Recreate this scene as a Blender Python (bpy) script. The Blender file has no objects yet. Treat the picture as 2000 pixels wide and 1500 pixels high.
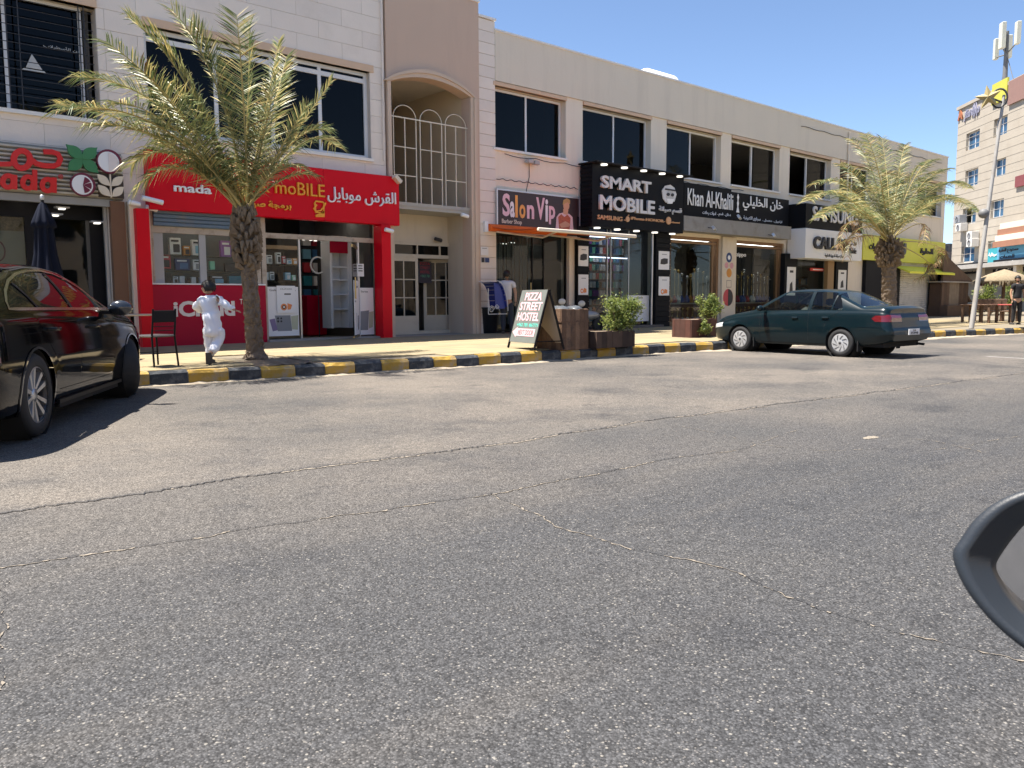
import bpy, bmesh, math, random
from mathutils import Vector, Matrix
R = math.radians
rnd = random.Random(7)
sc = bpy.context.scene
COL = sc.collection

# ------------------------------------------------------------------ camera, world, sun, exposure
FPX, AZ, PITCH, ROLL = 1600.0, R(48.4), R(5.85), 0.005
CAM = Vector((0, 0, 1.2))
_fh = Vector((math.cos(AZ), math.sin(AZ), 0)); _r = Vector((math.sin(AZ), -math.cos(AZ), 0)); _z = Vector((0, 0, 1))
_fw = _fh*math.cos(PITCH) - _z*math.sin(PITCH); _u = _fh*math.sin(PITCH) + _z*math.cos(PITCH)
_rr = _r*math.cos(ROLL) - _u*math.sin(ROLL); _uu = _u*math.cos(ROLL) + _r*math.sin(ROLL)
cd = bpy.data.cameras.new('camera'); cam = bpy.data.objects.new('camera', cd); COL.objects.link(cam)
cam.matrix_world = Matrix(((_rr.x, _uu.x, -_fw.x, CAM.x), (_rr.y, _uu.y, -_fw.y, CAM.y), (_rr.z, _uu.z, -_fw.z, CAM.z), (0, 0, 0, 1)))
cd.sensor_width = 36; cd.lens = 36*FPX/2000; cd.clip_start = 0.05; cd.clip_end = 3000
cd.dof.use_dof = True; cd.dof.focus_distance = 14; cd.dof.aperture_fstop = 18
sc.camera = cam
SUN = Vector((-0.33, 0.23, 1.0)).normalized()
w = bpy.data.worlds.new('World'); sc.world = w; w.use_nodes = True
nt = w.node_tree; sky = nt.nodes.new('ShaderNodeTexSky'); sky.sky_type = 'NISHITA'; sky.sun_disc = False
sky.sun_elevation = math.asin(SUN.z); sky.sun_rotation = math.atan2(SUN.x, SUN.y)
sky.air_density = 0.7; sky.dust_density = 0.3; sky.ozone_density = 2.4; sky.altitude = 0
nt.links.new(sky.outputs[0], nt.nodes['Background'].inputs[0]); nt.nodes['Background'].inputs[1].default_value = 0.068
sl = bpy.data.lights.new('sun', 'SUN'); so = bpy.data.objects.new('sun', sl); COL.objects.link(so)
sl.energy = 3.9; sl.angle = R(0.55); sl.color = (1.0, 0.93, 0.84)
so.rotation_euler = SUN.to_track_quat('Z', 'Y').to_euler(); so.location = (0, 0, 60)
vs = sc.view_settings; vs.view_transform = 'Standard'; vs.look = 'None'; vs.exposure = 1.75; vs.gamma = 1; vs.use_curve_mapping = False
sc.render.engine = 'CYCLES'
cy = sc.cycles; cy.max_bounces = 8; cy.diffuse_bounces = 4; cy.glossy_bounces = 4; cy.transparent_max_bounces = 16
cy.use_denoising = True; cy.caustics_reflective = False; cy.caustics_refractive = False; cy.sample_clamp_indirect = 6

# ------------------------------------------------------------------ measuring: where a line of sight meets a vertical plane or a level
def ray(px, py): return _fw + _rr*((px-1000)/FPX) - _uu*((py-750)/FPX)
def P(px, py, Y=17.5):
    d = ray(px, py); p = CAM + d*(Y/d.y); return p.x, p.z
def G(px, py, z=0.0):
    d = ray(px, py); return CAM + d*((z-1.2)/d.z)
class Frame:                                   # a vertical plane at an angle to the street: u along it, v behind it, z up
    def __init__(s, O, ang):
        s.O = Vector((O[0], O[1], 0)); s.ang = ang; s.U = Vector((math.cos(ang), math.sin(ang), 0)); s.N = Vector((-math.sin(ang), math.cos(ang), 0))
    def at(s, px, py, v=0.0):
        d = ray(px, py); t = ((s.O + s.N*v - CAM).dot(s.N))/d.dot(s.N); p = CAM + d*t
        return (p-s.O).dot(s.U), p.z

# ------------------------------------------------------------------ materials
MATS = {}
def mat(name, col, rough=.6, metal=0., var=.12, vs=2.5, bump=0., bs=40., spec=.5, coat=0., emit=None, es=1., stain=None, sscale=1.2, samt=.5, trans=None):
    if name in MATS: return MATS[name]
    m = bpy.data.materials.new(name); m.use_nodes = True; MATS[name] = m
    n = m.node_tree.nodes; L = m.node_tree.links; b = n['Principled BSDF']
    b.inputs['Roughness'].default_value = rough; b.inputs['Metallic'].default_value = metal
    b.inputs['Specular IOR Level'].default_value = spec; b.inputs['Coat Weight'].default_value = coat; b.inputs['Coat Roughness'].default_value = .03
    tc = n.new('ShaderNodeTexCoord')
    nz = n.new('ShaderNodeTexNoise'); nz.inputs['Scale'].default_value = vs; nz.inputs['Detail'].default_value = 6; L.new(tc.outputs['Object'], nz.inputs['Vector'])
    mx = n.new('ShaderNodeMix'); mx.data_type = 'RGBA'
    c = col; mx.inputs[6].default_value = (c[0]*(1-var), c[1]*(1-var), c[2]*(1-var), 1); mx.inputs[7].default_value = (min(1, c[0]*(1+var)), min(1, c[1]*(1+var)), min(1, c[2]*(1+var)), 1)
    L.new(nz.outputs['Fac'], mx.inputs[0]); out = mx.outputs[2]
    if stain:
        n2 = n.new('ShaderNodeTexNoise'); n2.inputs['Scale'].default_value = sscale; n2.inputs['Detail'].default_value = 9; n2.inputs['Roughness'].default_value = .68
        if 'plaster' in name:      # rain streaks run down the wall
            mpg = n.new('ShaderNodeMapping'); mpg.inputs['Scale'].default_value = (2.6, 2.6, .35); L.new(tc.outputs['Object'], mpg.inputs[0]); L.new(mpg.outputs[0], n2.inputs['Vector'])
        else: L.new(tc.outputs['Object'], n2.inputs['Vector'])
        rp = n.new('ShaderNodeMapRange'); rp.inputs[1].default_value = .5; rp.inputs[2].default_value = .68; rp.inputs[4].default_value = samt; L.new(n2.outputs['Fac'], rp.inputs[0])
        m2 = n.new('ShaderNodeMix'); m2.data_type = 'RGBA'; m2.inputs[7].default_value = (*stain, 1); L.new(rp.outputs[0], m2.inputs[0]); L.new(out, m2.inputs[6]); out = m2.outputs[2]
    L.new(out, b.inputs['Base Color'])
    if bump:
        n3 = n.new('ShaderNodeTexNoise'); n3.inputs['Scale'].default_value = bs; n3.inputs['Detail'].default_value = 5; L.new(tc.outputs['Object'], n3.inputs['Vector'])
        bp = n.new('ShaderNodeBump'); bp.inputs['Strength'].default_value = bump; bp.inputs['Distance'].default_value = .02; L.new(n3.outputs['Fac'], bp.inputs['Height']); L.new(bp.outputs[0], b.inputs['Normal'])
    if emit:
        b.inputs['Emission Color'].default_value = (*emit, 1); b.inputs['Emission Strength'].default_value = es
    return m
def glass(name, tint=(.9, .95, .95), refl=1.0, dark=0.0, ior=1.5):
    if name in MATS: return MATS[name]
    m = bpy.data.materials.new(name); m.use_nodes = True; MATS[name] = m
    n = m.node_tree.nodes; L = m.node_tree.links; n.remove(n['Principled BSDF']); o = n['Material Output']
    t = n.new('ShaderNodeBsdfTransparent'); t.inputs[0].default_value = (*tint, 1)
    g = n.new('ShaderNodeBsdfGlossy'); g.inputs['Roughness'].default_value = .015; g.inputs[0].default_value = (refl, refl, refl, 1)
    f = n.new('ShaderNodeFresnel'); f.inputs[0].default_value = ior
    gm = n.new('ShaderNodeNewGeometry'); sb = n.new('ShaderNodeMath'); sb.operation = 'SUBTRACT'; sb.inputs[0].default_value = 1; L.new(gm.outputs['Backfacing'], sb.inputs[1])
    ml = n.new('ShaderNodeMath'); ml.operation = 'MULTIPLY'; L.new(f.outputs[0], ml.inputs[0]); L.new(sb.outputs[0], ml.inputs[1])      # only the outer face of a pane mirrors
    mx = n.new('ShaderNodeMixShader'); L.new(ml.outputs[0], mx.inputs[0]); L.new(t.outputs[0], mx.inputs[1]); L.new(g.outputs[0], mx.inputs[2])
    L.new(mx.outputs[0], o.inputs[0]); return m

# ------------------------------------------------------------------ meshes
class MB:
    def __init__(s): s.v = []; s.f = []; s.m = []; s.mi = 0; s.sm = []
    def add(s, vs, fs, smooth=False):
        k = len(s.v); s.v += [tuple(v) for v in vs]
        for f in fs: s.f.append(tuple(i+k for i in f)); s.m.append(s.mi); s.sm.append(smooth)
        return s
    def box(s, x0, x1, y0, y1, z0, z1):
        if x0 > x1: x0, x1 = x1, x0
        if y0 > y1: y0, y1 = y1, y0
        if z0 > z1: z0, z1 = z1, z0
        return s.add([(x0,y0,z0),(x1,y0,z0),(x1,y1,z0),(x0,y1,z0),(x0,y0,z1),(x1,y0,z1),(x1,y1,z1),(x0,y1,z1)], [(0,3,2,1),(4,5,6,7),(0,1,5,4),(1,2,6,5),(2,3,7,6),(3,0,4,7)])
    def bbox(s, x0, x1, y0, y1, z0, z1, b=.01):      # box with bevelled long edges
        if x0 > x1: x0, x1 = x1, x0
        if y0 > y1: y0, y1 = y1, y0
        if z0 > z1: z0, z1 = z1, z0
        b = min(b, (x1-x0)/2.1, (y1-y0)/2.1, (z1-z0)/2.1)
        vs = []
        for (a0, a1, b0, b1, zz) in ((x0+b, x1-b, y0+b, y1-b, z0), (x0, x1, y0, y1, z0+b), (x0, x1, y0, y1, z1-b), (x0+b, x1-b, y0+b, y1-b, z1)):
            vs += [(a0,b0,zz),(a1,b0,zz),(a1,b1,zz),(a0,b1,zz)]
        fs = [(0,3,2,1),(12,13,14,15)]
        for k in range(3):
            for i in range(4): j = (i+1) % 4; fs.append((4*k+i, 4*k+j, 4*k+4+j, 4*k+4+i))
        return s.add(vs, fs)
    def tube(s, pts, r, n=8, caps=True, smooth=True):
        pts = [Vector(p) for p in pts]; rs = r if isinstance(r, (list, tuple)) else [r]*len(pts)
        vs = []; up = None
        for i, p in enumerate(pts):
            d = (pts[min(i+1, len(pts)-1)] - pts[max(i-1, 0)]).normalized()
            if up is None: up = Vector((0, 0, 1)) if abs(d.z) < .9 else Vector((1, 0, 0))
            a = d.cross(up).normalized(); b = a.cross(d).normalized(); up = b
            for k in range(n):
                t = 2*math.pi*k/n; vs.append(p + a*math.cos(t)*rs[i] + b*math.sin(t)*rs[i])
        fs = [(i*n+k, i*n+(k+1) % n, (i+1)*n+(k+1) % n, (i+1)*n+k) for i in range(len(pts)-1) for k in range(n)]
        s.add(vs, fs, smooth)
        if caps: s.add(vs[:n], [tuple(range(n))]); s.add(vs[-n:], [tuple(reversed(range(n)))])
        return s
    def lathe(s, prof, n=24, M=None, smooth=True, a0=0, a1=2*math.pi, ax='z'):
        vs = []; closed = abs(a1-a0-2*math.pi) < 1e-6; cnt = n if closed else n+1
        for k in range(cnt):
            t = a0+(a1-a0)*k/n
            for r, z in prof:
                v = Vector((r*math.cos(t), r*math.sin(t), z)) if ax == 'z' else Vector((r*math.cos(t), z, r*math.sin(t)))
                vs.append(M @ v if M else v)
        m = len(prof); fs = [(k*m+i, ((k+1) % cnt)*m+i, ((k+1) % cnt)*m+i+1, k*m+i+1) for k in range(n) for i in range(m-1)]
        return s.add(vs, fs, smooth)
    def prism(s, poly, a, b, ax='y', M=None):    # polygon in the plane across ax, from a to b along ax
        def p3(p, t):
            v = {'y': (p[0], t, p[1]), 'z': (p[0], p[1], t), 'x': (t, p[0], p[1])}[ax]; v = Vector(v); return M @ v if M else v
        n = len(poly); vs = [p3(p, a) for p in poly] + [p3(p, b) for p in poly]
        return s.add(vs, [tuple(range(n)), tuple(reversed(range(n, 2*n)))] + [(i, i+n, (i+1) % n+n, (i+1) % n) for i in range(n)])
    def quad(s, *p): return s.add(p, [tuple(range(len(p)))])
    def ball(s, c, r, n=12, m=8, sq=(1, 1, 1)):
        vs = [(c[0]+r*sq[0]*math.sin(math.pi*j/m)*math.cos(2*math.pi*i/n), c[1]+r*sq[1]*math.sin(math.pi*j/m)*math.sin(2*math.pi*i/n), c[2]+r*sq[2]*math.cos(math.pi*j/m)) for j in range(m+1) for i in range(n)]
        return s.add(vs, [(j*n+i, (j+1)*n+i, (j+1)*n+(i+1) % n, j*n+(i+1) % n) for j in range(m) for i in range(n)], True)
    def mesh(s, name, mats, fix=False):
        me = bpy.data.meshes.new(name); me.from_pydata(s.v, [], s.f)
        for m in (mats if isinstance(mats, (list, tuple)) else [mats]): me.materials.append(m)
        me.polygons.foreach_set('material_index', s.m); me.polygons.foreach_set('use_smooth', s.sm)
        if fix:
            bm = bmesh.new(); bm.from_mesh(me); bmesh.ops.remove_doubles(bm, verts=bm.verts, dist=1e-5); bmesh.ops.recalc_face_normals(bm, faces=bm.faces); bm.to_mesh(me); bm.free()
        me.update(); return me
WM = {}                                          # world matrices of what has been placed
def link(o, parent=None, M=None):
    """Put o under parent; M is its matrix in the parent's frame. M None: the mesh is written in world coordinates."""
    COL.objects.link(o)
    if parent is not None:
        o.parent = parent
        if M is None: o.matrix_parent_inverse = WM[parent.name].inverted(); WM[o.name] = Matrix.Identity(4)
        else: o.matrix_basis = M; WM[o.name] = WM[parent.name] @ M
    else:
        if M is not None: o.matrix_basis = M
        WM[o.name] = M.copy() if M is not None else Matrix.Identity(4)
    return o
def tag(o, label=None, cat=None, group=None, kind=None):
    if label: o['label'] = label
    if cat: o['category'] = cat
    if group: o['group'] = group
    if kind: o['kind'] = kind
    return o
def obj(name, mb, mats, parent=None, M=None, fix=False, **k):
    me = mb if isinstance(mb, bpy.types.Mesh) else mb.mesh(name, mats, fix)
    return tag(link(bpy.data.objects.new(name, me), parent, M), **k)
I4 = Matrix.Identity(4)
def lobj(name, mb, mats, parent, **k): return obj(name, mb, mats, parent, I4, **k)   # mesh written in the parent's own frame
def thing(name, label, cat, loc=(0, 0, 0), rz=0., group=None, M=None):
    o = bpy.data.objects.new(name, None); o.empty_display_size = .1
    return tag(link(o, None, M if M is not None else Matrix.Translation(loc) @ Matrix.Rotation(rz, 4, 'Z')), label, cat, group)
def tree_copy(o, parent=None, M=None, label=None, **k):
    c = o.copy(); COL.objects.link(c)
    if parent is not None: c.parent = parent
    if M is not None: c.matrix_basis = M; WM[c.name] = M.copy()
    for ch in list(o.children): tree_copy(ch, c)
    return tag(c, label, **k)

# ------------------------------------------------------------------ lettering
AR = {'ا': (0xfe8d,0), 'أ': (0xfe83,0), 'إ': (0xfe87,0), 'آ': (0xfe81,0), 'ب': (0xfe8f,1), 'ة': (0xfe93,0), 'ت': (0xfe95,1), 'ث': (0xfe99,1), 'ج': (0xfe9d,1), 'ح': (0xfea1,1), 'خ': (0xfea5,1), 'د': (0xfea9,0), 'ذ': (0xfeab,0), 'ر': (0xfead,0), 'ز': (0xfeaf,0), 'س': (0xfeb1,1), 'ش': (0xfeb5,1), 'ص': (0xfeb9,1), 'ض': (0xfebd,1), 'ط': (0xfec1,1), 'ع': (0xfec9,1), 'غ': (0xfecd,1), 'ف': (0xfed1,1), 'ق': (0xfed5,1), 'ك': (0xfed9,1), 'ل': (0xfedd,1), 'م': (0xfee1,1), 'ن': (0xfee5,1), 'ه': (0xfee9,1), 'و': (0xfeed,0), 'ي': (0xfef1,1)}
def arabic(t):
    t = t.replace('لا', 'ﻻ'); out = []
    for i, ch in enumerate(t):
        prev = i > 0 and t[i-1] in AR and AR[t[i-1]][1] == 1
        if ch == 'ﻻ': out.append(chr(0xfefc if prev else 0xfefb)); continue
        if ch not in AR: out.append(ch); continue
        b, dual = AR[ch]; nxt = i+1 < len(t) and (t[i+1] in AR or t[i+1] == 'ﻻ') and dual
        out.append(chr(b + (3 if prev and nxt else 1 if prev else 2 if nxt else 0)))
    return ''.join(reversed(out))
def text_mesh(name, s, x0, x1, z0, z1, depth, m, bold=0., shear=0., keep=False):
    cu = bpy.data.curves.new(name, 'FONT'); cu.body = s; cu.offset = bold; cu.shear = shear; cu.extrude = .05; cu.resolution_u = 3
    o = bpy.data.objects.new(name, cu); COL.objects.link(o); bpy.context.view_layer.update()
    me = bpy.data.meshes.new_from_object(o.evaluated_get(bpy.context.evaluated_depsgraph_get())); bpy.data.objects.remove(o); bpy.data.curves.remove(cu)
    xs = [v.co.x for v in me.vertices]; ys = [v.co.y for v in me.vertices]
    if not xs: return me
    ax, bx, ay, by = min(xs), max(xs), min(ys), max(ys); sx = (x1-x0)/(bx-ax); sz = (z1-z0)/(by-ay)
    if keep: sx = sz = min(sx, sz)
    for v in me.vertices:
        X, Yy, Zz = v.co; v.co = (x0+(X-ax)*sx, -Zz/.05*depth/2, z0+(Yy-ay)*sz)
    me.materials.clear(); me.materials.append(m); me.name = name; return me
def text(s, px0, py0, px1, py1, Y, m, parent, name='lettering', depth=.02, bold=0., shear=0., ar=False, slope=True, **k):
    """Writing on the street-parallel plane Y: (px0,py0) top left as read, (px1,py1) bottom right of the string."""
    x0, za = P(px0, py0, Y); x1, zb = P(px1, py1, Y)
    me = text_mesh(name, arabic(s) if ar else s, x0, x1, zb, za, depth, m, bold, shear)
    for v in me.vertices: v.co.y += Y - depth/2
    return obj(name, me, None, parent, **k)

def leafmat(name, col, rough=.5, var=.3, vs=6, tr=.45):
    """leaf: part of the light passes through"""
    m = mat(name, col, rough, 0, var, vs); n = m.node_tree.nodes; L = m.node_tree.links; b = n['Principled BSDF']; src = b.inputs['Base Color'].links[0].from_socket
    t = n.new('ShaderNodeBsdfTranslucent'); L.new(src, t.inputs[0]); x = n.new('ShaderNodeMixShader'); x.inputs[0].default_value = tr; L.new(b.outputs[0], x.inputs[1]); L.new(t.outputs[0], x.inputs[2]); L.new(x.outputs[0], n['Material Output'].inputs[0]); return m
# ------------------------------------------------------------------ road
def asphalt():
    m = bpy.data.materials.new('asphalt'); m.use_nodes = True; n = m.node_tree.nodes; L = m.node_tree.links; b = n['Principled BSDF']
    def N(t, **k):
        x = n.new(t)
        for a, v in k.items(): setattr(x, a, v)
        return x
    tc = N('ShaderNodeTexCoord'); co = tc.outputs['Object']
    def noise(s, d=5, r=.6, vec=co):
        x = N('ShaderNodeTexNoise'); x.inputs['Scale'].default_value = s; x.inputs['Detail'].default_value = d; x.inputs['Roughness'].default_value = r; L.new(vec, x.inputs['Vector']); return x.outputs['Fac']
    def rng(v, a, bb, c=0., d=1.):
        x = N('ShaderNodeMapRange'); x.inputs[1].default_value = a; x.inputs[2].default_value = bb; x.inputs[3].default_value = c; x.inputs[4].default_value = d; L.new(v, x.inputs[0]); return x.outputs[0]
    def mix(f, a, bb, bt='MIX'):
        x = N('ShaderNodeMix', data_type='RGBA', blend_type=bt)
        if isinstance(f, float): x.inputs[0].default_value = f
        else: L.new(f, x.inputs[0])
        for i, c in ((6, a), (7, bb)):
            if isinstance(c, tuple): x.inputs[i].default_value = (*c, 1)
            else: L.new(c, x.inputs[i])
        return x.outputs[2]
    def math_(op, a, bb):
        x = N('ShaderNodeMath', operation=op)
        for i, c in ((0, a), (1, bb)):
            if isinstance(c, (int, float)): x.inputs[i].default_value = c
            else: L.new(c, x.inputs[i])
        return x.outputs[0]
    sp = N('ShaderNodeSeparateXYZ'); L.new(co, sp.inputs[0])
    # the strip by the kerb is an older, browner, dustier surface: the seam runs y = 5.5 - 0.085 x
    d = math_('ADD', sp.outputs[1], math_('MULTIPLY', sp.outputs[0], .085)); d = math_('ADD', d, rng(noise(.8), 0, 1, -.5, .5))
    strip = rng(d, 5.2, 5.7); strip2 = rng(d, 3.2, 4.6, 0, .5)
    base = mix(math_('MAXIMUM', strip, strip2), (.062, .0635, .067), (.20, .176, .148))
    base = mix(rng(noise(.35, 4), .35, .7), base, (.080, .079, .078))
    base = mix(rng(noise(1.3, 6, .7), .5, .72, 0, .38), base, (.07, .071, .075))
    mp = N('ShaderNodeMapping'); mp.inputs['Scale'].default_value = (.22, 1.6, 1); L.new(co, mp.inputs[0])
    base = mix(rng(noise(1.0, 5, .6, mp.outputs[0]), .5, .75, 0, .35), base, (.15, .135, .115))
    tar = rng(noise(.9, 4, .55), .56, .74, 0, .6); base = mix(tar, base, (.036, .038, .043)); base = mix(rng(noise(2.7, 5, .6), .60, .72, 0, .5), base, (.036, .037, .040))
    mm = rng(noise(16, 4, .7), .25, .75, .78, 1.22); mc = N('ShaderNodeCombineColor'); [L.new(mm, mc.inputs[i]) for i in range(3)]; base = mix(1.0, base, mc.outputs[0], 'MULTIPLY')
    v1 = N('ShaderNodeTexVoronoi'); v1.inputs['Scale'].default_value = 125; L.new(co, v1.inputs['Vector'])
    v2 = N('ShaderNodeTexVoronoi'); v2.inputs['Scale'].default_value = 78; L.new(co, v2.inputs['Vector'])
    c1 = N('ShaderNodeSeparateColor'); L.new(v1.outputs['Color'], c1.inputs[0]); c2 = N('ShaderNodeSeparateColor'); L.new(v2.outputs['Color'], c2.inputs[0])
    g = rng(c1.outputs[0], 0, 1, .48, 1.52); gx = N('ShaderNodeCombineColor'); [L.new(g, gx.inputs[i]) for i in range(3)]
    base = mix(1.0, base, gx.outputs[0], 'MULTIPLY')
    edge = rng(v1.outputs['Distance'], .35, .62, 1, .6); ex = N('ShaderNodeCombineColor'); [L.new(edge, ex.inputs[i]) for i in range(3)]
    base = mix(1.0, base, ex.outputs[0], 'MULTIPLY')
    dens = rng(noise(5, 3), .3, .7, .975, .90)
    fleck = math_('MULTIPLY', math_('GREATER_THAN', c2.outputs[0], dens), rng(v2.outputs['Distance'], .42, .3))
    base = mix(math_('MULTIPLY', fleck, .62), base, (.33, .31, .27))
    f2 = math_('MULTIPLY', math_('GREATER_THAN', c1.outputs[1], .87), rng(v1.outputs['Distance'], .45, .3)); base = mix(math_('MULTIPLY', f2, .5), base, (.27, .25, .225))
    L.new(base, b.inputs['Base Color']); b.inputs['Roughness'].default_value = .8; b.inputs['Specular IOR Level'].default_value = .3
    h = math_('ADD', math_('MULTIPLY', rng(v1.outputs['Distance'], 0, .6, 1, 0), .5), math_('ADD', math_('MULTIPLY', noise(45, 4), .6), math_('MULTIPLY', rng(v2.outputs['Distance'], 0, .6, 1, 0), .5)))
    bp = N('ShaderNodeBump'); bp.inputs['Strength'].default_value = .8; bp.inputs['Distance'].default_value = .006; L.new(h, bp.inputs['Height']); L.new(bp.outputs[0], b.inputs['Normal'])
    return m
ASPH = asphalt()
bm = MB(); bm.quad((-900, -900, 0), (900, -900, 0), (900, 900, 0), (-900, 900, 0))
obj('road', bm, ASPH, kind='structure')
sand = mat('sand', (.33, .28, .21), .95, var=.25, vs=9, bump=.5, bs=60)
crackm = mat('crack_filling', (.23, .20, .16), .95, var=.75, vs=70, bump=.6, bs=80)
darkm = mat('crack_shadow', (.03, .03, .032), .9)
def crack(pts, wd, dark=0, seed=1, gap=.12):
    r = random.Random(seed); P2 = [Vector(p) for p in pts]; fine = []
    for a, b in zip(P2, P2[1:]):
        k = max(2, int((b-a).length/.017)); n = Vector((-(b-a).y, (b-a).x)).normalized()
        for i in range(k): fine.append(a+(b-a)*i/k)
    sm = [0]; [sm.append(sm[-1]*.95+r.uniform(-.009, .009)) for _ in fine]
    m1 = MB(); m2 = MB(); prev = None; on = 1
    for i, p in enumerate(fine[:-1]):
        d = (fine[i+1]-p).normalized(); n = Vector((-d.y, d.x)); c = p+n*(sm[i]+r.uniform(-.35, .35)*wd); q = wd*(.12+1.25*r.random()**1.6)
        if r.random() < gap*.8: on = 1-on if r.random() < .5 else on
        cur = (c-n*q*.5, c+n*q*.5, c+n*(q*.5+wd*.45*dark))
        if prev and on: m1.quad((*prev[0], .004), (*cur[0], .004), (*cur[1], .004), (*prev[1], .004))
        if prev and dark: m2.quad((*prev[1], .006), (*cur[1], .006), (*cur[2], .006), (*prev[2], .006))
        prev = cur
    o = obj('road_crack', m1, crackm, kind='structure')
    if dark: obj('crack_edge', m2, darkm, o)  # dark strip painted beside the crack as its shadow
crack([(-1, 5.45), (.85, 5.35), (2.37, 5.33), (3.12, 5.24), (4.53, 5.11), (6.22, 5.12), (7.75, 4.95), (10.27, 4.71), (14.62, 4.27), (22, 3.6)], .034, 1.3, 1, .08)
crack([(-.6, 4.3), (.65, 4.21), (1.81, 4.1), (3.22, 3.83), (4.05, 3.77), (4.86, 3.75), (5.61, 3.62), (5.97, 3.66)], .017, 1.1, 2, .2)
crack([(3.22, 3.83), (3.08, 3.3), (2.95, 2.93), (2.96, 2.65), (2.97, 2.44), (3.05, 2.23), (3.05, 1.98), (2.99, 1.77), (2.93, 1.51), (2.94, 1.22), (2.99, .87), (3.1, .3)], .012, .8, 3, .2)
for k, L_ in enumerate([[(1290, 828), (1400, 845), (1475, 868)], [(1475, 868), (1600, 880), (1850, 878), (2000, 850)], [(1200, 740), (1330, 775), (1450, 797)], [(1690, 800), (1560, 790), (1500, 785)], [(1020, 745), (1180, 752), (1300, 768)], [(1700, 850), (1830, 862), (2000, 900)], [(0, 1350), (15, 1230), (5, 1130)], [(1480, 868), (1560, 840)], [(1350, 700), (1600, 735), (1780, 728)]]):
    crack([tuple(G(*p).xy) for p in L_], .010, .5, 20+k, .4)
# small loose patch of sand in a pothole, paint mark far right
def blob(cx, cy, rx, ry, h, seed, n=18):
    r = random.Random(seed); m = MB(); ring = [(cx+rx*math.cos(2*math.pi*i/n)*r.uniform(.6, 1.15), cy+ry*math.sin(2*math.pi*i/n)*r.uniform(.6, 1.15)) for i in range(n)]
    ins = [(cx+(x-cx)*.5, cy+(y-cy)*.5) for x, y in ring]
    m.add([(x, y, .003) for x, y in ring]+[(x, y, h*r.uniform(.5, 1)) for x, y in ins]+[(cx, cy, h)], [(i, (i+1) % n, n+(i+1) % n, n+i) for i in range(n)]+[(n+i, n+(i+1) % n, 2*n) for i in range(n)], True); return m
g = G(1700, 855); obj('sand_patch', blob(g.x, g.y, .12, .05, .012, 3), crackm, kind='structure')
white_paint = mat('road_paint', (.75, .75, .73), .8, stain=(.2, .2, .2), sscale=5, samt=.6)
a, b = G(1935, 697), G(2060, 704); m_ = MB(); m_.quad((a.x, a.y, .004), (b.x, b.y-.05, .004), (b.x+.06, b.y+.09, .004), (a.x+.06, a.y+.14, .004)); obj('lane_marking', m_, white_paint, kind='structure')

# ------------------------------------------------------------------ kerb and pavement
KL = [(-14, 12.9), (-6, 12.6), (2.5, 12.2), (4.4, 12.05), (5.9, 11.8), (8, 11.66), (10, 11.53), (12, 11.42), (14.5, 11.38), (16, 11.1), (19, 10.85), (22, 10.5), (26, 10.0), (30.4, 9.1), (36, 7.6), (46, 4.6), (60, .5)]
def kerb_y(x):
    for (a, ya), (b, yb) in zip(KL, KL[1:]):
        if a <= x <= b: return ya+(yb-ya)*(x-a)/(b-a)
    return KL[-1][1]
KH = .21
def pav_z(x, y):
    k = kerb_y(x)+.15; return KH-.01 + (.28-KH+.01)*max(0, min(1, (y-k)/(17.3-k)))
yel = mat('kerb_yellow', (.42, .26, .04), .75, var=.2, vs=3, bump=.4, bs=22, stain=(.33, .27, .2), sscale=4.5, samt=.85)
blk = mat('kerb_black', (.028, .034, .042), .7, var=.3, vs=3, bump=.4, bs=22, stain=(.17, .17, .165), sscale=5.5, samt=.6)
conc = mat('concrete', (.36, .34, .31), .9, var=.2, vs=6, bump=.4, bs=30, stain=(.2, .19, .17), samt=.5)
kerb = MB()
for (a, ya), (b, yb) in zip(KL, KL[1:]): kerb.add([(a, ya+.03, 0), (b, yb+.03, 0), (b, yb+.15, 0), (a, ya+.15, 0), (a, ya+.03, KH-.03), (b, yb+.03, KH-.03), (b, yb+.15, KH-.03), (a, ya+.15, KH-.03)], [(0, 1, 5, 4), (4, 5, 6, 7)])
kb = obj('kerb', kerb, conc, kind='structure')
marks = [3.85, 4.38, 4.95, 5.42, 5.95, 6.45, 6.98, 7.47, 8.0, 8.5, 8.98, 9.47, 9.98, 10.47, 10.98, 11.48, 12.0, 12.5, 13.05, 13.6, 14.12, 14.65, 15.1, 15.57, 16.1]
xs_ = marks[:]
while xs_[0] > -4: xs_.insert(0, xs_[0]-.52)
while xs_[-1] < 42: xs_.append(xs_[-1]+.52)
i0 = xs_.index(3.85); rk = random.Random(5)
for i in range(len(xs_)-1):
    xa, xb = xs_[i]+.006, xs_[i+1]-.006; ya, yb = kerb_y(xa), kerb_y(xb); ang = math.atan2(yb-ya, xb-xa); ln = math.hypot(xb-xa, yb-ya)
    j = rk.uniform; top = KH+j(-.012, .008); ch = j(.035, .055)
    prof = [(j(-.01, .01), 0), (j(0, .012), top-ch), (.045+j(-.008, .008), top), (.165, top), (.165, 0)]
    mb = MB(); ns = 5; vs = []
    for k in range(ns+1):
        x = ln*k/ns
        for q, (y, z) in enumerate(prof): vs.append((x, y+(j(-.006, .006) if 0 < k < ns else j(0, .006)), z+(j(-.006, .004) if q in (1, 2, 3) else 0)))
    fs = [(k*5+q, (k+1)*5+q, (k+1)*5+q+1, k*5+q+1) for k in range(ns) for q in range(4)] + [(4, 3, 2, 1, 0), tuple(ns*5+q for q in range(5))]
    mb.add(vs, fs)
    obj('kerb_block', mb, blk if (i-i0) % 2 == 0 else yel, kb, Matrix.Translation((xa, ya, 0)) @ Matrix.Rotation(ang, 4, 'Z'))
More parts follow.
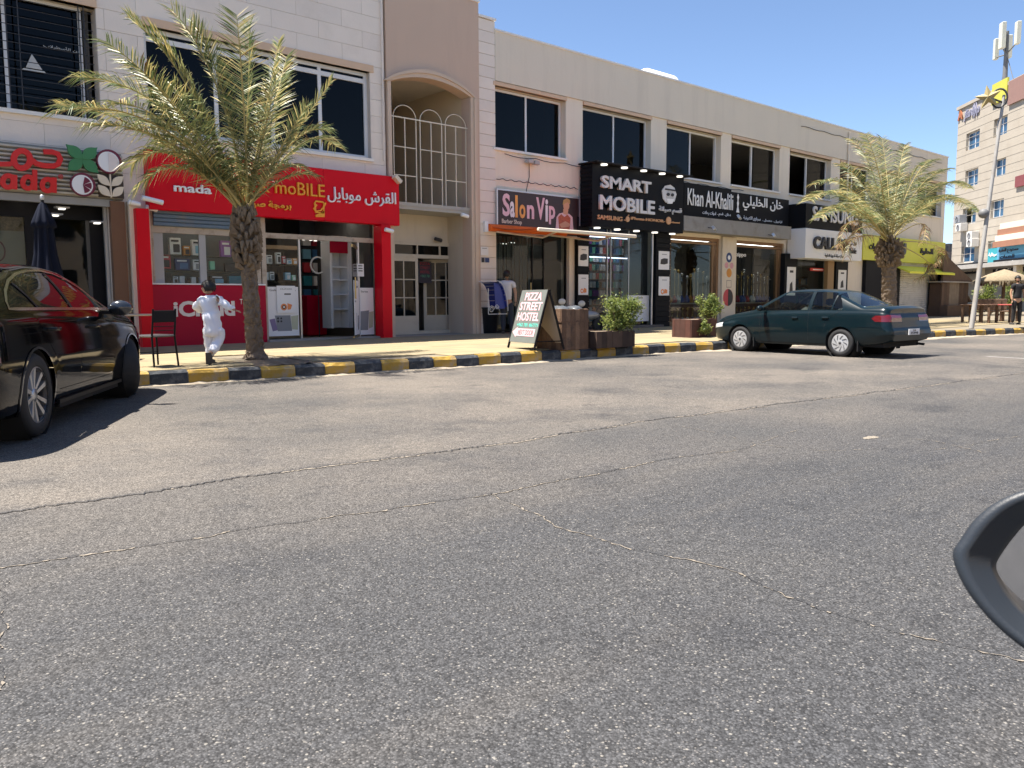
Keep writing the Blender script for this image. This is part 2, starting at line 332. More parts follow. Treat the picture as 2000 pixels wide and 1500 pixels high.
# the paved ground
pave = mat('paving_base', (.20, .17, .12), .9, var=.2, vs=4)
tile_m = [mat('paving_tile_a', (.29, .235, .135), .8, var=.1, vs=1.2, bump=.15, bs=30, stain=(.27, .21, .13), sscale=1.4, samt=.5), mat('paving_tile_b', (.31, .25, .145), .8, var=.1, vs=1.2, bump=.15, bs=30, stain=(.28, .22, .14), sscale=1.7, samt=.5), mat('paving_tile_c', (.27, .22, .135), .8, var=.1, vs=1.2, bump=.15, bs=30, stain=(.25, .20, .13), sscale=1.5, samt=.6)]
gx = [-14]+[x for x in (-6, 2.5, 4.4, 5.9, 8, 10, 12, 14.5, 16, 19, 22, 26, 30.4, 36, 46, 60)]
vs = []; mb = MB()
for x in gx:
    k = kerb_y(x)+.15
    for t in (0, .25, .5, .75, 1, 1.0): y = k+(17.3-k)*t; vs.append((x, y, pav_z(x, y)-.006))
    vs[-1] = (x, 60, .27)
fs = [(i*6+q, (i+1)*6+q, (i+1)*6+q+1, i*6+q+1) for i in range(len(gx)-1) for q in range(5)]
mb.add(vs, fs, True); pv = obj('pavement', mb, pave, kind='structure')
tmesh = []
for q in range(3):
    t = MB(); t.bbox(0, .492, 0, .492, -.01, .012, .006); tmesh.append(t.mesh('tile', tile_m[q]))
rest = [MB(), MB(), MB()]; cnt = 0; rt = random.Random(11)
cand = []
for i in range(-10, 76):
    for j in range(0, 13):
        x, y = i*.5, 17.28-.5-(j*.5)
        if y < kerb_y(x+.25)+.17: continue
        cand.append((x, y))
def score(c): return -(c[0]**2+c[1]**2) if c[0] > 3.2 else -9e9
cand.sort(key=score, reverse=True)
hole = G(500, 700, .22)
for x, y in cand:
    if abs(x+.25-hole.x) < .55 and y < hole.y+.55: continue
    q = rt.choices((0, 1, 2), (5, 3, 2))[0]; z = pav_z(x+.25, y+.25)+rt.uniform(-.002, .002)
    sl_ = (pav_z(x, y+.5)-pav_z(x, y))/.5
    if cnt < 292:
        obj('tile', tmesh[q], None, pv, Matrix.Translation((x, y, z)) @ Matrix.Rotation(math.atan(sl_)+rt.uniform(-.003, .003), 4, 'X')); cnt += 1
    else: rest[q].box(x, x+.492, y, y+.492, z-.02, z+.008)
rr = MB()
for q in range(3):
    rr.mi = q; k = len(rr.v); rr.v += rest[q].v; rr.f += [tuple(i+k for i in f) for f in rest[q].f]; rr.m += [q]*len(rest[q].f); rr.sm += [False]*len(rest[q].f)
obj('far_tiles', rr, tile_m, pv, kind='stuff')
# earth in the palm's planting hole, sand drifted along the kerb
soil = mat('soil', (.17, .13, .09), .95, var=.4, vs=12, bump=.8, bs=40)
ms = MB(); r_ = random.Random(3); n = 14
for i in range(n+1):
    for j in range(9): ms.v.append((hole.x-.62+1.24*i/n, kerb_y(hole.x)+.16+(hole.y+.55-kerb_y(hole.x)-.16)*j/8, .19+.035*r_.random()))
ms.add([], []); ms.f = [(i*9+j, (i+1)*9+j, (i+1)*9+j+1, i*9+j+1) for i in range(n) for j in range(8)]; ms.m = [0]*len(ms.f); ms.sm = [True]*len(ms.f)
obj('soil', ms, soil, kind='structure')
ms = MB(); r_ = random.Random(9); x = 2.0; wv = .15
prev = None
while x < 40:
    y = kerb_y(x); wv = max(.04, min(.5, wv+r_.uniform(-.06, .06))); h = r_.uniform(.008, .03)
    cur = [(x, y+.02, h+.012), (x, y-wv*.4, h*.7+.004), (x, y-wv, .003)]
    if prev: ms.add(prev+cur, [(0, 1, 4, 3), (1, 2, 5, 4)], True)
    prev = cur; x += .11
obj('sand', ms, sand, kind='stuff')

# unseen far side of the street, added to bounce light and mirror in shops
opm = mat('bounce_plaster', (.72, .62, .50), .9, var=.06, stain=(.6, .52, .42)); opt = mat('bounce_paving', (.42, .35, .25), .9)
t = MB(); t.box(-70, 90, -40, -9.5, -.1, .18); obj('bounce_pavement', t, opt, kind='structure')
for k, (a, b, y, h, lab) in enumerate(((-60, -18, -17, 9, 'plain cream building added unseen across the street to bounce light, leftmost'), (-16, 20, -15.5, 8, 'plain cream building added unseen across the street to bounce light, straight behind the camera'), (22, 60, -17.5, 10, 'plain cream building added unseen across the street to bounce light, rightmost'))):
    o = thing('bounce_building', lab, 'building', ((a+b)/2, y, .18)); t = MB(); t.box(a, b, y-10, y, .18, h); obj('wall', t, opm, o)
    x = a+1.5
    while x < b-3:
        for z in (1.2, 4.8): t = MB(); t.box(x, x+1.9, y+.01, y+.05, z, z+1.8); obj('window', t, mat('bounce_window', (.03, .035, .04), .2), o)
        x += 3.6
# ------------------------------------------------------------------ buildings
FY = 17.5
stone = [mat('stone_a', (.80, .71, .62), .85, var=.06, vs=1.5, bump=.12, bs=25, stain=(.66, .58, .49), sscale=.9, samt=.35), mat('stone_b', (.82, .73, .635), .85, var=.06, vs=1.5, bump=.12, bs=25, stain=(.67, .585, .49), sscale=1.1, samt=.35), mat('stone_c', (.78, .695, .61), .85, var=.06, vs=1.5, bump=.12, bs=25, stain=(.64, .56, .48), sscale=1.3, samt=.4)]
joint = mat('joint', (.58, .50, .42), .95)
plaster = mat('pale_plaster', (.73, .65, .53), .88, var=.05, vs=.8, bump=.12, bs=14, stain=(.62, .55, .45), sscale=.7, samt=.5)
plaster2 = mat('cream_plaster', (.80, .71, .58), .88, var=.05, vs=.8, bump=.12, bs=14, stain=(.66, .58, .47), sscale=.9, samt=.45)
taupe = mat('taupe_plaster', (.58, .43, .33), .9, var=.04, vs=.7, bump=.1, bs=14, stain=(.52, .385, .30), sscale=.8, samt=.5)
mould = mat('moulding', (.66, .47, .32), .8, var=.06, vs=2)  # light bounced up from the paving is put into this orange colour
whitep = mat('white_coping', (.78, .76, .72), .7, var=.05)
alu = mat('white_aluminium', (.72, .72, .72), .4, var=.03, spec=.5)
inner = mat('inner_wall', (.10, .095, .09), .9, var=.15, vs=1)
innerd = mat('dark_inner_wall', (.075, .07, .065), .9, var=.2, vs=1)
tint = glass('tinted_glass', (.17, .15, .145), .5, ior=1.4)
clear = glass('clear_glass', (.86, .9, .9), .6, ior=1.45)
shopg = glass('shop_glass', (.66, .70, .70), .65, ior=1.5)

def wall(mb, x0, x1, z0, z1, Y, T, ops=()):
    X = sorted({x0, x1, *[min(max(o[0], x0), x1) for o in ops], *[min(max(o[1], x0), x1) for o in ops]}); Z = sorted({z0, z1, *[min(max(o[2], z0), z1) for o in ops], *[min(max(o[3], z0), z1) for o in ops]})
    def full(i, j):
        if not (0 <= i < len(X)-1 and 0 <= j < len(Z)-1): return False
        cx, cz = (X[i]+X[i+1])/2, (Z[j]+Z[j+1])/2
        return not any(o[0] < cx < o[1] and o[2] < cz < o[3] for o in ops)
    for i in range(len(X)-1):
        for j in range(len(Z)-1):
            if not full(i, j): continue
            a, b, c, d = X[i], X[i+1], Z[j], Z[j+1]
            mb.quad((a, Y, c), (b, Y, c), (b, Y, d), (a, Y, d)); mb.quad((a, Y+T, c), (a, Y+T, d), (b, Y+T, d), (b, Y+T, c))
            if not full(i-1, j): mb.quad((a, Y, c), (a, Y, d), (a, Y+T, d), (a, Y+T, c))
            if not full(i+1, j): mb.quad((b, Y, c), (b, Y+T, c), (b, Y+T, d), (b, Y, d))
            if not full(i, j-1): mb.quad((a, Y, c), (a, Y+T, c), (b, Y+T, c), (b, Y, c))
            if not full(i, j+1): mb.quad((a, Y, d), (b, Y, d), (b, Y+T, d), (a, Y+T, d))
    return mb
def frame_box(mb, x0, x1, z0, z1, Y, T, w_):
    mb.box(x0, x0+w_, Y, Y+T, z0, z1); mb.box(x1-w_, x1, Y, Y+T, z0, z1); mb.box(x0+w_, x1-w_, Y, Y+T, z1-w_, z1); mb.box(x0+w_, x1-w_, Y, Y+T, z0, z0+w_); return mb
def window(parent, x0, x1, z0, z1, Y, splits=(), transom=None, fr=alu, gl=None, w_=.055, T=.07, openp=(), name='window_frame'):
    mb = MB(); frame_box(mb, x0, x1, z0, z1, Y, T, w_); cuts = [x0+w_*.7]+list(splits)+[x1-w_*.7]
    zt = transom if transom else z1-w_*.7
    for s_ in splits: mb.box(s_-w_*.5, s_+w_*.5, Y+.002, Y+T-.002, z0+w_, z1-w_)
    if transom: mb.box(x0+w_, x1-w_, Y-.004, Y+T-.004, zt-w_*.6, zt+w_*.6)
    f = obj(name, mb, fr, parent); k = 0
    rows = [(z0+w_*.7, zt)]+([(zt, z1-w_*.7)] if transom else [])
    for (a, b) in rows:
        for i in range(len(cuts)-1):
            if k not in openp: p = MB(); p.box(cuts[i], cuts[i+1], Y+.03+.012*(i % 2), Y+.036+.012*(i % 2), a, b); obj('pane', p, gl or tint, f)
            k += 1
    return f

# --- left building
xa = P(751, 200)[0]; LBX0 = -9.0
LB = thing('shop_building', 'tall cream stone building with dark first floor windows above the red phone shop', 'building', (2, FY, .27))
o1 = (-6.5, P(190, 100)[0], P(95, 223)[1], 6.80); o2 = (P(281, 100)[0], P(722, 200)[0], P(632, 299)[1], P(720, 141)[1])
s0 = (-7.5, P(215, 500)[0], .27, P(100, 372)[1]); s1 = (P(297, 500)[0], P(741, 500)[0], .27, P(520, 390)[1])
LBT = 9.9
wb = MB(); wall(wb, LBX0, xa, .2, LBT, FY, .3, (o1, o2, s0, s1)); obj('wall', wb, joint, LB)
# stone courses as single blocks
pz = .27; row = 0; nb = 0; bl = MB(); rs_ = random.Random(4)
ops = (o1, o2, s0, s1)
while pz < LBT-.05:
    zt = min(pz+.385, LBT); x = 1.6-(.55 if row % 2 else 0)
    while x < xa-.01:
        xe = min(x+1.15, xa-.004); xx = x
        # split this run round the openings
        segs = [(x, xe)]
        for o in ops:
            if o[2] < zt-.02 and o[3] > pz+.02:
                ns_ = []
                for a, b in segs:
                    if b <= o[0] or a >= o[1]: ns_.append((a, b)); continue
                    if pz < o[2]-.02 or zt > o[3]+.02: pass
                    if a < o[0]: ns_.append((a, o[0]))
                    if b > o[1]: ns_.append((o[1], b))
                segs = ns_
        for a, b in segs:
            if b-a < .03: continue
            q0, q1 = pz, zt
            for t in (MB(),):
                t.bbox(a+.0025, b-.0025, FY-.022+rs_.uniform(-.001, .001), FY-.001, q0+.0025, q1-.0025, .003)
                if nb < 290: obj('stone_block', t, rs_.choice(stone), LB); nb += 1
        x = xe
    pz = zt; row += 1
# partial rows beside openings are finished by plain bands so no joint core shows
mb = MB()
for o in (o1, o2):
    mb.box(max(o[0]-.0, 1.5), o[1]+.0, FY-.026, FY-.0015, o[3]-.0, (math.ceil((o[3]-.27)/.385)*.385+.27)); mb.box(max(o[0], 1.5), o[1], FY-.026, FY-.0015, math.floor((o[2]-.27)/.385)*.385+.27, o[2])
mb.box(LBX0, 1.6, FY-.02, FY-.001, .27, o1[2]); mb.box(LBX0, 1.6, FY-.02, FY-.001, o1[3], LBT)
for o in (s0, s1): mb.box(max(o[0], 1.5), o[1], FY-.026, FY-.0015, o[3], (math.ceil((o[3]-.27)/.385)*.385+.27))
obj('stone_band', mb, stone[0], LB)
lt = MB(); lt.box(o2[0]-.02, o2[1]+.1, FY-.05, FY+.12, o2[3], o2[3]+.16); lt.box(o1[0], o1[1]+.02, FY-.05, FY+.12, o1[3], o1[3]+.16); obj('lintel', lt, mould, LB)
for o in (o1, o2): t = MB(); t.box(o[0]-.03, o[1]+.03, FY-.09, FY+.1, o[2]-.07, o[2]); obj('window_sill', t, whitep, LB)
x425, x540, x630 = P(425, 150)[0], P(535, 150)[0], P(630, 200)[0]
window(LB, o2[0], o2[1], o2[2], o2[3], FY+.12, (x425, x540, x630), transom=P(540, 122)[1], w_=.085)
window(LB, o1[0], P(168, 100)[0], o1[2], o1[3], FY+.22, (P(16, 100)[0],), w_=.06)
# window bars in front of the left window
bars = MB(); zz = o1[2]+.12
while zz < o1[3]: bars.tube([(o1[0], FY+.03, zz), (P(184, 100)[0], FY+.03, zz)], .008, 5); zz += .155
for px in (16, 40, 158, 168): x = P(px, 100)[0]; bars.tube([(x, FY+.04, o1[2]), (x, FY+.04, o1[3])], .012, 6)
obj('window_bar', bars, mat('dark_iron', (.03, .03, .035), .5), LB)
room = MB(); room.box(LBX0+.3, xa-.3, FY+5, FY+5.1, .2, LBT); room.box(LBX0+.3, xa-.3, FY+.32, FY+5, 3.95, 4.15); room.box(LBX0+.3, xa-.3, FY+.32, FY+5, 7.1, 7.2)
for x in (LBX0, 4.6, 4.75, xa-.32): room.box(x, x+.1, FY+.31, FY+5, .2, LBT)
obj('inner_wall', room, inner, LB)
rf = MB(); rf.box(LBX0, xa, FY+.3, FY+9, LBT-.3, LBT-.1); rf.box(LBX0, LBX0+.3, FY+.3, FY+9, .2, LBT); rf.box(LBX0, xa, FY+9, FY+9.3, .2, LBT); obj('roof', rf, plaster, LB)
# lettering and print on the window film
wl = mat('window_print', (.55, .56, .55), .6); z1_ = FY+.20
text('من الأسطرلاب', 84, 84, 157, 105, z1_, wl, LB, ar=True, depth=.004, name='window_lettering')
bx, bz = P(66, 134, z1_); t = MB(); t.prism([(bx-.13, bz), (bx+.14, bz), (bx-.02, bz+.26)], z1_-.004, z1_+.002); t.prism([(bx-.2, bz-.05), (bx+.2, bz-.05), (bx+.17, bz-.02), (bx-.17, bz-.02)], z1_-.004, z1_+.002); obj('window_emblem', t, wl, LB)

# --- arched entrance tower
xb = P(934, 300)[0]; TY = FY-.06; TT = P(934, 5, TY)[1]
TW = thing('entrance_tower', 'taupe plastered entrance tower with a segmental arch and a white wire screen', 'building', ((xa+xb)/2, FY, .27))
ax0, ax1 = P(762, 200, TY)[0], P(918, 300, TY)[0]; zs = P(917, 190, TY)[1]; zc = P(822, 151, TY)[1]
def arc(x0, x1, zs, zc, n=28):
    h = zc-zs; c = (x1-x0)/2; r = (c*c+h*h)/(2*h); cx = (x0+x1)/2; cz = zc-r; a = math.asin(c/r)
    return [(cx+r*math.sin(-a+2*a*i/n), cz+r*math.cos(-a+2*a*i/n)) for i in range(n+1)]
A1 = arc(ax0, ax1, zs, zc); A2 = arc(ax0-.21, ax1+.21, zs-.02, zc+.20)
tw = MB()
tx0, tx1 = xa+.03, xb
def strip(mb, c1, c2, Y0, Y1):          # solid between two curves
    n = len(c1); vs = [(p[0], Y0, p[1]) for p in c1]+[(p[0], Y0, p[1]) for p in c2]+[(p[0], Y1, p[1]) for p in c1]+[(p[0], Y1, p[1]) for p in c2]
    fs = []
    for i in range(n-1): fs += [(i, i+1, n+i+1, n+i), (2*n+i, 3*n+i, 3*n+i+1, 2*n+i+1), (i, 2*n+i, 2*n+i+1, i+1), (n+i, n+i+1, 3*n+i+1, 3*n+i)]
    fs += [(0, n, 3*n, 2*n), (n-1, 3*n-1, 4*n-1, 2*n-1)]; mb.add(vs, fs)
top = [(x, TT) for x, z in A1]
strip(tw, A1, top, TY, TY+.35)
tw.box(tx0, ax0, TY, TY+.35, .27, TT); tw.box(ax1, tx1, TY, TY+.35, .27, TT)
tw.box(tx0, tx0+.2, TY+.35, FY+5, 7.2, TT); tw.box(tx1-.2, tx1, TY+.35, FY+5, 7.2, TT)
obj('wall', tw, taupe, TW)
cp = MB(); cp.box(tx0-.03, tx1+.03, TY-.03, TY+.5, TT, TT+.05); obj('coping', cp, whitep, TW)
md = MB(); strip(md, A1, A2, TY-.05, TY-.001); A3 = arc(ax0-.12, ax1+.12, zs-.01, zc+.11); strip(md, A3, A2, TY-.085, TY-.051)
md.box(ax0-.10, ax0, TY-.05, TY-.002, .27, zs-.01); md.box(ax1, ax1+.21, TY-.05, TY-.002, .27, zs-.01); md.box(ax1+.10, ax1+.2, TY-.085, TY-.051, .27, zs-.02)
obj('arch_moulding', md, mat('jamb_moulding', (.60, .47, .36), .8, var=.05), TW)
# deep recess behind
olive = mat('olive_plaster', (.62, .51, .36), .9, var=.06, vs=.6, bump=.1, bs=12); d = ray(763, 211); pc = CAM + d*((ax1+.02)/d.x); cz_ = pc.z
gz = P(800, 399, FY+.1)[1]; DY = 18.5
rc = MB(); rc.box(ax1+.02, ax1+.2, TY+.35, FY+9, gz-.1, cz_+.1); rc.box(ax0-.2, ax0-.02, TY+.35, FY+9, gz-.1, cz_+.1); rc.box(ax0-.02, ax1+.02, FY+8.8, FY+9, gz-.1, cz_+.1)
obj('side_wall', rc, olive, TW)
rc = MB(); rc.box(ax0-.02, ax1+.02, TY+.36, FY+9, cz_, cz_+.1); obj('ceiling', rc, mat('recess_ceiling', (.62, .54, .43), .9), TW)
fl = MB(); fl.box(ax0-.02, ax1+.02, FY+.0, FY+9, gz-.14, gz-.02); fl.box(ax0-.02, ax1+.02, FY-.02, FY+.1, gz-.06, gz+.03); obj('landing', fl, mat('grey_slab', (.42, .40, .36), .85), TW)
# wire screen with three arched tops
sc_m = mat('screen_metal', (.66, .60, .48), .5); scr = MB(); sy = FY+.05
zr = P(765, 226, sy)[1]
scr.box(ax0, ax1, sy-.012, sy+.012, zr-.015, zr+.015)
for (pa, pb) in ((769, 813), (821, 863), (870, 910)):
    u0, u1 = P(pa, 300, sy)[0], P(pb, 300, sy)[0]; um = (u0+u1)/2; rr_ = (u1-u0)/2
    for x in (u0, um, u1): scr.box(x-.012, x+.012, sy-.01, sy+.01, gz+.03, zr)
    scr.tube([(um-rr_*math.cos(math.pi*k/16), sy, zr+rr_*math.sin(math.pi*k/16)*.9) for k in range(17)], .012, 6)
    for f_ in (.33, .66): z_ = gz+(zr-gz)*f_; scr.box(u0, u1, sy-.008, sy+.008, z_-.012, z_+.012)
obj('screen', scr, sc_m, TW)
# lower wall with the doors
dw = P(768, 560, DY)[0]-.4, P(902, 560, DY)[0]; dt = P(768, 470, DY)[1]
gry = mat('entrance_plaster', (.60, .53, .43), .9, var=.08, vs=.8, stain=(.52, .45, .36), samt=.5)
lw = MB(); wall(lw, ax0-.02, ax1+.02, .2, gz-.1, DY, .15, ((dw[0], dw[1], .2, dt),)); lw.box(ax1+.02, ax1+.2, TY+.36, DY, .2, gz-.12); lw.box(ax0-.2, ax0-.02, TY+.36, DY, .2, gz-.12)
obj('lower_wall', lw, gry, TW)
t = MB(); t.box(ax0-.02, ax1+.02, FY-.4, FY+9, .2, .29); obj('threshold', t, mat('grey_floor', (.30, .28, .26), .7, var=.15, vs=3), TW)
t = MB(); t.box(ax0-.02, ax1+.6, DY+2.2, DY+2.3, .2, gz-.2); t.box(ax1+.3, ax1+.4, DY+.16, DY+2.2, .2, gz-.2); obj('hall_wall', t, mat('hall_plaster', (.40, .38, .34), .9), TW)
cream = mat('cream_door_paint', (.56, .50, .40), .6, var=.06, stain=(.4, .34, .26), sscale=3, samt=.4)
fr = MB(); frame_box(fr, dw[0], dw[1], .29, dt, DY-.04, .1, .09); zt2 = P(800, 500, DY)[1]; fr.box(dw[0]+.09, dw[1]-.09, DY-.035, DY+.055, zt2-.05, zt2+.05)
for px in (768+1, 814, 858): x = P(px, 490, DY)[0]; fr.box(x-.02, x+.02, DY-.03, DY+.05, zt2+.05, dt-.09)
df = obj('door_frame', fr, cream, TW)
t = MB(); t.box(dw[0]+.09, dw[1]-.09, DY+.01, DY+.02, zt2+.05, dt-.09); obj('pane', t, glass('fanlight_glass', (.35, .35, .33), .8), df)
def leaf(x0, x1, cols, M=None, w_=.09):
    z0, z1 = .31, zt2-.05; mb = MB(); frame_box(mb, x0, x1, z0, z1, -.025, .05, w_); zb_ = z0+.48; mb.box(x0+w_, x1-w_, -.02, .02, z0+w_, zb_)
    for c in cols: mb.box(c-.018, c+.018, -.02, .02, zb_, z1-w_)
    for f_ in (1/3, 2/3): z_ = zb_+(z1-w_-zb_)*f_; mb.box(x0+w_, x1-w_, -.019, .019, z_-.015, z_+.015)
    L_ = obj('door_leaf', mb, cream, TW, WM[TW.name].inverted() @ M)
    g_ = MB(); g_.box(x0+w_, x1-w_, -.004, .004, zb_, z1-w_); obj('pane', g_, glass('door_glass', (.03, .035, .05), .5), L_, I4)
xl0, xl1 = dw[0]+.09, P(816, 560, DY)[0]
leaf(0, xl1-xl0, [(xl1-xl0)*.58], Matrix.Translation((xl0, DY, 0)))
xr1 = dw[1]-.09; wl_ = 1.0
leaf(-wl_, 0, [-.66, -.36], Matrix.Translation((xr1, DY+.03, 0)) @ Matrix.Rotation(R(-32), 4, 'Z'))
# --- right wing
RX1 = P(1850, 305)[0]; RT = 8.44
RW = thing('shop_building', 'long two storey plastered wing with a row of eight dark upper windows over the shops', 'building', (30, FY, .27))
ws = []
for a, b in ((969, 1105), (1138, 1271), (1302, 1408), (1429, 1523), (1544, 1624)): ws.append((P(a, 260)[0], P(b, 300)[0]))
ws[0] = (xb+.52, ws[0][1])
for k in range(3): ws.append((34.45+3.98*k, 34.45+3.98*k+3.0))
wz0, wz1 = P(1105, 305)[1]-.02, P(1138, 209)[1]
wz0 = 5.36; wz1 = 7.02
xs0 = P(967, 400)[0]
wops = [(a, b, wz0, wz1) for a, b in ws]
GZ = 3.9    # ground floor head
gops = [(P(969, 500)[0], P(1112, 500)[0], .27, P(1050, 452)[1]), (P(1150, 500)[0], P(1281, 500)[0], .27, P(1150, 440)[1]), (P(1309, 500)[0], P(1406, 500)[0], .27, P(1350, 462)[1]), (P(1438, 500)[0], P(1531, 500)[0], .27, P(1480, 472)[1]), (P(1553, 560)[0], P(1622, 560)[0], .27, 3.35), (P(1690, 560)[0], P(1832, 560)[0], .27, 3.2)]
wb = MB(); wall(wb, xs0, RX1, .2, wz1+.12, FY, .35, wops+gops); wb.box(RX1-.3, RX1, FY+.35, FY+10, .2, RT); wb.box(xs0, RX1-.3, FY+9.7, FY+10, .2, RT)
obj('wall', wb, plaster2, RW)
pp = MB(); pp.box(xs0, RX1, FY-.05, FY+.3, wz1+.122, RT)
obj('parapet', pp, plaster, RW)
mb = MB(); mb.box(xs0-.02, RX1+.04, FY-.08, FY+.34, RT, RT+.05); obj('coping', mb, whitep, RW)
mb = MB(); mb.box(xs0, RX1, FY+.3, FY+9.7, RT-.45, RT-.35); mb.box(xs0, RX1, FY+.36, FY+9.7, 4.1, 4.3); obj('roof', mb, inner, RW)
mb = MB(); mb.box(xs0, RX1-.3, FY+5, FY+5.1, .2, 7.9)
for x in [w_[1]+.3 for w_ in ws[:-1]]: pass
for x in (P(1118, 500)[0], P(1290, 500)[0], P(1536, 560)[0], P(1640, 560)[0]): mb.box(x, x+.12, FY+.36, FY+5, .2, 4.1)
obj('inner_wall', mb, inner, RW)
mb = MB(); mb.box(xs0, RX1-.3, FY+.4, FY+5, 7.2, 7.25); obj('ceiling', mb, mat('office_ceiling', (.5, .49, .47), .9), RW)
for i, (a, b) in enumerate(ws):
    m_x = a+(b-a)*.5; op = {2: (1,), 3: (0,), 4: (0,)}.get(i, ())
    window(RW, a+.02, b-.02, wz0+.01, wz1-.02, FY+.2, (m_x,), openp=op, w_=.06)
    t = MB(); t.box(a-.02, b+.02, FY-.07, FY+.2, wz0-.06, wz0); obj('window_sill', t, whitep, RW)
    t = MB(); t.box(a, b, FY-.052, FY+.1, wz1, wz1+.1); obj('lintel', t, mould, RW)
# stone pier between tower and wing
pier = MB(); pier.box(xb, xs0, FY-.0, FY+.3, .2, RT+.25); obj('pier', pier, joint, RW); zq = .27; k = 0
while zq < RT+.2:
    z2 = min(zq+.30, RT+.25); t = MB(); t.bbox(xb+.003, xs0-.003, FY-.035, FY-.001, zq+.004, z2-.004, .006); obj('stone_block', t, stone[k % 3], RW); zq = z2; k += 1
t = MB(); t.box(xb, xs0+.03, FY-.07, FY+.34, RT+.25, RT+.31); obj('coping', t, whitep, RW)
# roof things
wt = mat('white_tank', (.82, .82, .8), .5)
x, z = P(1281, 160, FY+5); x0 = P(1243, 150, FY+5)[0]; x1 = P(1318, 150, FY+5)[0]
T_ = thing('water_tank', 'white rounded water tank peeping over the parapet', 'water tank', ((x0+x1)/2, FY+5, RT-.35))
r0 = .7; zc0 = P(1270, 137, FY+5)[1]-r0; t = MB(); prof = [(0, -(x1-x0)/2), (r0*.75, -(x1-x0)/2+.08), (r0, -(x1-x0)/2+.5), (r0, (x1-x0)/2-.5), (r0*.75, (x1-x0)/2-.08), (0, (x1-x0)/2)]
t.lathe([(max(r, .001), y) for r, y in prof], 24, Matrix.Translation(((x0+x1)/2, FY+5, zc0)) @ Matrix.Rotation(R(90), 4, 'Y')); obj('tank', t, wt, T_)
t = MB(); [t.box(x_-.06, x_+.06, FY+4.5, FY+5.5, RT-.35, zc0-.35) for x_ in (x0+.5, x1-.5)]; obj('stand', t, mat('dark_iron', (.03, .03, .035)), T_)
for n_, (pa, pb, py, lab) in enumerate(((1163, 1176, 118, 'thin rebar stubs sticking up left of the tank'), (1296, 1301, 150, 'thin rebar stubs sticking up beside the tank'))):
    xq, zq = P(pa, py, FY+1.2); xe, _ = P(pb, py, FY+1.2); t = MB(); r_ = random.Random(n_)
    for k in range(5): xx = xq+(xe-xq)*k/4; t.tube([(xx, FY+1.2, RT-.4), (xx+r_.uniform(-.06, .06), FY+1.2+.05*k, RT+.35-.06*(k % 3)+r_.uniform(0, .25))], .012, 5)
    tag(obj('rebar_stubs', t, mat('rust', (.16, .07, .04), .9)), lab, 'rebar')

# curtains behind some panes, cables and a downpipe on the wing
cur = mat('curtain', (.55, .5, .42), .9, var=.1); 
for i, (q0, q1) in ((0, (.55, .9)), (1, (.05, .3)), (5, (.1, .45)), (6, (.55, .95))):
    a, b = ws[i]; t = MB(); n_ = 24
    for k in range(n_): x = a+(b-a)*(q0+(q1-q0)*k/n_); t.box(x, x+(b-a)*(q1-q0)/n_*.9, FY+.4+.03*math.sin(k*1.7), FY+.42+.03*math.sin(k*1.7), wz0+.02, wz1-.05)
    obj('curtain', t, cur, RW, kind='stuff')
for k, (z_, x_a, x_b) in enumerate(((5.22, xs0+.3, 27), (4.55, xs0, xs0+3.2), (8.1, 31, 45))):
    t = MB(); n_ = 40; t.tube([(x_a+(x_b-x_a)*i/n_, FY-.075, z_-.05*abs(math.sin(i*.8+k))) for i in range(n_+1)], .011, 5); obj('cable', t, darkm, RW)
xd_ = P(1652, 330)[0]; t = MB(); t.tube([(xd_, FY-.1, 4.4), (xd_, FY-.1, RT-.1)], .04, 8); obj('downpipe', t, plaster2, RW)
t = MB(); t.tube([(xa-.09, FY-.07, z_) for z_ in (4.6, 6, 7.5, 9.5)], .02, 6); obj('conduit', t, stone[0], LB)
# ------------------------------------------------------------------ shop fronts, signs
def C_(n, c, **k): return mat(n, c, **k)
black = C_('black_panel', (.007, .008, .011), rough=.55, var=.1, spec=.12)
blackf = C_('black_frame', (.009, .009, .011), rough=.45, spec=.15)
red = C_('red_cladding', (.66, .0, .012), rough=.4, var=.05, spec=.18)
redp = C_('crimson_panel', (.40, .0, .028), rough=.45, var=.06, spec=.2)
wht = C_('white_letter', (.85, .85, .85), rough=.4, var=.02)
org = C_('orange_letter', (.85, .36, .02), rough=.4, var=.03)
rdl = C_('red_letter', (.66, .012, .012), rough=.35, var=.03)
silver = C_('silver_trim', (.55, .56, .57), rough=.3, metal=.6)
beige = C_('beige_metal', (.47, .40, .32), rough=.6, stain=(.2, .13, .08), sscale=5, samt=.7)
brownp = C_('brown_panel', (.155, .072, .035), rough=.5, var=.12)
paper = C_('white_paper', (.78, .78, .78), rough=.6, var=.02)
ink = C_('dark_ink', (.03, .03, .035), rough=.6)
grey = C_('grey_print', (.25, .26, .28), rough=.5)
lampm = C_('lamp_glow', (.9, .9, .85), emit=(1, .95, .85), es=.55)
def depth_for(pb, pf, py, Yb=FY):
    x = P(pb, py, Yb)[0]; lo, hi = 10., Yb
    for _ in range(40):
        mid = (lo+hi)/2
        if P(pf, py, mid)[0] > x: hi = mid
        else: lo = mid
    return (lo+hi)/2
def rect(px0, pyt, px1, pyb, Y):          # pyt measured at px0, pyb at px1
    x0, zt = P(px0, pyt, Y); x1, zb = P(px1, pyb, Y); return x0, x1, zb, zt
def panel(name, px0, pyt, px1, pyb, Y, T, m, parent, b=.0, **k):
    x0, x1, z0, z1 = rect(px0, pyt, px1, pyb, Y); t = MB()
    (t.bbox(x0, x1, Y, Y+T, z0, z1, b) if b else t.box(x0, x1, Y, Y+T, z0, z1)); return obj(name, t, m, parent, **k)
def sthing(name, label, cat, px, py, Y, z=None, **k):
    x, zz = P(px, py, Y); return thing(name, label, cat, (x, Y, zz if z is None else z), **k)
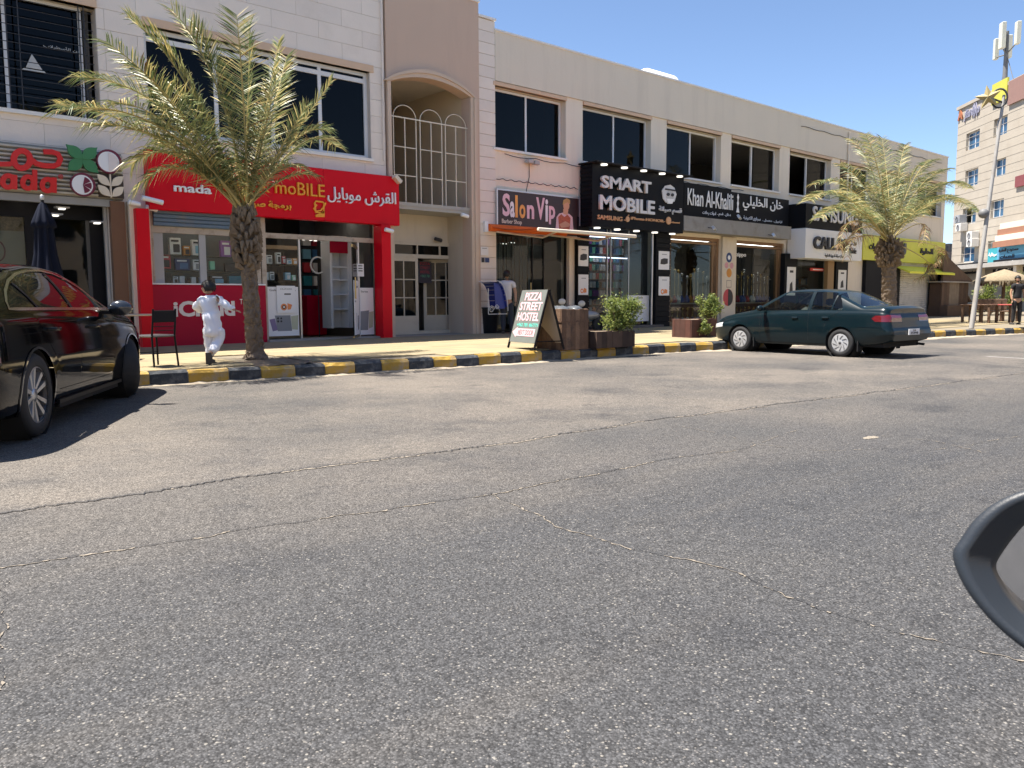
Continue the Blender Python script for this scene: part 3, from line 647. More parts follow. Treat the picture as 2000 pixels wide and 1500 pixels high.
def ribbon(mb, pts, wd, Y, T, closed=False, px=True):
    q = [Vector(P(*p, Y)) if px else Vector(p) for p in pts]; n = len(q); L1 = []; L2 = []
    for i in range(n):
        a = q[i-1] if (i or closed) else q[i]; b = q[(i+1) % n] if (i < n-1 or closed) else q[i]; d = (b-a).normalized(); nn = Vector((-d.y, d.x))
        ww = wd[i] if isinstance(wd, list) else wd; L1.append(q[i]-nn*ww/2); L2.append(q[i]+nn*ww/2)
    if closed: L1.append(L1[0]); L2.append(L2[0])
    strip(mb, L1, L2, Y-T, Y); return mb
def ell(cx, cy, rx, ry, n=24, a0=0, a1=360): return [(cx+rx*math.cos(R(a0+(a1-a0)*i/n)), cy-ry*math.sin(R(a0+(a1-a0)*i/n))) for i in range(n+(0 if a1-a0 == 360 else 1))]
def ppoly(mb, pts, Y, T): q = [P(*p, Y) for p in pts]; return mb.prism(q, Y-T, Y)

ORD0 = ['first', 'second', 'third', 'fourth']
# ---- juice bar at the left edge
Y0 = 17.28
S = sthing('slatted_sign', 'pale slatted fascia sign with red Arabic and Latin letters and fruit emblems', 'shop sign', 120, 330, Y0)
xL = P(0, 300, Y0)[0]-2.2; xR = P(241, 330, Y0)[0]; zt = P(241, 302, Y0)[1]; zb = P(241, 388, Y0)[1]
slm = C_('pale_slat', (.50, .47, .40), rough=.5, stain=(.38, .34, .28), sscale=2); nsl = 11
t = MB(); t.box(xL, xR, Y0+.1, FY-.03, zb-.02, zt+.02); obj('backing', t, C_('slat_backing', (.25, .24, .21)), S)
for i in range(nsl):
    z0 = zb+(zt-zb)*i/nsl; h = (zt-zb)/nsl; t = MB(); t.add([(xL, Y0+.095, z0), (xR, Y0+.095, z0), (xR, Y0+.03, z0+h*.25), (xL, Y0+.03, z0+h*.25), (xR, Y0+.03, z0+h*.62), (xL, Y0+.03, z0+h*.62), (xR, Y0+.095, z0+h*.8), (xL, Y0+.095, z0+h*.8)], [(0, 1, 2, 3), (3, 2, 4, 5), (5, 4, 6, 7), (0, 3, 5, 7), (1, 6, 4, 2)])
    obj('slat', t, slm, S)
t = MB(); Yl = Y0+.0
ribbon(t, [(84, 297), (100, 297), (112, 301), (117, 311), (113, 321), (104, 325), (85, 324), (70, 320), (62, 313)], .095, Yl, .05)
ribbon(t, ell(42, 312, 16, 17), .10, Yl-.003, .05, True)
ribbon(t, [(-40, 316), (0, 321), (18, 321), (27, 317)], .085, Yl, .05); ribbon(t, [(-60, 280), (-60, 322)], .09, Yl, .05)
obj('lettering', t, rdl, S)
t = MB()
for (cx, cy, top_) in ((15, 355, 342), (54, 357, 332), (92, 362, 347)):
    ribbon(t, ell(cx, cy, 10.5, 11.5), .085, Yl, .05, True); ribbon(t, [(cx+13, top_), (cx+13, cy+15)], .08, Yl-.004, .05)
ribbon(t, ell(-28, 352, 10, 11), .085, Yl, .05, True)
obj('lettering', t, rdl, S)
text('®', 113, 340, 123, 350, Yl, rdl, S, depth=.03)
t = MB()
for sx, sy in ((-1, -1), (1, -1), (-1, 1), (1, 1)):
    cx, cz = P(160, 311, Yl); ang = math.atan2(sy*.9, sx); Lf = .36; pts = []
    for k in range(9): s_ = k/8; pts.append((s_*Lf, .105*math.sin(math.pi*min(1, s_*1.08))**.8 if k not in (0, 8) else 0))
    pts = pts+[(a, -b) for a, b in reversed(pts[1:-1])]; ca, sa = math.cos(ang), math.sin(ang)
    t.prism([(cx+a*ca-b*sa, cz+a*sa+b*ca) for a, b in pts], Yl-.06-.003*(sx+2*sy), Yl)
obj('leaf_emblem', t, C_('leaf_green', (.05, .22, .085), rough=.45), S)
maroon = C_('maroon', (.16, .012, .04), rough=.4); cream_l = C_('cream_letter', (.74, .64, .50), rough=.5); pinkw = C_('pink_white', (.80, .72, .69), rough=.5)
def disc(mb, cx, cy, rpx, Y, T, a0=0, a1=360):
    x, z = P(cx, cy, Y); r = P(cx+rpx, cy, Y)[0]-x; pts = [(x+r*math.cos(R(a)), z+r*math.sin(R(a))) for a in [a0+(a1-a0)*i/24 for i in range(25 if a1-a0 < 360 else 24)]]
    if a1-a0 < 180: pts.append((x, z))
    mb.prism(pts, Y-T, Y)
for (cx, cy, kind) in ((212, 316, 0), (161, 361, 1)):
    t = MB(); disc(t, cx, cy, 24.5, Yl, .05); e_ = obj('fruit_emblem', t, maroon, S)
    t = MB(); disc(t, cx, cy, 20.5, Yl-.052, .01); obj('disc', t, wht, e_)
    t = MB()
    if kind == 0: disc(t, cx, cy, 19, Yl-.066, .004, -90, 90); obj('half', t, pinkw, e_)
    else:
        for a in (-82, -27, 28): disc(t, cx+1, cy, 17, Yl-.066, .004, a, a+48)
        obj('segment', t, maroon, e_)
t = MB(); Yp = Yl+.03
t.box(*[P(190, 338, Yp)[0], P(240, 340, Yp)[0]], Yp-.005, Yp+.02, P(215, 386, Yp)[1], P(215, 340, Yp)[1]); obj('dark_square', t, C_('dark_brown', (.06, .04, .03)), S)
t = MB(); cx, cz = P(215, 362, Yl); z_lo = P(215, 386, Yl)[1]; z_hi = P(215, 341, Yl)[1]
t.box(cx-.012, cx+.012, Yl-.05, Yl, z_lo, z_hi)
for lz in (z_lo+.02, (z_lo+z_hi)/2):
    for s_ in (-1, 1):
        ang = R(90-s_*48); Lf = .30; pts = [(k/8*Lf, .075*math.sin(math.pi*k/8)) for k in range(9)]; pts += [(a, -b) for a, b in reversed(pts[1:-1])]; ca, sa = math.cos(ang), math.sin(ang)
        t.prism([(cx+s_*.012+a*ca-b*sa, lz+a*sa+b*ca) for a, b in pts], Yl-.055-.002*s_, Yl)
obj('plant_emblem', t, cream_l, S)
t = MB(); t.box(xL, xR-.2, FY-.14, FY-.001, P(150, 400, 17.4)[1], zb-.03); obj('shutter_box', t, C_('shutter_grey', (.30, .30, .29), rough=.5), LB)
# shopfront
YG = 17.8
sf = MB(); x0, x1 = s0[0], P(207, 500, YG)[0]; zh = P(120, 428, YG)[1]; sf.box(x0, x1, YG-.02, YG+.1, zh, s0[3]+.02)
for pa, pb in ((52, 106), (178, 207)): sf.box(P(pa, 500, YG)[0], P(pb, 500, YG)[0], YG-.02, YG+.08, .28, zh)
sf.box(P(106, 500, YG)[0], P(178, 500, YG)[0], YG-.01, YG+.07, .28, .42); f0 = obj('shopfront', sf, blackf, LB)
for pa, pb in ((-300, 52), (106, 178)): t = MB(); t.box(P(pa, 500, YG)[0], P(pb, 500, YG)[0], YG+.02, YG+.03, .3, zh); obj('glass_pane', t, shopg, f0)
t = MB(); t.box(P(205, 500, 17.6)[0], P(211, 500, 17.6)[0], 17.55, 17.62, .28, s0[3]); obj('door_post', t, silver, f0)
panel('brown_panel', 215, 392, 256, 640, 17.33, .16, brownp, LB)
t = MB(); x0, x1 = P(256.5, 500, 17.3)[0], P(275, 500, 17.3)[0]; t.bbox(x0, x1, 17.28, 17.49, .27, P(265, 393, 17.3)[1], .01); obj('cream_pillar', t, C_('cream_paint', (.86, .75, .58), rough=.7, var=.04), LB)
pan = C_('tan_mosaic', (.30, .20, .10), rough=.8, var=.9, vs=26)
W0 = sthing('window_poster', 'cream window film with a brown leaf pattern across its top, left of the umbrella', 'poster', 20, 500, YG+.08)
t = MB(); t.box(P(-200, 500, YG+.1)[0], P(50, 500, YG+.1)[0], YG+.1, YG+.11, .3, zh); obj('film', t, C_('film_cream', (.42, .40, .30), rough=.7), W0)
t = MB(); t.box(P(-200, 500, YG+.1)[0], P(50, 500, YG+.1)[0], YG+.092, YG+.099, P(20, 450, YG)[1], zh); obj('pattern', t, pan, W0)
t = MB(); x, z = P(-6, 490, YG+.09); ribbon(t, [(x+.13*math.cos(a/10*math.pi), z+.19*math.sin(a/10*math.pi)) for a in range(20)], .025, YG+.099, .004, True, px=False); obj('ring_print', t, maroon, W0)
for k, (px, py) in enumerate(((46, 386), (118, 409), (190, 436), (105, 422))):
    x, z = P(px, py, 17.55+.12*(k % 2)); o = thing('downlight', ['long recessed lamp over the juice bar window', 'round dome lamp under the juice bar header', 'narrow lamp at the right of the juice bar door', 'small lamp right of the umbrella tip'][k], 'lamp', (x, 17.6, z))
    t = MB(); t.box(x-(.1 if k == 0 else .05), x+(.1 if k == 0 else .05), 17.5, 17.62, z-.012, z+.012); obj('lamp_lens', t, lampm, o)
    t = MB(); t.box(x-.12, x+.12, 17.48, 17.64, z+.013, z+.04); obj('lamp_body', t, C_('lamp_grey', (.4, .4, .4)), o)

# ---- red phone shop
YS = depth_for(283, 292, 360); x0s, x1s = P(292, 400, YS)[0], P(780, 400, YS)[0]; z1s = P(780, 346, YS)[1]; z0s = P(780, 441, YS)[1]
S = thing('red_sign', 'long red box sign with white and orange phone shop lettering', 'shop sign', ((x0s+x1s)/2, YS, z0s))
t = MB(); xm = P(633, 400, YS)[0]; xq = P(470, 400, YS)[0]
for a, b in ((x0s, xq), (xq, xm), (xm, x1s)): t = MB(); t.bbox(a+.003, b-.003, YS, FY-.03, z0s, z1s, .012); obj('sign_panel', t, red, S)
YL = YS-.005
text('mada', 338, 357, 412, 380, YL, wht, S, bold=.02, depth=.05)
text('SHARK moBILE', 416, 340, 633, 386, YL, org, S, bold=.0, depth=.05)
text('القرش موبايل', 638, 364, 772, 406, YL, wht, S, ar=True, bold=.0, depth=.05)
text('برمجة صيانة', 470, 388, 568, 412, YL, org, S, ar=True, bold=.03, depth=.04)
t = MB(); ribbon(t, [(614, 397), (616, 393), (630, 395), (632, 398), (631, 416), (616, 415)], .035, YL, .03, True); ribbon(t, [(618, 400), (612, 408), (616, 413), (626, 411), (634, 400), (635, 396)], .03, YL-.003, .03); ppoly(t, [(615, 420), (623, 417), (633, 411), (633, 424), (616, 424)], YL, .03); obj('phone_emblem', t, org, S)
# cladding pillars
for pa, pb, yb in ((275, 300, 670), (748, 766, 658)):
    Yp = 17.12; t = MB(); t.bbox(P(pa, 600, Yp)[0], P(pb, 600, Yp)[0], Yp, FY-.03, .26, z0s-.005, .012); obj('red_pillar', t, red, LB)
# left window: shutter box, beam, low wall
YW = 17.52; xw0, xw1 = P(300, 500, YW)[0], P(506, 500, YW)[0]; xr0, xr1 = P(518, 500, YW)[0], P(738, 500, YW)[0]
zsh = P(300, 441, YW)[1]; bl_ = C_('blue_shutter', (.11, .17, .24), rough=.5, stain=(.25, .2, .15), sscale=3)
for k in range(4): h = (z0s+.02-zsh)/4; t = MB(); t.bbox(xw0, xw1, YW-.1-.012*k, YW, zsh+h*k+.004, zsh+h*(k+1), .012); obj('shutter_slat', t, bl_, LB)
zb0, zb1 = P(740, 462, YW)[1], P(740, 449, YW)[1]
fr = MB(); fr.box(xw0, xw1, YW-.03, YW+.08, zsh-.13, zsh-.005); fr.box(xr0, xr1, YW-.03, YW+.08, zsh-.13, zsh-.02)
for pa, pb in ((500, 507), (509, 518), (733, 740), (296, 300)): fr.box(P(pa, 500, YW)[0], P(pb, 500, YW)[0], YW-.05, YW+.1, .28, z0s)
f1 = obj('shopfront', fr, beige, LB)
zl = P(300, 553, YW)[1]; t = MB(); t.box(xw0, xw1, YW+.02, YW+.03, zl, zsh-.12); obj('glass_pane', t, clear, f1)
al = MB(); xm2 = P(398, 500, YW)[0]; al.box(xm2-.09, xm2+.05, YW, YW+.06, zl, zsh-.12); al.box(xw0, xw0+.2, YW+.005, YW+.06, zl, zsh-.12); obj('mullion', al, C_('grey_aluminium', (.38, .39, .40), rough=.4), f1)
Yb_ = 17.40; xb0, xb1 = P(299, 600, Yb_)[0], P(520, 600, Yb_)[0]; t = MB(); t.bbox(xb0, xb1, Yb_, YW+.3, .27, zl-.03, .008); obj('low_wall', t, redp, LB)
t = MB(); t.box(xb0-.0, xb1, Yb_-.02, YW+.3, zl-.029, zl); obj('ledge', t, paper, LB)
text('iCloud', 338, 588, 459, 617, Yb_-.003, C_('cream_white', (.80, .72, .66), rough=.6), LB, bold=.035, depth=.012)
text('™', 468, 584, 481, 594, Yb_-.003, MATS['cream_white'], LB, depth=.012)
# right opening
g2 = MB(); xg = P(585, 500, YW)[0]; g2.box(xr0, xg, YW+.02, YW+.03, .3, zsh-.12); g2.box(P(702, 500, YW)[0], xr1, YW+.022, YW+.032, .3, zsh-.12); obj('glass_pane', g2, clear, f1)
t = MB(); t.box(xg-.02, xg+.02, YW, YW+.06, .3, zsh-.12); t.box(P(700, 500, YW)[0]-.02, P(700, 500, YW)[0]+.02, YW, YW+.06, .3, zsh-.12); obj('mullion', t, silver, f1)
t = MB(); t.box(xb1, P(742, 600, YW)[0], YW-.25, YW+.3, .2, .335); obj('door_step', t, C_('grey_floor', (.3, .28, .26)), LB)
# open glass door with handle
xd, _ = P(699, 600, YW); Dm = Matrix.Translation((xd, YW-.02, 0)) @ Matrix.Rotation(R(52), 4, 'Z')
t = MB(); t.box(-.95, 0, -.006, .006, .36, zsh-.3); dl = obj('open_door', t, clear, LB, WM[LB.name].inverted() @ Dm)
t = MB(); t.box(-.95, 0, -.02, .02, zsh-.3, zsh-.24); t.box(-.95, 0, -.02, .02, .34, .37); t.tube([(-.85, -.05, 1.25), (-.85, -.05, 1.75)], .017, 8); obj('door_handle', t, C_('brass', (.55, .42, .2), rough=.3, metal=.8), dl, I4)
# notice papers and posters
def poster(label, px0, pyt, px1, pyb, Y, kind, M=None, loc=None):
    """kind: list of printed shapes in the poster's own 0..1 frame: (x0,x1,z0,z1,material) or ('t',string,x0,x1,z0,z1,material)"""
    if loc: wd, ht = loc[0], loc[1]; root = thing('poster', label, 'poster', M=M)
    else:
        x0, x1, z0, z1 = rect(px0, pyt, px1, pyb, Y); wd, ht = x1-x0, z1-z0; root = thing('poster', label, 'poster', (x0, Y, z0))
    t = MB(); t.box(0, wd, 0, .012, 0, ht); lobj('sheet', t, paper, root)
    for k_, sh in enumerate(kind):
        if sh[0] == 't':
            me = text_mesh('lettering', sh[1], sh[2]*wd, sh[3]*wd, sh[4]*ht, sh[5]*ht, .003, sh[6])
            for v in me.vertices: v.co.y -= .002
            lobj('lettering', me, None, root)
        elif sh[0] == 'o':
            n = 20; t = MB(); t.prism([(sh[1]*wd+sh[3]*wd*math.cos(2*math.pi*i/n), sh[2]*ht+sh[3]*wd*math.sin(2*math.pi*i/n)) for i in range(n)], -.002-.0008*k_, -.0003); lobj('print', t, sh[4], root)
        elif sh[0] == 'p':
            t = MB(); t.prism([(a*wd, b*ht) for a, b in sh[1]], -.002-.0008*k_, -.0003); lobj('print', t, sh[2], root)
    return root
phone = C_('phone_grey', (.20, .22, .25), rough=.4); lav = C_('phone_lavender', (.22, .17, .30)); limeg = C_('phone_olive', (.45, .46, .33)); pinkg = C_('print_orange', (.75, .25, .08))
def phones(two=1): return [('t', 'Galaxy S22 Ultra', .08, .92, .90, .955, ink), ('p', [(.05, .34), (.22, .36), (.3, .12), (.14, .10)], lav), ('p', [(.22, .42), (.72, .42), (.76, .10), (.30, .10)], phone), ('p', [(.74, .40), (.98, .42), (.95, .12), (.76, .13)], limeg), ('o', .32, .36, .035, ink), ('o', .32, .30, .035, ink), ('o', .42, .36, .03, ink), ('o', .42, .30, .03, ink), ('p', [(.3, .78), (.7, .78), (.7, .81), (.3, .81)], grey)]
poster('white phone advertisement on the glass left of the open doorway', 521, 560, 585, 655, YW-.03, phones())
poster('white phone advertisement at the right of the open glass door', 702, 562, 731, 653, YW-.03, [('t', 'Series', .1, .6, .9, .94, ink), ('p', [(.05, .50), (.65, .52), (.55, .10), (.02, .10)], phone), ('p', [(.65, .48), (.98, .50), (.9, .16), (.6, .13)], limeg)])
poster('leaflet with an orange watch picture overlapping the phone advertisement', 540, 558, 578, 611, YW-.06, [('t', 'HUAWEI', .2, .8, .86, .90, ink), ('p', [(.4, .67), (.75, .67), (.75, .72), (.4, .72)], ink), ('o', .36, .22, .17, pinkg), ('o', .36, .22, .10, ink), ('o', .36, .22, .05, paper), ('p', [(.55, .36), (.8, .3), (.72, .14), (.56, .12)], pinkg)])
poster('white poster standing on the open glass door of the phone shop', 0, 0, 0, 0, 0, [('t', 'Galaxy S22', .1, .7, .86, .90, ink), ('p', [(.62, .34), (.74, .36), (.76, .10), (.62, .08)], ink), ('p', [(.35, .4), (.38, .4), (.42, .15), (.39, .15)], grey), ('p', [(.1, .6), (.3, .6), (.3, .63), (.1, .63)], grey)], M=Dm @ Matrix.Translation((-.93, -.03, .40)), loc=(.9, 1.28))
poster('small price list taped to the glass right of the open door', 697, 515, 711, 540, YW-.04, [('p', [(.2, .8), (.8, .8), (.8, .88), (.2, .88)], ink), ('p', [(.2, .6), (.8, .6), (.8, .68), (.2, .68)], ink), ('p', [(.2, .4), (.8, .4), (.8, .48), (.2, .48)], ink)])
# goods in the window
def good(label, px0, py0, px1, py1, Y, m, pic=None, cat='product box', name='product_box', d=.10):
    x0, x1, z0, z1 = rect(px0, py0, px1, py1, Y); o = thing(name, label, cat, ((x0+x1)/2, Y, z0))
    t = MB(); t.bbox(x0, x1, Y, Y+d, z0, z1, .004); obj('carton', t, m, o)
    if pic: w_, h_ = x1-x0, z1-z0; t = MB(); t.bbox(x0+w_*.3, x1-w_*.12, Y-.006, Y-.0005, z0+h_*.12, z0+h_*.62, .003); obj('picture', t, pic, o); t = MB(); t.box(x0+w_*.12, x1-w_*.2, Y-.005, Y-.0005, z0+h_*.76, z0+h_*.88); obj('label_strip', t, ink if m is paper else wht, o)
    return o
pk = {n: C_('box_'+n, c, rough=.45) for n, c in dict(orange=(.6, .25, .03), blue=(.05, .16, .35), purple=(.3, .1, .38), red=(.5, .04, .06), green=(.2, .55, .38), navy=(.02, .05, .16), teal=(.03, .22, .28), black=(.02, .02, .022), lightblue=(.2, .45, .6)).items()}
YP = 17.95
L_ = [('large white carton with dark speaker picture on the upper shelf', 331, 464, 354, 497, paper, ink), ('small orange carton on the upper shelf', 358, 480, 372, 499, pk['orange'], ink), ('white carton with light blue picture on the upper shelf', 375, 468, 395, 499, paper, pk['lightblue']), ('purple edged carton next to the palm trunk', 431, 470, 452, 502, pk['purple'], paper),
      ('red topped carton at the far left of the middle shelf', 312, 497, 334, 525, pk['red'], ink), ('dark blue wide carton on the middle shelf', 342, 505, 371, 528, pk['navy'], pk['blue']), ('white carton with earbuds picture on the middle shelf', 377, 507, 396, 528, paper, grey), ('small mint green carton right of the window mullion', 410, 510, 420, 527, pk['green'], None), ('long black carton with white wording beside the palm trunk', 440, 514, 470, 531, pk['black'], None),
      ('slim white carton first on the bottom shelf', 311, 539, 320, 554, paper, ink), ('black block shaped carton on the bottom shelf', 323, 533, 335, 554, pk['black'], None), ('slim white carton with black phone on the bottom shelf', 338, 540, 348, 554, paper, pk['black']), ('plain slim white carton in the middle of the bottom shelf', 351, 539, 361, 554, paper, None), ('small black carton between two white ones on the bottom shelf', 363, 543, 372, 554, pk['black'], None), ('plain slim white carton left of the mullion foot', 374, 541, 383, 554, paper, None), ('white carton with a check mark on the bottom shelf', 391, 541, 399, 554, paper, grey), ('wide black carton right of the mullion on the bottom shelf', 411, 538, 440, 555, pk['black'], pk['lightblue']), ('wide teal carton behind the palm trunk', 447, 539, 472, 555, pk['teal'], None)]
for l_, a, b, c, d_, m, p_ in L_: good(l_+' in the phone shop window', a, b, c, d_, YP, m, p_)
L2 = [('white carton at the left of the upper shelf', 521, 498, 532, 515, paper, grey), ('tall white carton with black speaker', 540, 493, 549, 515, paper, ink), ('pink and white carton', 551, 500, 558, 515, pk['red'], paper), ('white carton with camera picture', 560, 505, 570, 516, paper, pk['lightblue']), ('yellow and white carton', 571, 504, 581, 517, pk['orange'], paper), ('narrow white carton at the left of the lower shelf', 520, 532, 525, 547, paper, None), ('white carton second on the lower shelf', 527, 531, 536, 547, paper, grey), ('pale blue carton on the lower shelf', 557, 532, 568, 547, pk['lightblue'], paper), ('pale green carton on the lower shelf', 570, 537, 578, 548, pk['green'], paper)]
for l_, a, b, c, d_, m, p_ in L2: good(l_+' by the shop doorway', a, b, c, d_, YP, m, p_)
sh = MB()
for py in (499, 529, 555): _, z = P(400, py+1, YP); sh.box(xw0+.1, xw1-.02, YP-.05, YP+.25, z-.025, z-.006)
for py in (516, 548): _, z = P(550, py+1, YP); sh.box(xr0+.05, P(584, 500, YP)[0], YP-.05, YP+.25, z-.025, z-.006)
x0, x1, z0, z1 = rect(518, 478, 583, 488, YP+.1); sh.mi = 0
SH = thing('display_shelves', 'glass display shelves behind the phone shop window', 'shelf', (xw0, YP, .28)); obj('shelf', sh, glass('shelf_glass', (.5, .6, .58), .6), SH)
t = MB(); t.box(x0, x1, YP+.1, YP+.3, z0, z1); obj('wood_header', t, C_('light_wood', (.5, .33, .2)), SH)
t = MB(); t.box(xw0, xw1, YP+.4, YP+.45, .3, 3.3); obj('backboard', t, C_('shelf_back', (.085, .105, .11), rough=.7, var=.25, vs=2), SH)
# inside behind the doorway
D = thing('display_cabinet', 'tall white display cabinet with red header inside the doorway', 'cabinet', (P(672, 600, 18.3)[0], 18.3, .3))
x0, x1, z0, z1 = rect(643, 460, 690, 640, 18.2); t = MB(); t.box(x1-.12, x1, 18.2, 18.6, z0, z1); t.box(x0, x0+.06, 18.2, 18.6, z0, z1); t.box(x0, x1, 18.6, 18.65, z0, z1); t.box(x0, x1, 18.2, 18.6, z1-.05, z1)
for f_ in (.2, .36, .52, .66): t.box(x0+.06, x1-.12, 18.22, 18.6, z0+(z1-z0)*f_, z0+(z1-z0)*f_+.03)
obj('case', t, paper, D); t = MB(); t.box(x0+.0, x1-.12, 18.17, 18.195, z1-.42, z1-.06); obj('header', t, redp, D); 
t = MB(); x, z = P(621, 518, 18.6); t.tube([(x+.2*math.cos(a*math.pi/10), 18.6, z+.2*math.sin(a*math.pi/10)) for a in range(21)], .022, 6, caps=False); rl = obj('ring_light', t, paper); tag(rl, 'white ring light seen through the shop doorway', 'ring light')
t2 = MB(); t2.tube([(x, 18.62, .3), (x, 18.62, z-.2)], .015, 6); obj('stand', t2, ink, rl)
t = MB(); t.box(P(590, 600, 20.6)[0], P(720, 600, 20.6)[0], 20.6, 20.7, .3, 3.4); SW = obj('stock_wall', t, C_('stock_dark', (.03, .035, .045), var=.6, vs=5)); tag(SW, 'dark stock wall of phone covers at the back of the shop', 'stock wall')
cols_ = ['red', 'orange', 'blue', 'black', 'teal', 'navy', 'lightblue', 'purple']; r_ = random.Random(2); k = 0
for i in range(9):
    for j in range(6):
        x = P(592, 600, 20.6)[0]+i*.30; z = .9+j*.36; t = MB(); t.bbox(x, x+.2+.05*r_.random(), 20.5, 20.59, z, z+.26, .005)
        obj('hanging_pack', t, pk[r_.choice(cols_)] if r_.random() < .75 else paper, SW)
x, z = P(610, 600, 19.6); t = MB(); t.bbox(x-.2, x+.35, 19.5, 20.1, .3, 1.35, .03); tag(obj('counter', t, redp), 'red counter in the dark of the phone shop', 'counter')
for k, px in enumerate((582, 593, 607, 616)):
    x, z = P(px, 466+k, 18.9); t = MB(); t.box(x-.035, x+.035, 18.88, 18.92, z-.025, z+.025); tag(obj('ceiling_lamp_or_fill', t, lampm), 'tiny lit ceiling spot in the red phone shop doorway, '+ORD0[k]+' from the left', 'lamp', 'ceiling spots in the phone shop')

# ---- hostel poster in the passage
Hp = sthing('hostel_poster', 'dark hostel poster with red lettering beside the entrance doors', 'poster', 828, 552, DY+.35)
x0, x1, z0, z1 = rect(817, 510, 843, 553, DY+.35); t = MB(); t.box(x0, x1, DY+.35, DY+.37, z0, z1); obj('sheet', t, C_('poster_dark', (.04, .035, .05)), Hp)
hz = z1-z0; rdt = C_('dull_red', (.45, .05, .07)); 
for k, s_ in enumerate(('PIZZA', 'STREET', 'HOSTEL', '+962 781')):
    me = text_mesh('lettering', s_, x0+.06, x1-.06, z1-hz*(.19*k+.17), z1-hz*(.19*k+.05), .004, rdt if k != 3 else C_('dull_green', (.1, .35, .2)))
    for v in me.vertices: v.co.y += DY+.346
    obj('lettering', me, None, Hp)

# ---- barber
YB = 17.40
x0, x1, z0, z1 = rect(971, 371, 1131, 468, YB); z1 = P(971, 370, YB)[1]; z0 = P(971, 452, YB)[1]
S = thing('barber_sign', 'dark brown barber sign with white and orange lettering and a waistcoated figure', 'shop sign', ((x0+x1)/2, YB, z0))
t = MB(); t.box(x0, x1, YB, FY-.002, z0, z1); obj('sign_panel', t, C_('sign_brown', (.035, .018, .02), rough=.4), S)
t = MB(); frame_box(t, x0-.03, x1+.03, z0-.03, z1+.03, YB-.02, .06, .04); obj('sign_frame', t, silver, S)
pkl = C_('pink_letter', (.80, .55, .60), rough=.5); YL = YB-.003; orl = C_('amber_letter', (.85, .42, .10), rough=.5)
for s_, a, b, pt, pb_, m in (('S', 981, 996, 377, 423, pkl), ('a', 996, 1005, 393, 425, wht), ('l', 1006, 1011, 381, 425, orl), ('o', 1014, 1026, 399, 427, orl), ('n', 1029, 1043, 400, 428, pkl), ('V', 1047, 1064, 385, 430, pkl), ('i', 1065, 1070, 389, 433, wht), ('p', 1072, 1084, 402, 439, pkl)): text(s_, a, pt, b, pb_, YL, m, S, bold=.03, depth=.008)
text('Barber Shop', 980, 427, 1019, 441, YL, cream_l, S, bold=.02, depth=.008)
skin = C_('print_skin', (.62, .36, .22)); hairb = C_('print_hair', (.50, .32, .12)); vest = C_('print_vest', (.45, .12, .06), var=.6, vs=30); shirt = C_('print_shirt', (.75, .55, .55))
for n_, pts, m, dd in (('shirt', [(1085, 448), (1087, 424), (1092, 417), (1101, 415), (1112, 418), (1118, 424), (1120, 452)], shirt, .004), ('vest', [(1092, 448), (1090, 424), (1096, 418), (1102, 424), (1108, 419), (1114, 426), (1112, 450)], vest, .007), ('face', ell(1106, 402, 6, 9, 16), skin, .006), ('neck', [(1100, 408), (1110, 410), (1108, 420), (1100, 418)], skin, .005), ('hair', [(1099, 400), (1100, 391), (1107, 387), (1113, 391), (1113, 399), (1108, 395)], hairb, .009), ('arm', [(1092, 438), (1104, 432), (1114, 438), (1110, 443), (1096, 445)], skin, .010)):
    t = MB(); ppoly(t, pts, YL, dd); obj('figure_'+n_, t, m, S)
# awning
ZA = P(953, 443, 17.42); Yf = depth_for(955, 1052, 446, 17.42); zf = P(1052, 447, Yf)[1]; xA0 = ZA[0]; xA1 = P(1241, 467, Yf)[0]; zbk = ZA[1]
A = thing('folding_awning', 'orange folding awning with pale front bar over the barber window', 'awning', ((xA0+xA1)/2, FY, zf))
t = MB(); n = 10; vs = [(x, 17.42+(Yf-17.42)*k/n, zbk+(zf-zbk)*k/n-.06*math.sin(math.pi*k/n)+dz) for dz in (0, .012) for k in range(n+1) for x in (xA0+.04, xA1-.04)]
t.add(vs, [(2*k, 2*k+2, 2*k+3, 2*k+1) for k in range(n)]+[(2*n+2+2*k, 2*n+3+2*k, 2*n+5+2*k, 2*n+4+2*k) for k in range(n)], True); obj('fabric', t, C_('orange_canvas', (.80, .15, .02), rough=.8), A)
t = MB(); t.bbox(xA0, xA1, Yf-.05, Yf+.02, zf-.06, zf+.035, .02); obj('front_bar', t, C_('cream_bar', (.74, .66, .54), rough=.5), A)
t = MB(); t.tube([(xA0, 17.38, zbk-.02), (xA1-.9, 17.38, zbk-.02)], .10, 12); obj('roller', t, MATS['orange_canvas'], A)
for xe, xm_ in ((xA0+.25, xA0+1.2), (xA1-1.5, xA1-.45)): t = MB(); t.tube([(xe, 17.36, zbk-.12), (xm_, (17.36+Yf)/2+.1, zf-.10), (xm_-.5, Yf, zf-.03)], .03, 8); obj('arm', t, MATS['cream_bar'], A)
t = MB(); t.box(xA0-.13, xA0-.02, 17.38, FY-.03, zbk-.14, zbk+.14); obj('bracket', t, wht, A)
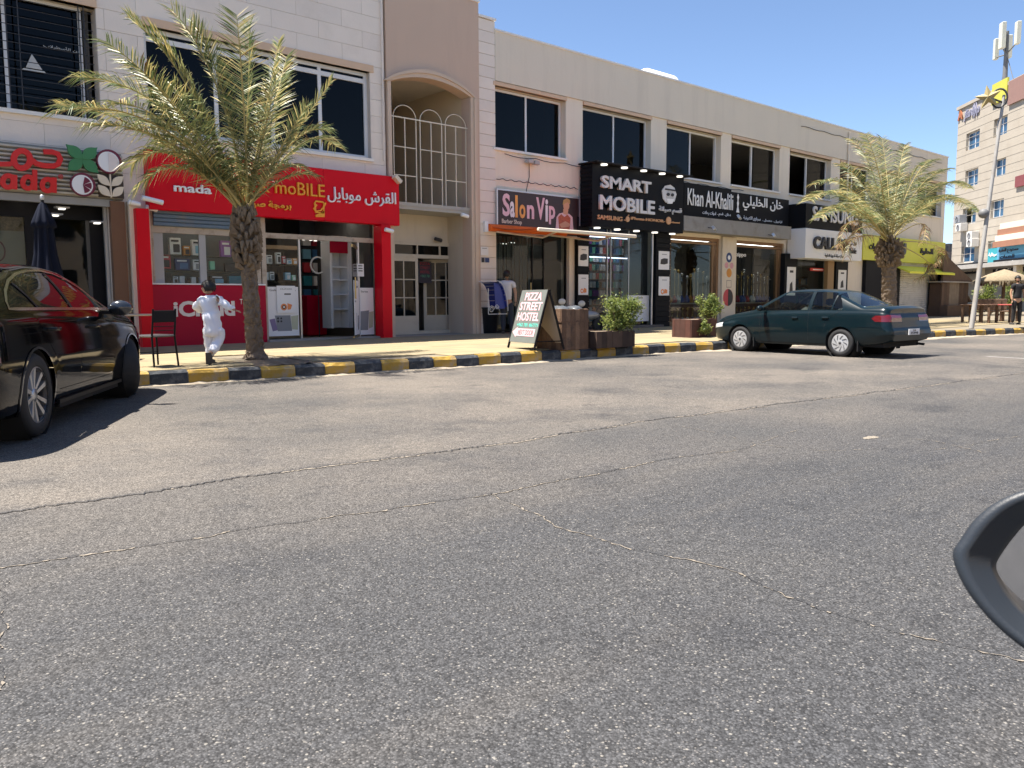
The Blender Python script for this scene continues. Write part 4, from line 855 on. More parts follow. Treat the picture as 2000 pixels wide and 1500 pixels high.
# barber glazing
YG2 = 17.62; gp = gops[0]; sf = MB(); frame_box(sf, gp[0], gp[1], .28, gp[3], YG2, .06, .05)
for px in (1040, 1062): x = P(px, 550, YG2)[0]; sf.box(x-.02, x+.02, YG2, YG2+.06, .3, gp[3])
f2 = obj('shopfront', sf, blackf, RW); t = MB(); t.box(gp[0]+.04, gp[1]-.04, YG2+.02, YG2+.03, .3, gp[3]-.04); obj('glass_pane', t, shopg, f2)
t = MB(); t.tube([(P(1037, 560, YG2-.05)[0], YG2-.05, 1.0), (P(1037, 560, YG2-.05)[0], YG2-.05, 1.7)], .015, 6); obj('door_handle', t, MATS['brass'], f2)
Bd = thing('vertical_blinds', 'grey vertical blinds hanging inside the barber window', 'blinds', (gp[0]+1, 18.0, .3)); bm_ = C_('blind_grey', (.22, .24, .25), rough=.7); x = gp[0]+.1
while x < gp[0]+1.75: t = MB(); t.box(x, x+.06, 18.0+.02*math.sin(x*40), 18.012+.02*math.sin(x*40), .5, gp[3]-.15); obj('blind_strip', t, bm_, Bd); x += .105
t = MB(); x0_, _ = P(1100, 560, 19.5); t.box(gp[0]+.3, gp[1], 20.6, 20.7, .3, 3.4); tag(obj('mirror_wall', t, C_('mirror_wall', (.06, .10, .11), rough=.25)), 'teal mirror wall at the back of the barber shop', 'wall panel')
for k, (px, py) in enumerate(((984, 476), (1000, 474), (1040, 460))):
    x, z = P(px, py, 18.6); t = MB(); t.box(x-.12, x+.12, 18.58, 18.62, z-.012, z+.012); tag(obj('ceiling_lamp_or_fill', t, lampm), 'short lit ceiling strip behind the barber window, '+ORD0[k]+' from the left', 'lamp', 'strip lamps in the barber shop')
# wall lamp, cable and papers on the barber wall
FL = sthing('flood_lamp', 'twin flood lamp with a dangling cable on the wall above the barber sign', 'wall lamp', 1040, 314, FY-.1)
t = MB(); x, z = P(1034, 315, FY-.15); t.bbox(x-.1, x+.08, FY-.24, FY-.1, z-.06, z+.05, .015); t.bbox(x+.14, x+.32, FY-.24, FY-.1, z-.08, z+.03, .015); obj('lamp_head', t, C_('lamp_grey', (.4, .4, .4)), FL); t = MB(); t.tube([P3 for P3 in [(x+.1, FY-.03, z), (x+.12, FY-.02, z-.4), (x+.0, FY-.02, z-.8), (x+.04, FY-.02, z-1.05)]], .009, 5); obj('cable', t, ink, FL)
t = MB(); t.box(x-.05, x+.28, FY-.1, FY-.002, z-.02, z+.02); obj('bracket', t, silver, FL)
poster('white paper notices stuck to the stone pier', 939, 482, 954, 499, FY-.055, [('p', [(.2, .8), (.8, .8), (.8, .88), (.2, .88)], grey)]); poster('black and white sign plate on the stone pier', 940, 503, 956, 513, FY-.055, [('p', [(.02, .02), (.4, .02), (.4, .98), (.02, .98)], ink), ('p', [(.45, .02), (.98, .02), (.98, .98), (.45, .98)], pk['navy'])])

# ---- smart mobile
YM = depth_for(1131, 1157, 380); x0, zt_ = P(1157, 319, YM); x1 = P(1335, 400, YM)[0]; zb_ = P(1335, 456, YM)[1]
S = thing('black_box_sign', 'big black box sign with raised silver letters over the accessory shop', 'shop sign', ((x0+x1)/2, YM, zb_))
t = MB(); t.bbox(x0, x1, YM, FY-.06, zb_, zt_, .01); obj('sign_box', t, black, S)
for k in range(14): z = zb_+(zt_-zb_)*(k+.5)/14; t = MB(); t.bbox(x0-.03, x0-.001, YM+.02, FY-.08, z-.045, z+.045, .008); obj('side_slat', t, black, S)
t = MB(); t.bbox(x0-.1, x1+.12, YM-.28, FY-.06, zt_, zt_+.05, .01); obj('top_canopy', t, blackf, S)
YL = YM-.004; silv = C_('silver_letter', (.62, .62, .63), rough=.35)
text('SMART', 1172, 342, 1269, 379, YL, silv, S, bold=.03, depth=.07); text('MOBILE', 1169, 380, 1276, 420, YL, silv, S, bold=.03, depth=.07)
brz = C_('bronze_letter', (.62, .34, .17), rough=.4)
text('SAMSUNG -', 1166, 419, 1221, 433, YL, brz, S, bold=.02, depth=.03); text('iPhone-HONOR-', 1231, 423, 1298, 435, YL, brz, S, bold=.02, depth=.03)
t = MB(); disc(t, 1225, 428, 3.6, YL, .03); disc(t, 1305, 431, 4.6, YL, .03); ppoly(t, [(1224, 423), (1227, 419), (1228, 421)], YL, .03); obj('round_emblem', t, brz, S); text('xiaomi', 1310, 432, 1327, 437, YL, brz, S, bold=.02, depth=.02)
text('قسم صيانة', 1286, 402, 1330, 421, YL, silv, S, ar=True, bold=.02, depth=.04)
for n_, pts, m, dd in (('scarf', [(1292, 372), (1298, 363), (1308, 361), (1316, 367), (1320, 380), (1316, 394), (1300, 396), (1294, 388)], silv, .03), ('face', ell(1307, 382, 7, 11, 18), C_('emblem_face', (.5, .5, .5)), .045), ('left_lens', ell(1303, 380, 3, 3.2, 12), ink, .055), ('right_lens', ell(1311, 381, 3, 3.2, 12), ink, .055), ('beard', [(1300, 388), (1314, 389), (1311, 398), (1303, 398)], wht, .05), ('band', [(1297, 371), (1317, 374), (1317, 371), (1298, 368)], ink, .05)):
    t = MB(); ppoly(t, pts, YL, dd); obj('emblem_'+n_, t, m, S)
for k in range(5):
    for zz_, yy in ((zt_-.02, YM-.15), (zb_-.03, YM+.12)):
        x = x0+.35+(x1-x0-.5)*k/4.3; t = MB(); t.lathe([(.001, -.02), (.1, -.02), (.1, .018), (.001, .018)], 14, Matrix.Translation((x, yy, zz_))); obj('downlight', t, lampm, S)
# pillars and glazing
for k, (pa, pb) in enumerate(((1128, 1151), (1281, 1309))):
    Yp = 17.36; xa_, xb_ = P(pa, 550, Yp)[0], P(pb, 550, Yp)[0]; zz = .27; i = 0
    pl = MB(); pl.box(xa_+.01, xb_-.01, Yp+.03, FY-.002, .27, zb_+.3); pc_ = obj('black_pillar', pl, black, RW)
    while zz < zb_: t = MB(); t.bbox(xa_, xb_, Yp, Yp+.03, zz+.005, min(zz+.17, zb_+.1), .008); obj('cladding_slat', t, black, pc_); zz += .175
    for q, (ya, yb) in enumerate(((480, 520), (536, 576)) if k == 0 else ((490, 527), (540, 577))):
        poster(('earbuds' if q == 0 else 'orange watch')+' poster on the black pillar '+('right of the orange awning' if k == 0 else 'right of the accessory shop door'), pa+2+k*4, ya, pb-2, yb, Yp-.02, [('p', [(.3, .8), (.75, .8), (.75, .84), (.3, .84)], grey)]+([('p', [(.15, .3), (.5, .28), (.85, .34), (.85, .6), (.5, .62), (.2, .55)], ink)] if q == 0 else [('o', .35, .2, .16, pinkg), ('o', .35, .2, .08, paper), ('p', [(.55, .35), (.8, .3), (.8, .12), (.5, .1)], pinkg)]))
gp = gops[1]; sf = MB(); frame_box(sf, gp[0], gp[1], .28, gp[3], YG2, .06, .04)
for px in (1186, 1193, 1228): x = P(px, 550, YG2)[0]; sf.box(x-.012, x+.012, YG2, YG2+.05, .3, gp[3])
f3 = obj('shopfront', sf, silver, RW); t = MB(); t.box(gp[0]+.04, gp[1]-.04, YG2+.02, YG2+.03, .3, gp[3]-.04); obj('glass_pane', t, shopg, f3)
t = MB(); x = P(1262+12, 550, 17.4)[0]; t.tube([(x, 17.42, .3), (x+.02, 17.42, zb_)], .03, 8); obj('steel_post', t, silver, f3)
t = MB(); t.box(gp[0], gp[1]+.1, 17.2, YG2, .2, .36); obj('door_step', t, C_('dark_step', (.10, .085, .08), rough=.6), RW)
poster('pale blue advertisement panel standing behind the accessory shop glass', 1226, 577, 1267, 627, YG2-.02, [('p', [(.3, .2), (.34, .2), (.4, .8), (.36, .8)], grey), ('p', [(.6, .25), (.64, .25), (.66, .7), (.62, .7)], grey), ('p', [(.3, .88), (.7, .88), (.7, .93), (.3, .93)], grey)])
RK = thing('accessory_rack', 'lit racks of packaged phone accessories inside the accessory shop', 'rack', ((gp[0]+gp[1])/2, 18.9, .3)); r_ = random.Random(8)
t = MB(); t.box(gp[0]+.1, gp[1]+2.7, 19.3, 19.35, .3, 3.6); obj('backboard', t, C_('rack_back', (.12, .14, .22), rough=.6), RK)
t = MB(); [t.box(gp[0]+.2, gp[1]+2.6, 18.95, 19.0, z-.01, z+.02) for z in (2.62, 3.3)]; obj('light_strip', t, C_('cool_glow', (.8, .85, 1), emit=(.75, .8, 1), es=1.6), RK)
x = gp[0]+.25
while x < gp[1]+2.6:
    for j in range(10):
        z = .45+j*.29; pcol = r_.choice([paper, paper, pk['blue'], pk['teal'], pk['green'], pk['lightblue'], pk['navy'], pk['black'], pk['purple'], pk['red']]); t = MB(); t.bbox(x, x+.13, 19.1+.05*r_.random(), 19.25, z, z+.2, .005); obj('package', t, pcol, RK)
    x += .17

# ---- khan
YK = 17.22; x0 = P(1336, 400, YK)[0]; x1 = P(1541, 420, YK)[0]; z1 = P(1336, 351, YK)[1]; z0 = P(1336, 423, YK)[1]
z1 = P(1541, 389, YK)[1]
S = thing('black_fascia_sign', 'long black fascia sign with white geometric lettering over the hookah shop', 'shop sign', ((x0+x1)/2, YK, z0))
t = MB(); xs_m = P(1428, 400, YK)[0]; t.bbox(x0, xs_m, YK, FY-.06, z0, z1+.05, .01); t.bbox(xs_m+.003, x1, YK+.02, FY-.06, z0, z1-.03, .01); obj('sign_panel', t, black, S)
YL = YK-.004; text('Khan Al-Khalili', 1343, 367, 1431, 411, YL, wht, S, bold=.005, depth=.015)
YL = YK+.016; text('خان الخليلي', 1451, 381, 1528, 420, YL, wht, S, ar=True, bold=.015, depth=.015)
YL = YK-.004; text('ادوات رحلات', 1372, 411, 1398, 422, YL, wht, S, ar=True, bold=.01, depth=.01); text('دخان . فحم .', 1401, 414, 1427, 425, YL, wht, S, ar=True, bold=.01, depth=.01)
YL = YK+.016; text('سجائر الكترونية', 1452, 421, 1485, 433, YL, wht, S, ar=True, bold=.01, depth=.01); text('اراجيل . معسل .', 1489, 427, 1527, 437, YL, wht, S, ar=True, bold=.01, depth=.01)
t = MB(); x, z = P(1441, 397, YL); t.prism([(x-.10, z-.33), (x+.10, z-.33), (x+.03, z-.12), (x+.06, z), (x+.02, z+.1), (x+.06, z+.22), (x, z+.34), (x-.06, z+.22), (x-.02, z+.1), (x-.06, z), (x-.03, z-.12)], YL-.012, YL); obj('hookah_emblem', t, wht, S)
gsl = C_('grey_canopy', (.27, .265, .25), rough=.8, stain=(.19, .17, .15), sscale=2, samt=.7)
Yc = 16.95; t = MB(); xc0, xc1 = P(1336, 440, Yc)[0]-.5, P(1545, 460, Yc)[0]; t.box(xc0+.5, xc1, Yc, FY-.06, P(1545, 468, Yc)[1], P(1545, 449, Yc)[1]+.12); obj('canopy_slab', t, gsl, RW)
brf = C_('brown_frame', (.24, .14, .07), rough=.55, var=.2, vs=6)
for gp, mids in ((gops[2], ()), (gops[3], ())):
    t = MB(); frame_box(t, gp[0], gp[1], .28, gp[3], 17.5+.06, .16, .11); t.box(gp[1]-.34, gp[1]-.27, 17.6, 17.72, .3, gp[3]-.1); t.box(gp[0]+.1, gp[1]-.1, 17.58, 17.68, gp[3]-.24, gp[3]-.16); f4 = obj('shopfront', t, brf, RW)
    t = MB(); t.box(gp[0]+.1, gp[1]-.3, YG2+.02, YG2+.03, .3, gp[3]-.2); obj('glass_pane', t, shopg, f4)
t = MB(); xa_, xb_ = P(1409, 560, 17.42)[0], P(1436, 560, 17.42)[0]; t.bbox(xa_, xb_, 17.40, FY-.002, .27, gops[2][3]+.08, .012); PW = obj('pale_pillar', t, C_('pillar_cream', (.66, .58, .46), rough=.7, stain=(.5, .40, .28), sscale=2, samt=.5), RW)
for nm, px, py, rp, mA, lab in (('sticker', 1424, 503, 5.5, pk['navy'], 'round navy sticker at the top of the pale pillar'), ('sticker', 1424, 533, 5, pk['orange'], 'orange leaf sticker in the middle of the pale pillar'), ('sticker', 1422, 581, 9.5, pk['red'], 'large round red and black sticker at the foot of the pale pillar')):
    st = sthing(nm, lab, 'sticker', px, py, 17.39); t = MB(); disc(t, px, py, rp, 17.398, .004); obj('print', t, mA, st)
    t = MB(); disc(t, px, py, rp*.98, 17.393, .003, -90, 90) if rp > 9 else disc(t, px, py, rp*.45, 17.393, .003); obj('inner_print', t, ink if rp > 9 else (wht if rp > 5.2 else pk['orange']), st)
st = sthing('sticker', 'pink floral twin sticker on the pale pillar', 'sticker', 1424, 519, 17.39); t = MB(); disc(t, 1419, 518, 3.4, 17.398, .004); disc(t, 1429, 519, 3.4, 17.398, .004); obj('print', t, C_('print_pink', (.6, .3, .33), var=.5, vs=40), st)
st = sthing('sticker', 'small grey framed sticker above the large round one', 'sticker', 1424, 554, 17.39); t = MB(); ribbon(t, [(1419, 548), (1428, 548), (1428, 561), (1419, 561)], .03, 17.398, .004, True); obj('print', t, C_('print_taupe', (.3, .24, .22)), st)
text('zippo', 1438, 493, 1457, 504, YG2+.01, wht, f4, depth=.004, bold=.02)
# hookahs, bottles on display
gold = C_('gold', (.62, .42, .14), rough=.25, metal=.9); chrome = C_('chrome', (.75, .75, .75), rough=.12, metal=1)
ORD = ['first', 'second', 'third', 'fourth', 'fifth', 'sixth', 'seventh', 'eighth', 'ninth', 'tenth', 'eleventh', 'twelfth', 'thirteenth', 'fourteenth', 'fifteenth', 'sixteenth', 'seventeenth', 'eighteenth', 'nineteenth', 'twentieth']
def hookah(x, y, z, h, mA, mB, lab, grp):
    o = thing('hookah', lab, 'hookah', (x, y, z), group=grp)
    t = MB(); t.lathe([(.001, 0), (.09, 0), (.11, .06), (.10, .14), (.05, .22), (.028, .27)], 12); lobj('base', t, mA, o)
    t = MB(); t.lathe([(.02, .27), (.035, .3), (.018, .34), (.018, h*.7), (.04, h*.72), (.018, h*.75), (.018, h*.9), (.05, h*.93), (.05, h), (.001, h)], 10); lobj('stem', t, mB, o)
    t = MB(); t.lathe([(.001, h*.905), (.09, h*.9), (.09, h*.91), (.001, h*.915)], 12); lobj('tray', t, mB, o); return o
r_ = random.Random(6); glc = [C_('hookah_red', (.35, .02, .03), rough=.15), C_('hookah_amber', (.5, .22, .03), rough=.15), C_('hookah_clear', (.5, .55, .55), rough=.1), C_('hookah_blue', (.05, .1, .3), rough=.15)]
for gi, gp in ((0, gops[2]), (1, gops[3])):
    ct = thing('display_table', ['pale display table in the left hookah shop window', 'pale display table in the right hookah shop window'][gi], 'table', ((gp[0]+gp[1])/2, 18.3, .28))
    t = MB(); t.box(gp[0]+.2, gp[1]+1.2, 18.05, 18.6, 1.02, 1.07); obj('table_top', t, C_('table_pale', (.5, .45, .36)), ct); t = MB(); t.box(gp[0]+.25, gp[1]+1.15, 18.1, 18.55, .28, 1.02); obj('cabinet', t, C_('table_dark', (.14, .05, .04)), ct)
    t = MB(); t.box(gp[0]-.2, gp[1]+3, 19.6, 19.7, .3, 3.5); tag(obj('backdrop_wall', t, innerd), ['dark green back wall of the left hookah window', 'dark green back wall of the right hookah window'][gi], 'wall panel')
    x = gp[0]+.3
    while x < gp[1]+1.1:
        gc = r_.choice(glc); sc_2 = r_.choice([gold, chrome, gold]); hookah(x, 18.2+.1*r_.random(), 1.07, .95+.35*r_.random(), gc, sc_2, f"{sc_2.name} stemmed hookah with {gc.name.split('_')[1]} base, {ORD[round((x-gp[0]-.3)/.24)]} from the left on the {['left', 'right'][gi]} window table", ['hookahs in the left hookah window', 'hookahs in the right hookah window'][gi]); x += .24
    x = gp[0]+.3
    while x < gp[1]-.4:
        gc = r_.choice(glc); hookah(x, 17.85, .30, .6, gc, gold, f"small {gc.name.split('_')[1]} floor hookah, {ORD[round((x-gp[0]-.3)/.3)]} from the left in the {['left', 'right'][gi]} hookah window", ['floor hookahs in the left window', 'floor hookahs in the right window'][gi]); x += .3
for k, (px, py) in enumerate(((1395, 446), (1444, 424), (1512, 460))):
    lb = ['silver flood lamp under the left end of the black fascia sign', 'silver flood lamp overlapping the small Arabic line of the fascia', 'silver flood lamp at the right end of the grey canopy'][k]; Yq = 16.7 if k != 1 else 16.85; x, z = P(px, py, Yq); o = thing('flood_lamp', lb, 'wall lamp', (x, Yq, z)); t = MB(); M_ = Matrix.Translation((x, Yq, z)) @ Matrix.Rotation(R(-35), 4, 'X') @ Matrix.Rotation(R(20), 4, 'Z')
    t.bbox(-.11, .11, -.04, .04, -.08, .08, .015); t.v = [tuple(M_ @ Vector(v)) for v in t.v]; obj('lamp_head', t, silver, o); t = MB(); t.tube([(x, Yq+.03, z), (x, Yc+.02, z+.05)] if k != 1 else [(x, Yq+.03, z), (x, YK, z-.05)], .014, 6); obj('bracket', t, ink, o)

for k, (xa_, xb_, Yq, lb) in enumerate(((gops[2][0]+.5, gops[2][0]+3.0, 18.0, 'long glowing strip added to light the left hookah display'), (gops[3][0]+.5, gops[3][0]+3.4, 18.0, 'long glowing strip added to light the right hookah display'), (P(560, 500, 19)[0], P(690, 500, 19)[0], 18.6, 'long glowing strip added to light the inside of the red phone shop'), (gops[0][0]+1.2, gops[0][0]+3.6, 19.4, 'long glowing strip added to light the back of the barber shop'), (gops[4][0]+.4, gops[4][0]+2.4, 18.6, 'long glowing strip added to light the shop under the white box sign'), (P(380, 500, 18.1)[0]-1, P(480, 500, 18.1)[0], 17.75, 'long glowing strip added to light the phone shop window display'))):
    t = MB(); t.box(xa_, xb_, Yq, Yq+.12, 3.30, 3.33); o = tag(obj('ceiling_lamp_or_fill', t, C_('lamp_bright', (.9, .9, .85), emit=(1, .95, .85), es=2.2)), lb, 'lamp')  # added glow strips that brighten the shop interiors
# ---- samsung / call me
YC = depth_for(1536, 1573, 450); x0, x1 = P(1573, 450, YC)[0], P(1684, 450, YC)[0]
za, zm, zb_ = P(1573, 396, YC)[1], P(1573, 445, YC)[1], P(1573, 504, YC)[1]
S = thing('stacked_box_sign', 'white box sign with black letters under a black panel with silver letters', 'shop sign', ((x0+x1)/2, YC, zb_))
t = MB(); t.bbox(x0, x1, YC, FY-.06, zm+.003, za, .012); obj('black_panel', t, black, S)
t = MB(); t.bbox(x0, x1, YC-.02, FY-.06, zb_, zm, .012); obj('white_panel', t, C_('white_panel', (.78, .79, .80), rough=.4, var=.02), S)
text('SAMSUNG', 1587, 402, 1674, 441, YC-.003, silv, S, bold=.02, depth=.04); text('CALL ME', 1588, 461, 1658, 491, YC-.025, ink, S, bold=.03, depth=.08)
text('كول مي', 1660, 472, 1673, 482, YC-.025, ink, S, ar=True, depth=.02); text('Mobile', 1658, 484, 1672, 496, YC-.025, ink, S, depth=.02); text('مركز صيانة لاجهزة الخلوية', 1611, 495, 1647, 505, YC-.025, ink, S, ar=True, depth=.01, bold=.01)
YQ = 17.3
for pa, pb, ya, yb, lab in ((1538, 1553, 521, 577, 'tall white phone poster left of the doorway under the white box sign'), (1638, 1652, 527, 566, 'narrow white poster on the dark post right of that doorway')):
    t = MB(); t.bbox(P(pa-6, 560, YQ)[0], P(pb+3, 560, YQ)[0], YQ, FY-.002, .27, zb_+.2, .01); obj('dark_post', t, black, RW)
    poster(lab, pa, ya, pb, yb, YQ-.02, [('p', [(.3, .1), (.7, .12), (.6, .5), (.35, .4)], ink), ('p', [(.3, .8), (.7, .8), (.7, .88), (.3, .88)], ink)])
t = MB(); gp = gops[4]; frame_box(t, gp[0], gp[1], .28, gp[3], 17.6, .08, .06); f5 = obj('shopfront', t, silver, RW); t = MB(); t.box(gp[0]+.05, gp[1]-.05, 17.63, 17.64, .3, gp[3]-.05); obj('glass_pane', t, shopg, f5)
t = MB(); t.bbox(P(1615, 560, 17.35)[0], P(1627, 560, 17.35)[0], 17.33, FY-.002, .27, zb_+.2, .01); obj('brown_post', t, C_('ochre_post', (.30, .19, .09), rough=.6), RW)
x0_, x1_, z0_, z1_ = rect(1583, 523, 1613, 530, 17.55); t = MB(); t.box(x0_, x1_, 17.56, 17.58, z0_, z1_); rs2 = tag(obj('red_strip_sign', t, C_('bright_red', (.6, .03, .02))), 'small red strip sign hanging in the doorway under the white box sign', 'sign'); panel('print', 1588, 525.5, 1608, 528, 17.552, .004, wht, rs2)
RK2 = thing('shelf_unit', 'white shelf unit of phone boxes inside the doorway under the white box sign', 'shelf', ((gp[0]+gp[1])/2, 19, .3)); t = MB(); t.box(gp[0], gp[1]+1.5, 19.3, 19.35, .3, 3.3); [t.box(gp[0], gp[1]+1.5, 19.0, 19.3, z, z+.03) for z in (.6, 1, 1.4, 1.8, 2.2)]; obj('case', t, C_('unit_grey', (.4, .42, .42)), RK2)
x = gp[0]+.3
while x < gp[1]+1.3:
    for z in (.63, 1.03, 1.43, 1.83): t = MB(); t.box(x, x+.14, 19.05, 19.2, z, z+.22+.08*r_.random()); obj('package', t, r_.choice([paper, pk['blue'], pk['lightblue'], pk['orange'], pk['green']]), RK2)
    x += .2
# ---- lime green sign and shutter
YV = 17.2; x0, x1 = P(1686, 480, YV)[0], P(1846, 490, YV)[0]; z1 = P(1846, 474, YV)[1]; z0 = P(1846, 517, YV)[1]
S = thing('lime_sign', 'lime green fascia sign with dark raised letters behind the far palm', 'shop sign', ((x0+x1)/2, YV, z0)); lime = C_('lime', (.66, .66, .06), rough=.45, var=.04)
for a, b in ((x0, x0+(x1-x0)*.36), (x0+(x1-x0)*.36, x0+(x1-x0)*.7), (x0+(x1-x0)*.7, x1)): t = MB(); t.bbox(a+.003, b-.003, YV, FY-.06, z0, z1, .01); obj('sign_panel', t, lime, S)
text('مكسرات', 1697, 474, 1722, 492, YV-.003, ink, S, ar=True, depth=.05, bold=.03); text('U', 1754, 474, 1768, 500, YV-.003, C_('dark_letter', (.12, .12, .12)), S, depth=.05, bold=.04); text('الحلوة', 1797, 484, 1821, 500, YV-.003, ink, S, ar=True, depth=.05, bold=.03)
t = MB(); [ppoly(t, [(a, 470), (a+4, 470), (a+4, 473), (a, 473)], YV-.003, .05) for a in (1755, 1763)]; obj('dots', t, ink, S)
Ya = 16.6; A2 = sthing('lime_awning', 'small lime yellow awning sloping over the grey roller shutter', 'awning', 1800, 520, 17.3); xa_, zt3 = P(1748, 518, FY-.2); xb_ = P(1835, 520, FY-.2)[0]; zf3 = P(1850, 533, Ya)[1]
t = MB(); t.add([(xa_, FY-.1, zt3), (xb_, FY-.1, zt3), (xb_+.2, Ya, zf3), (xa_, Ya, zf3), (xb_+.2, Ya, zf3-.1), (xa_, Ya, zf3-.1), (xa_, FY-.1, zt3-.02), (xb_, FY-.1, zt3-.02)], [(0, 3, 2, 1), (3, 5, 4, 2), (6, 7, 4, 5), (0, 6, 5, 3), (1, 2, 4, 7)]); obj('fabric', t, C_('lime_canvas', (.80, .78, .08), rough=.8), A2)
sh0, sh1 = P(1757, 570, 17.45)[0], P(1818, 580, 17.45)[0]; shm = C_('shutter_pale', (.66, .63, .58), rough=.5, stain=(.36, .33, .28), sscale=2); SHU = thing('roller_shutter', 'closed pale grey roller shutter behind the far palm trunk', 'shutter', ((sh0+sh1)/2, 17.45, .28)); z = .28
while z < 3.0: t = MB(); t.add([(sh0, 17.46, z), (sh1, 17.46, z), (sh1, 17.43, z+.05), (sh0, 17.43, z+.05), (sh1, 17.46, z+.1), (sh0, 17.46, z+.1)], [(0, 1, 2, 3), (3, 2, 4, 5)]); obj('slat', t, shm, SHU); z += .1
t = MB(); t.box(sh0-.01, sh1+.01, 17.47, 17.49, .28, 3.2); obj('backing', t, grey, SHU)
for pa, pb in ((1818, 1836), (1690, 1757)): t = MB(); t.bbox(P(pa, 580, 17.3)[0]+.02, P(pb, 580, 17.3)[0]-.02, 17.32, FY-.002, .27, z0+.2, .01); obj('dark_panel', t, C_('dark_navy', (.010, .011, .016), rough=.6, spec=.15), RW)
# ------------------------------------------------------------------ cars
def lerp_tab(tab, x):
    if x <= tab[0][0]: return tab[0][1]
    for (a, ya), (b, yb) in zip(tab, tab[1:]):
        if a <= x <= b:
            t = (x-a)/(b-a) if b > a else 0; return ya+(yb-ya)*t
    return tab[-1][1]
def smooth_tab(tab, x, h=.09):
    return sum(lerp_tab(tab, x+h*k)*w_ for k, w_ in ((-1, .2), (-.5, .2), (0, .2), (.5, .2), (1, .2)))
def inside(poly, a, b):
    c = False; n = len(poly)
    for i in range(n):
        (x1, y1), (x2, y2) = poly[i], poly[(i+1) % n]
        if (y1 > b) != (y2 > b) and a < (x2-x1)*(b-y1)/(y2-y1)+x1: c = not c
    return c
def grow(poly, d):
    n = len(poly); out = []; area = sum(poly[i][0]*poly[(i+1) % n][1]-poly[(i+1) % n][0]*poly[i][1] for i in range(n)); s = 1 if area > 0 else -1
    for i in range(n):
        p0, p1, p2 = Vector(poly[i-1]), Vector(poly[i]), Vector(poly[(i+1) % n]); e1 = (p1-p0).normalized(); e2 = (p2-p1).normalized()
        n1 = Vector((e1.y, -e1.x))*s; n2 = Vector((e2.y, -e2.x))*s; m = (n1+n2); m = m/max(.35, m.length_squared)*2 if m.length > 1e-6 else n1
        out.append(tuple(p1+m*d*(1 if True else 0)/1.0 if m.length < 2.2 else p1+n1*d))
    return out
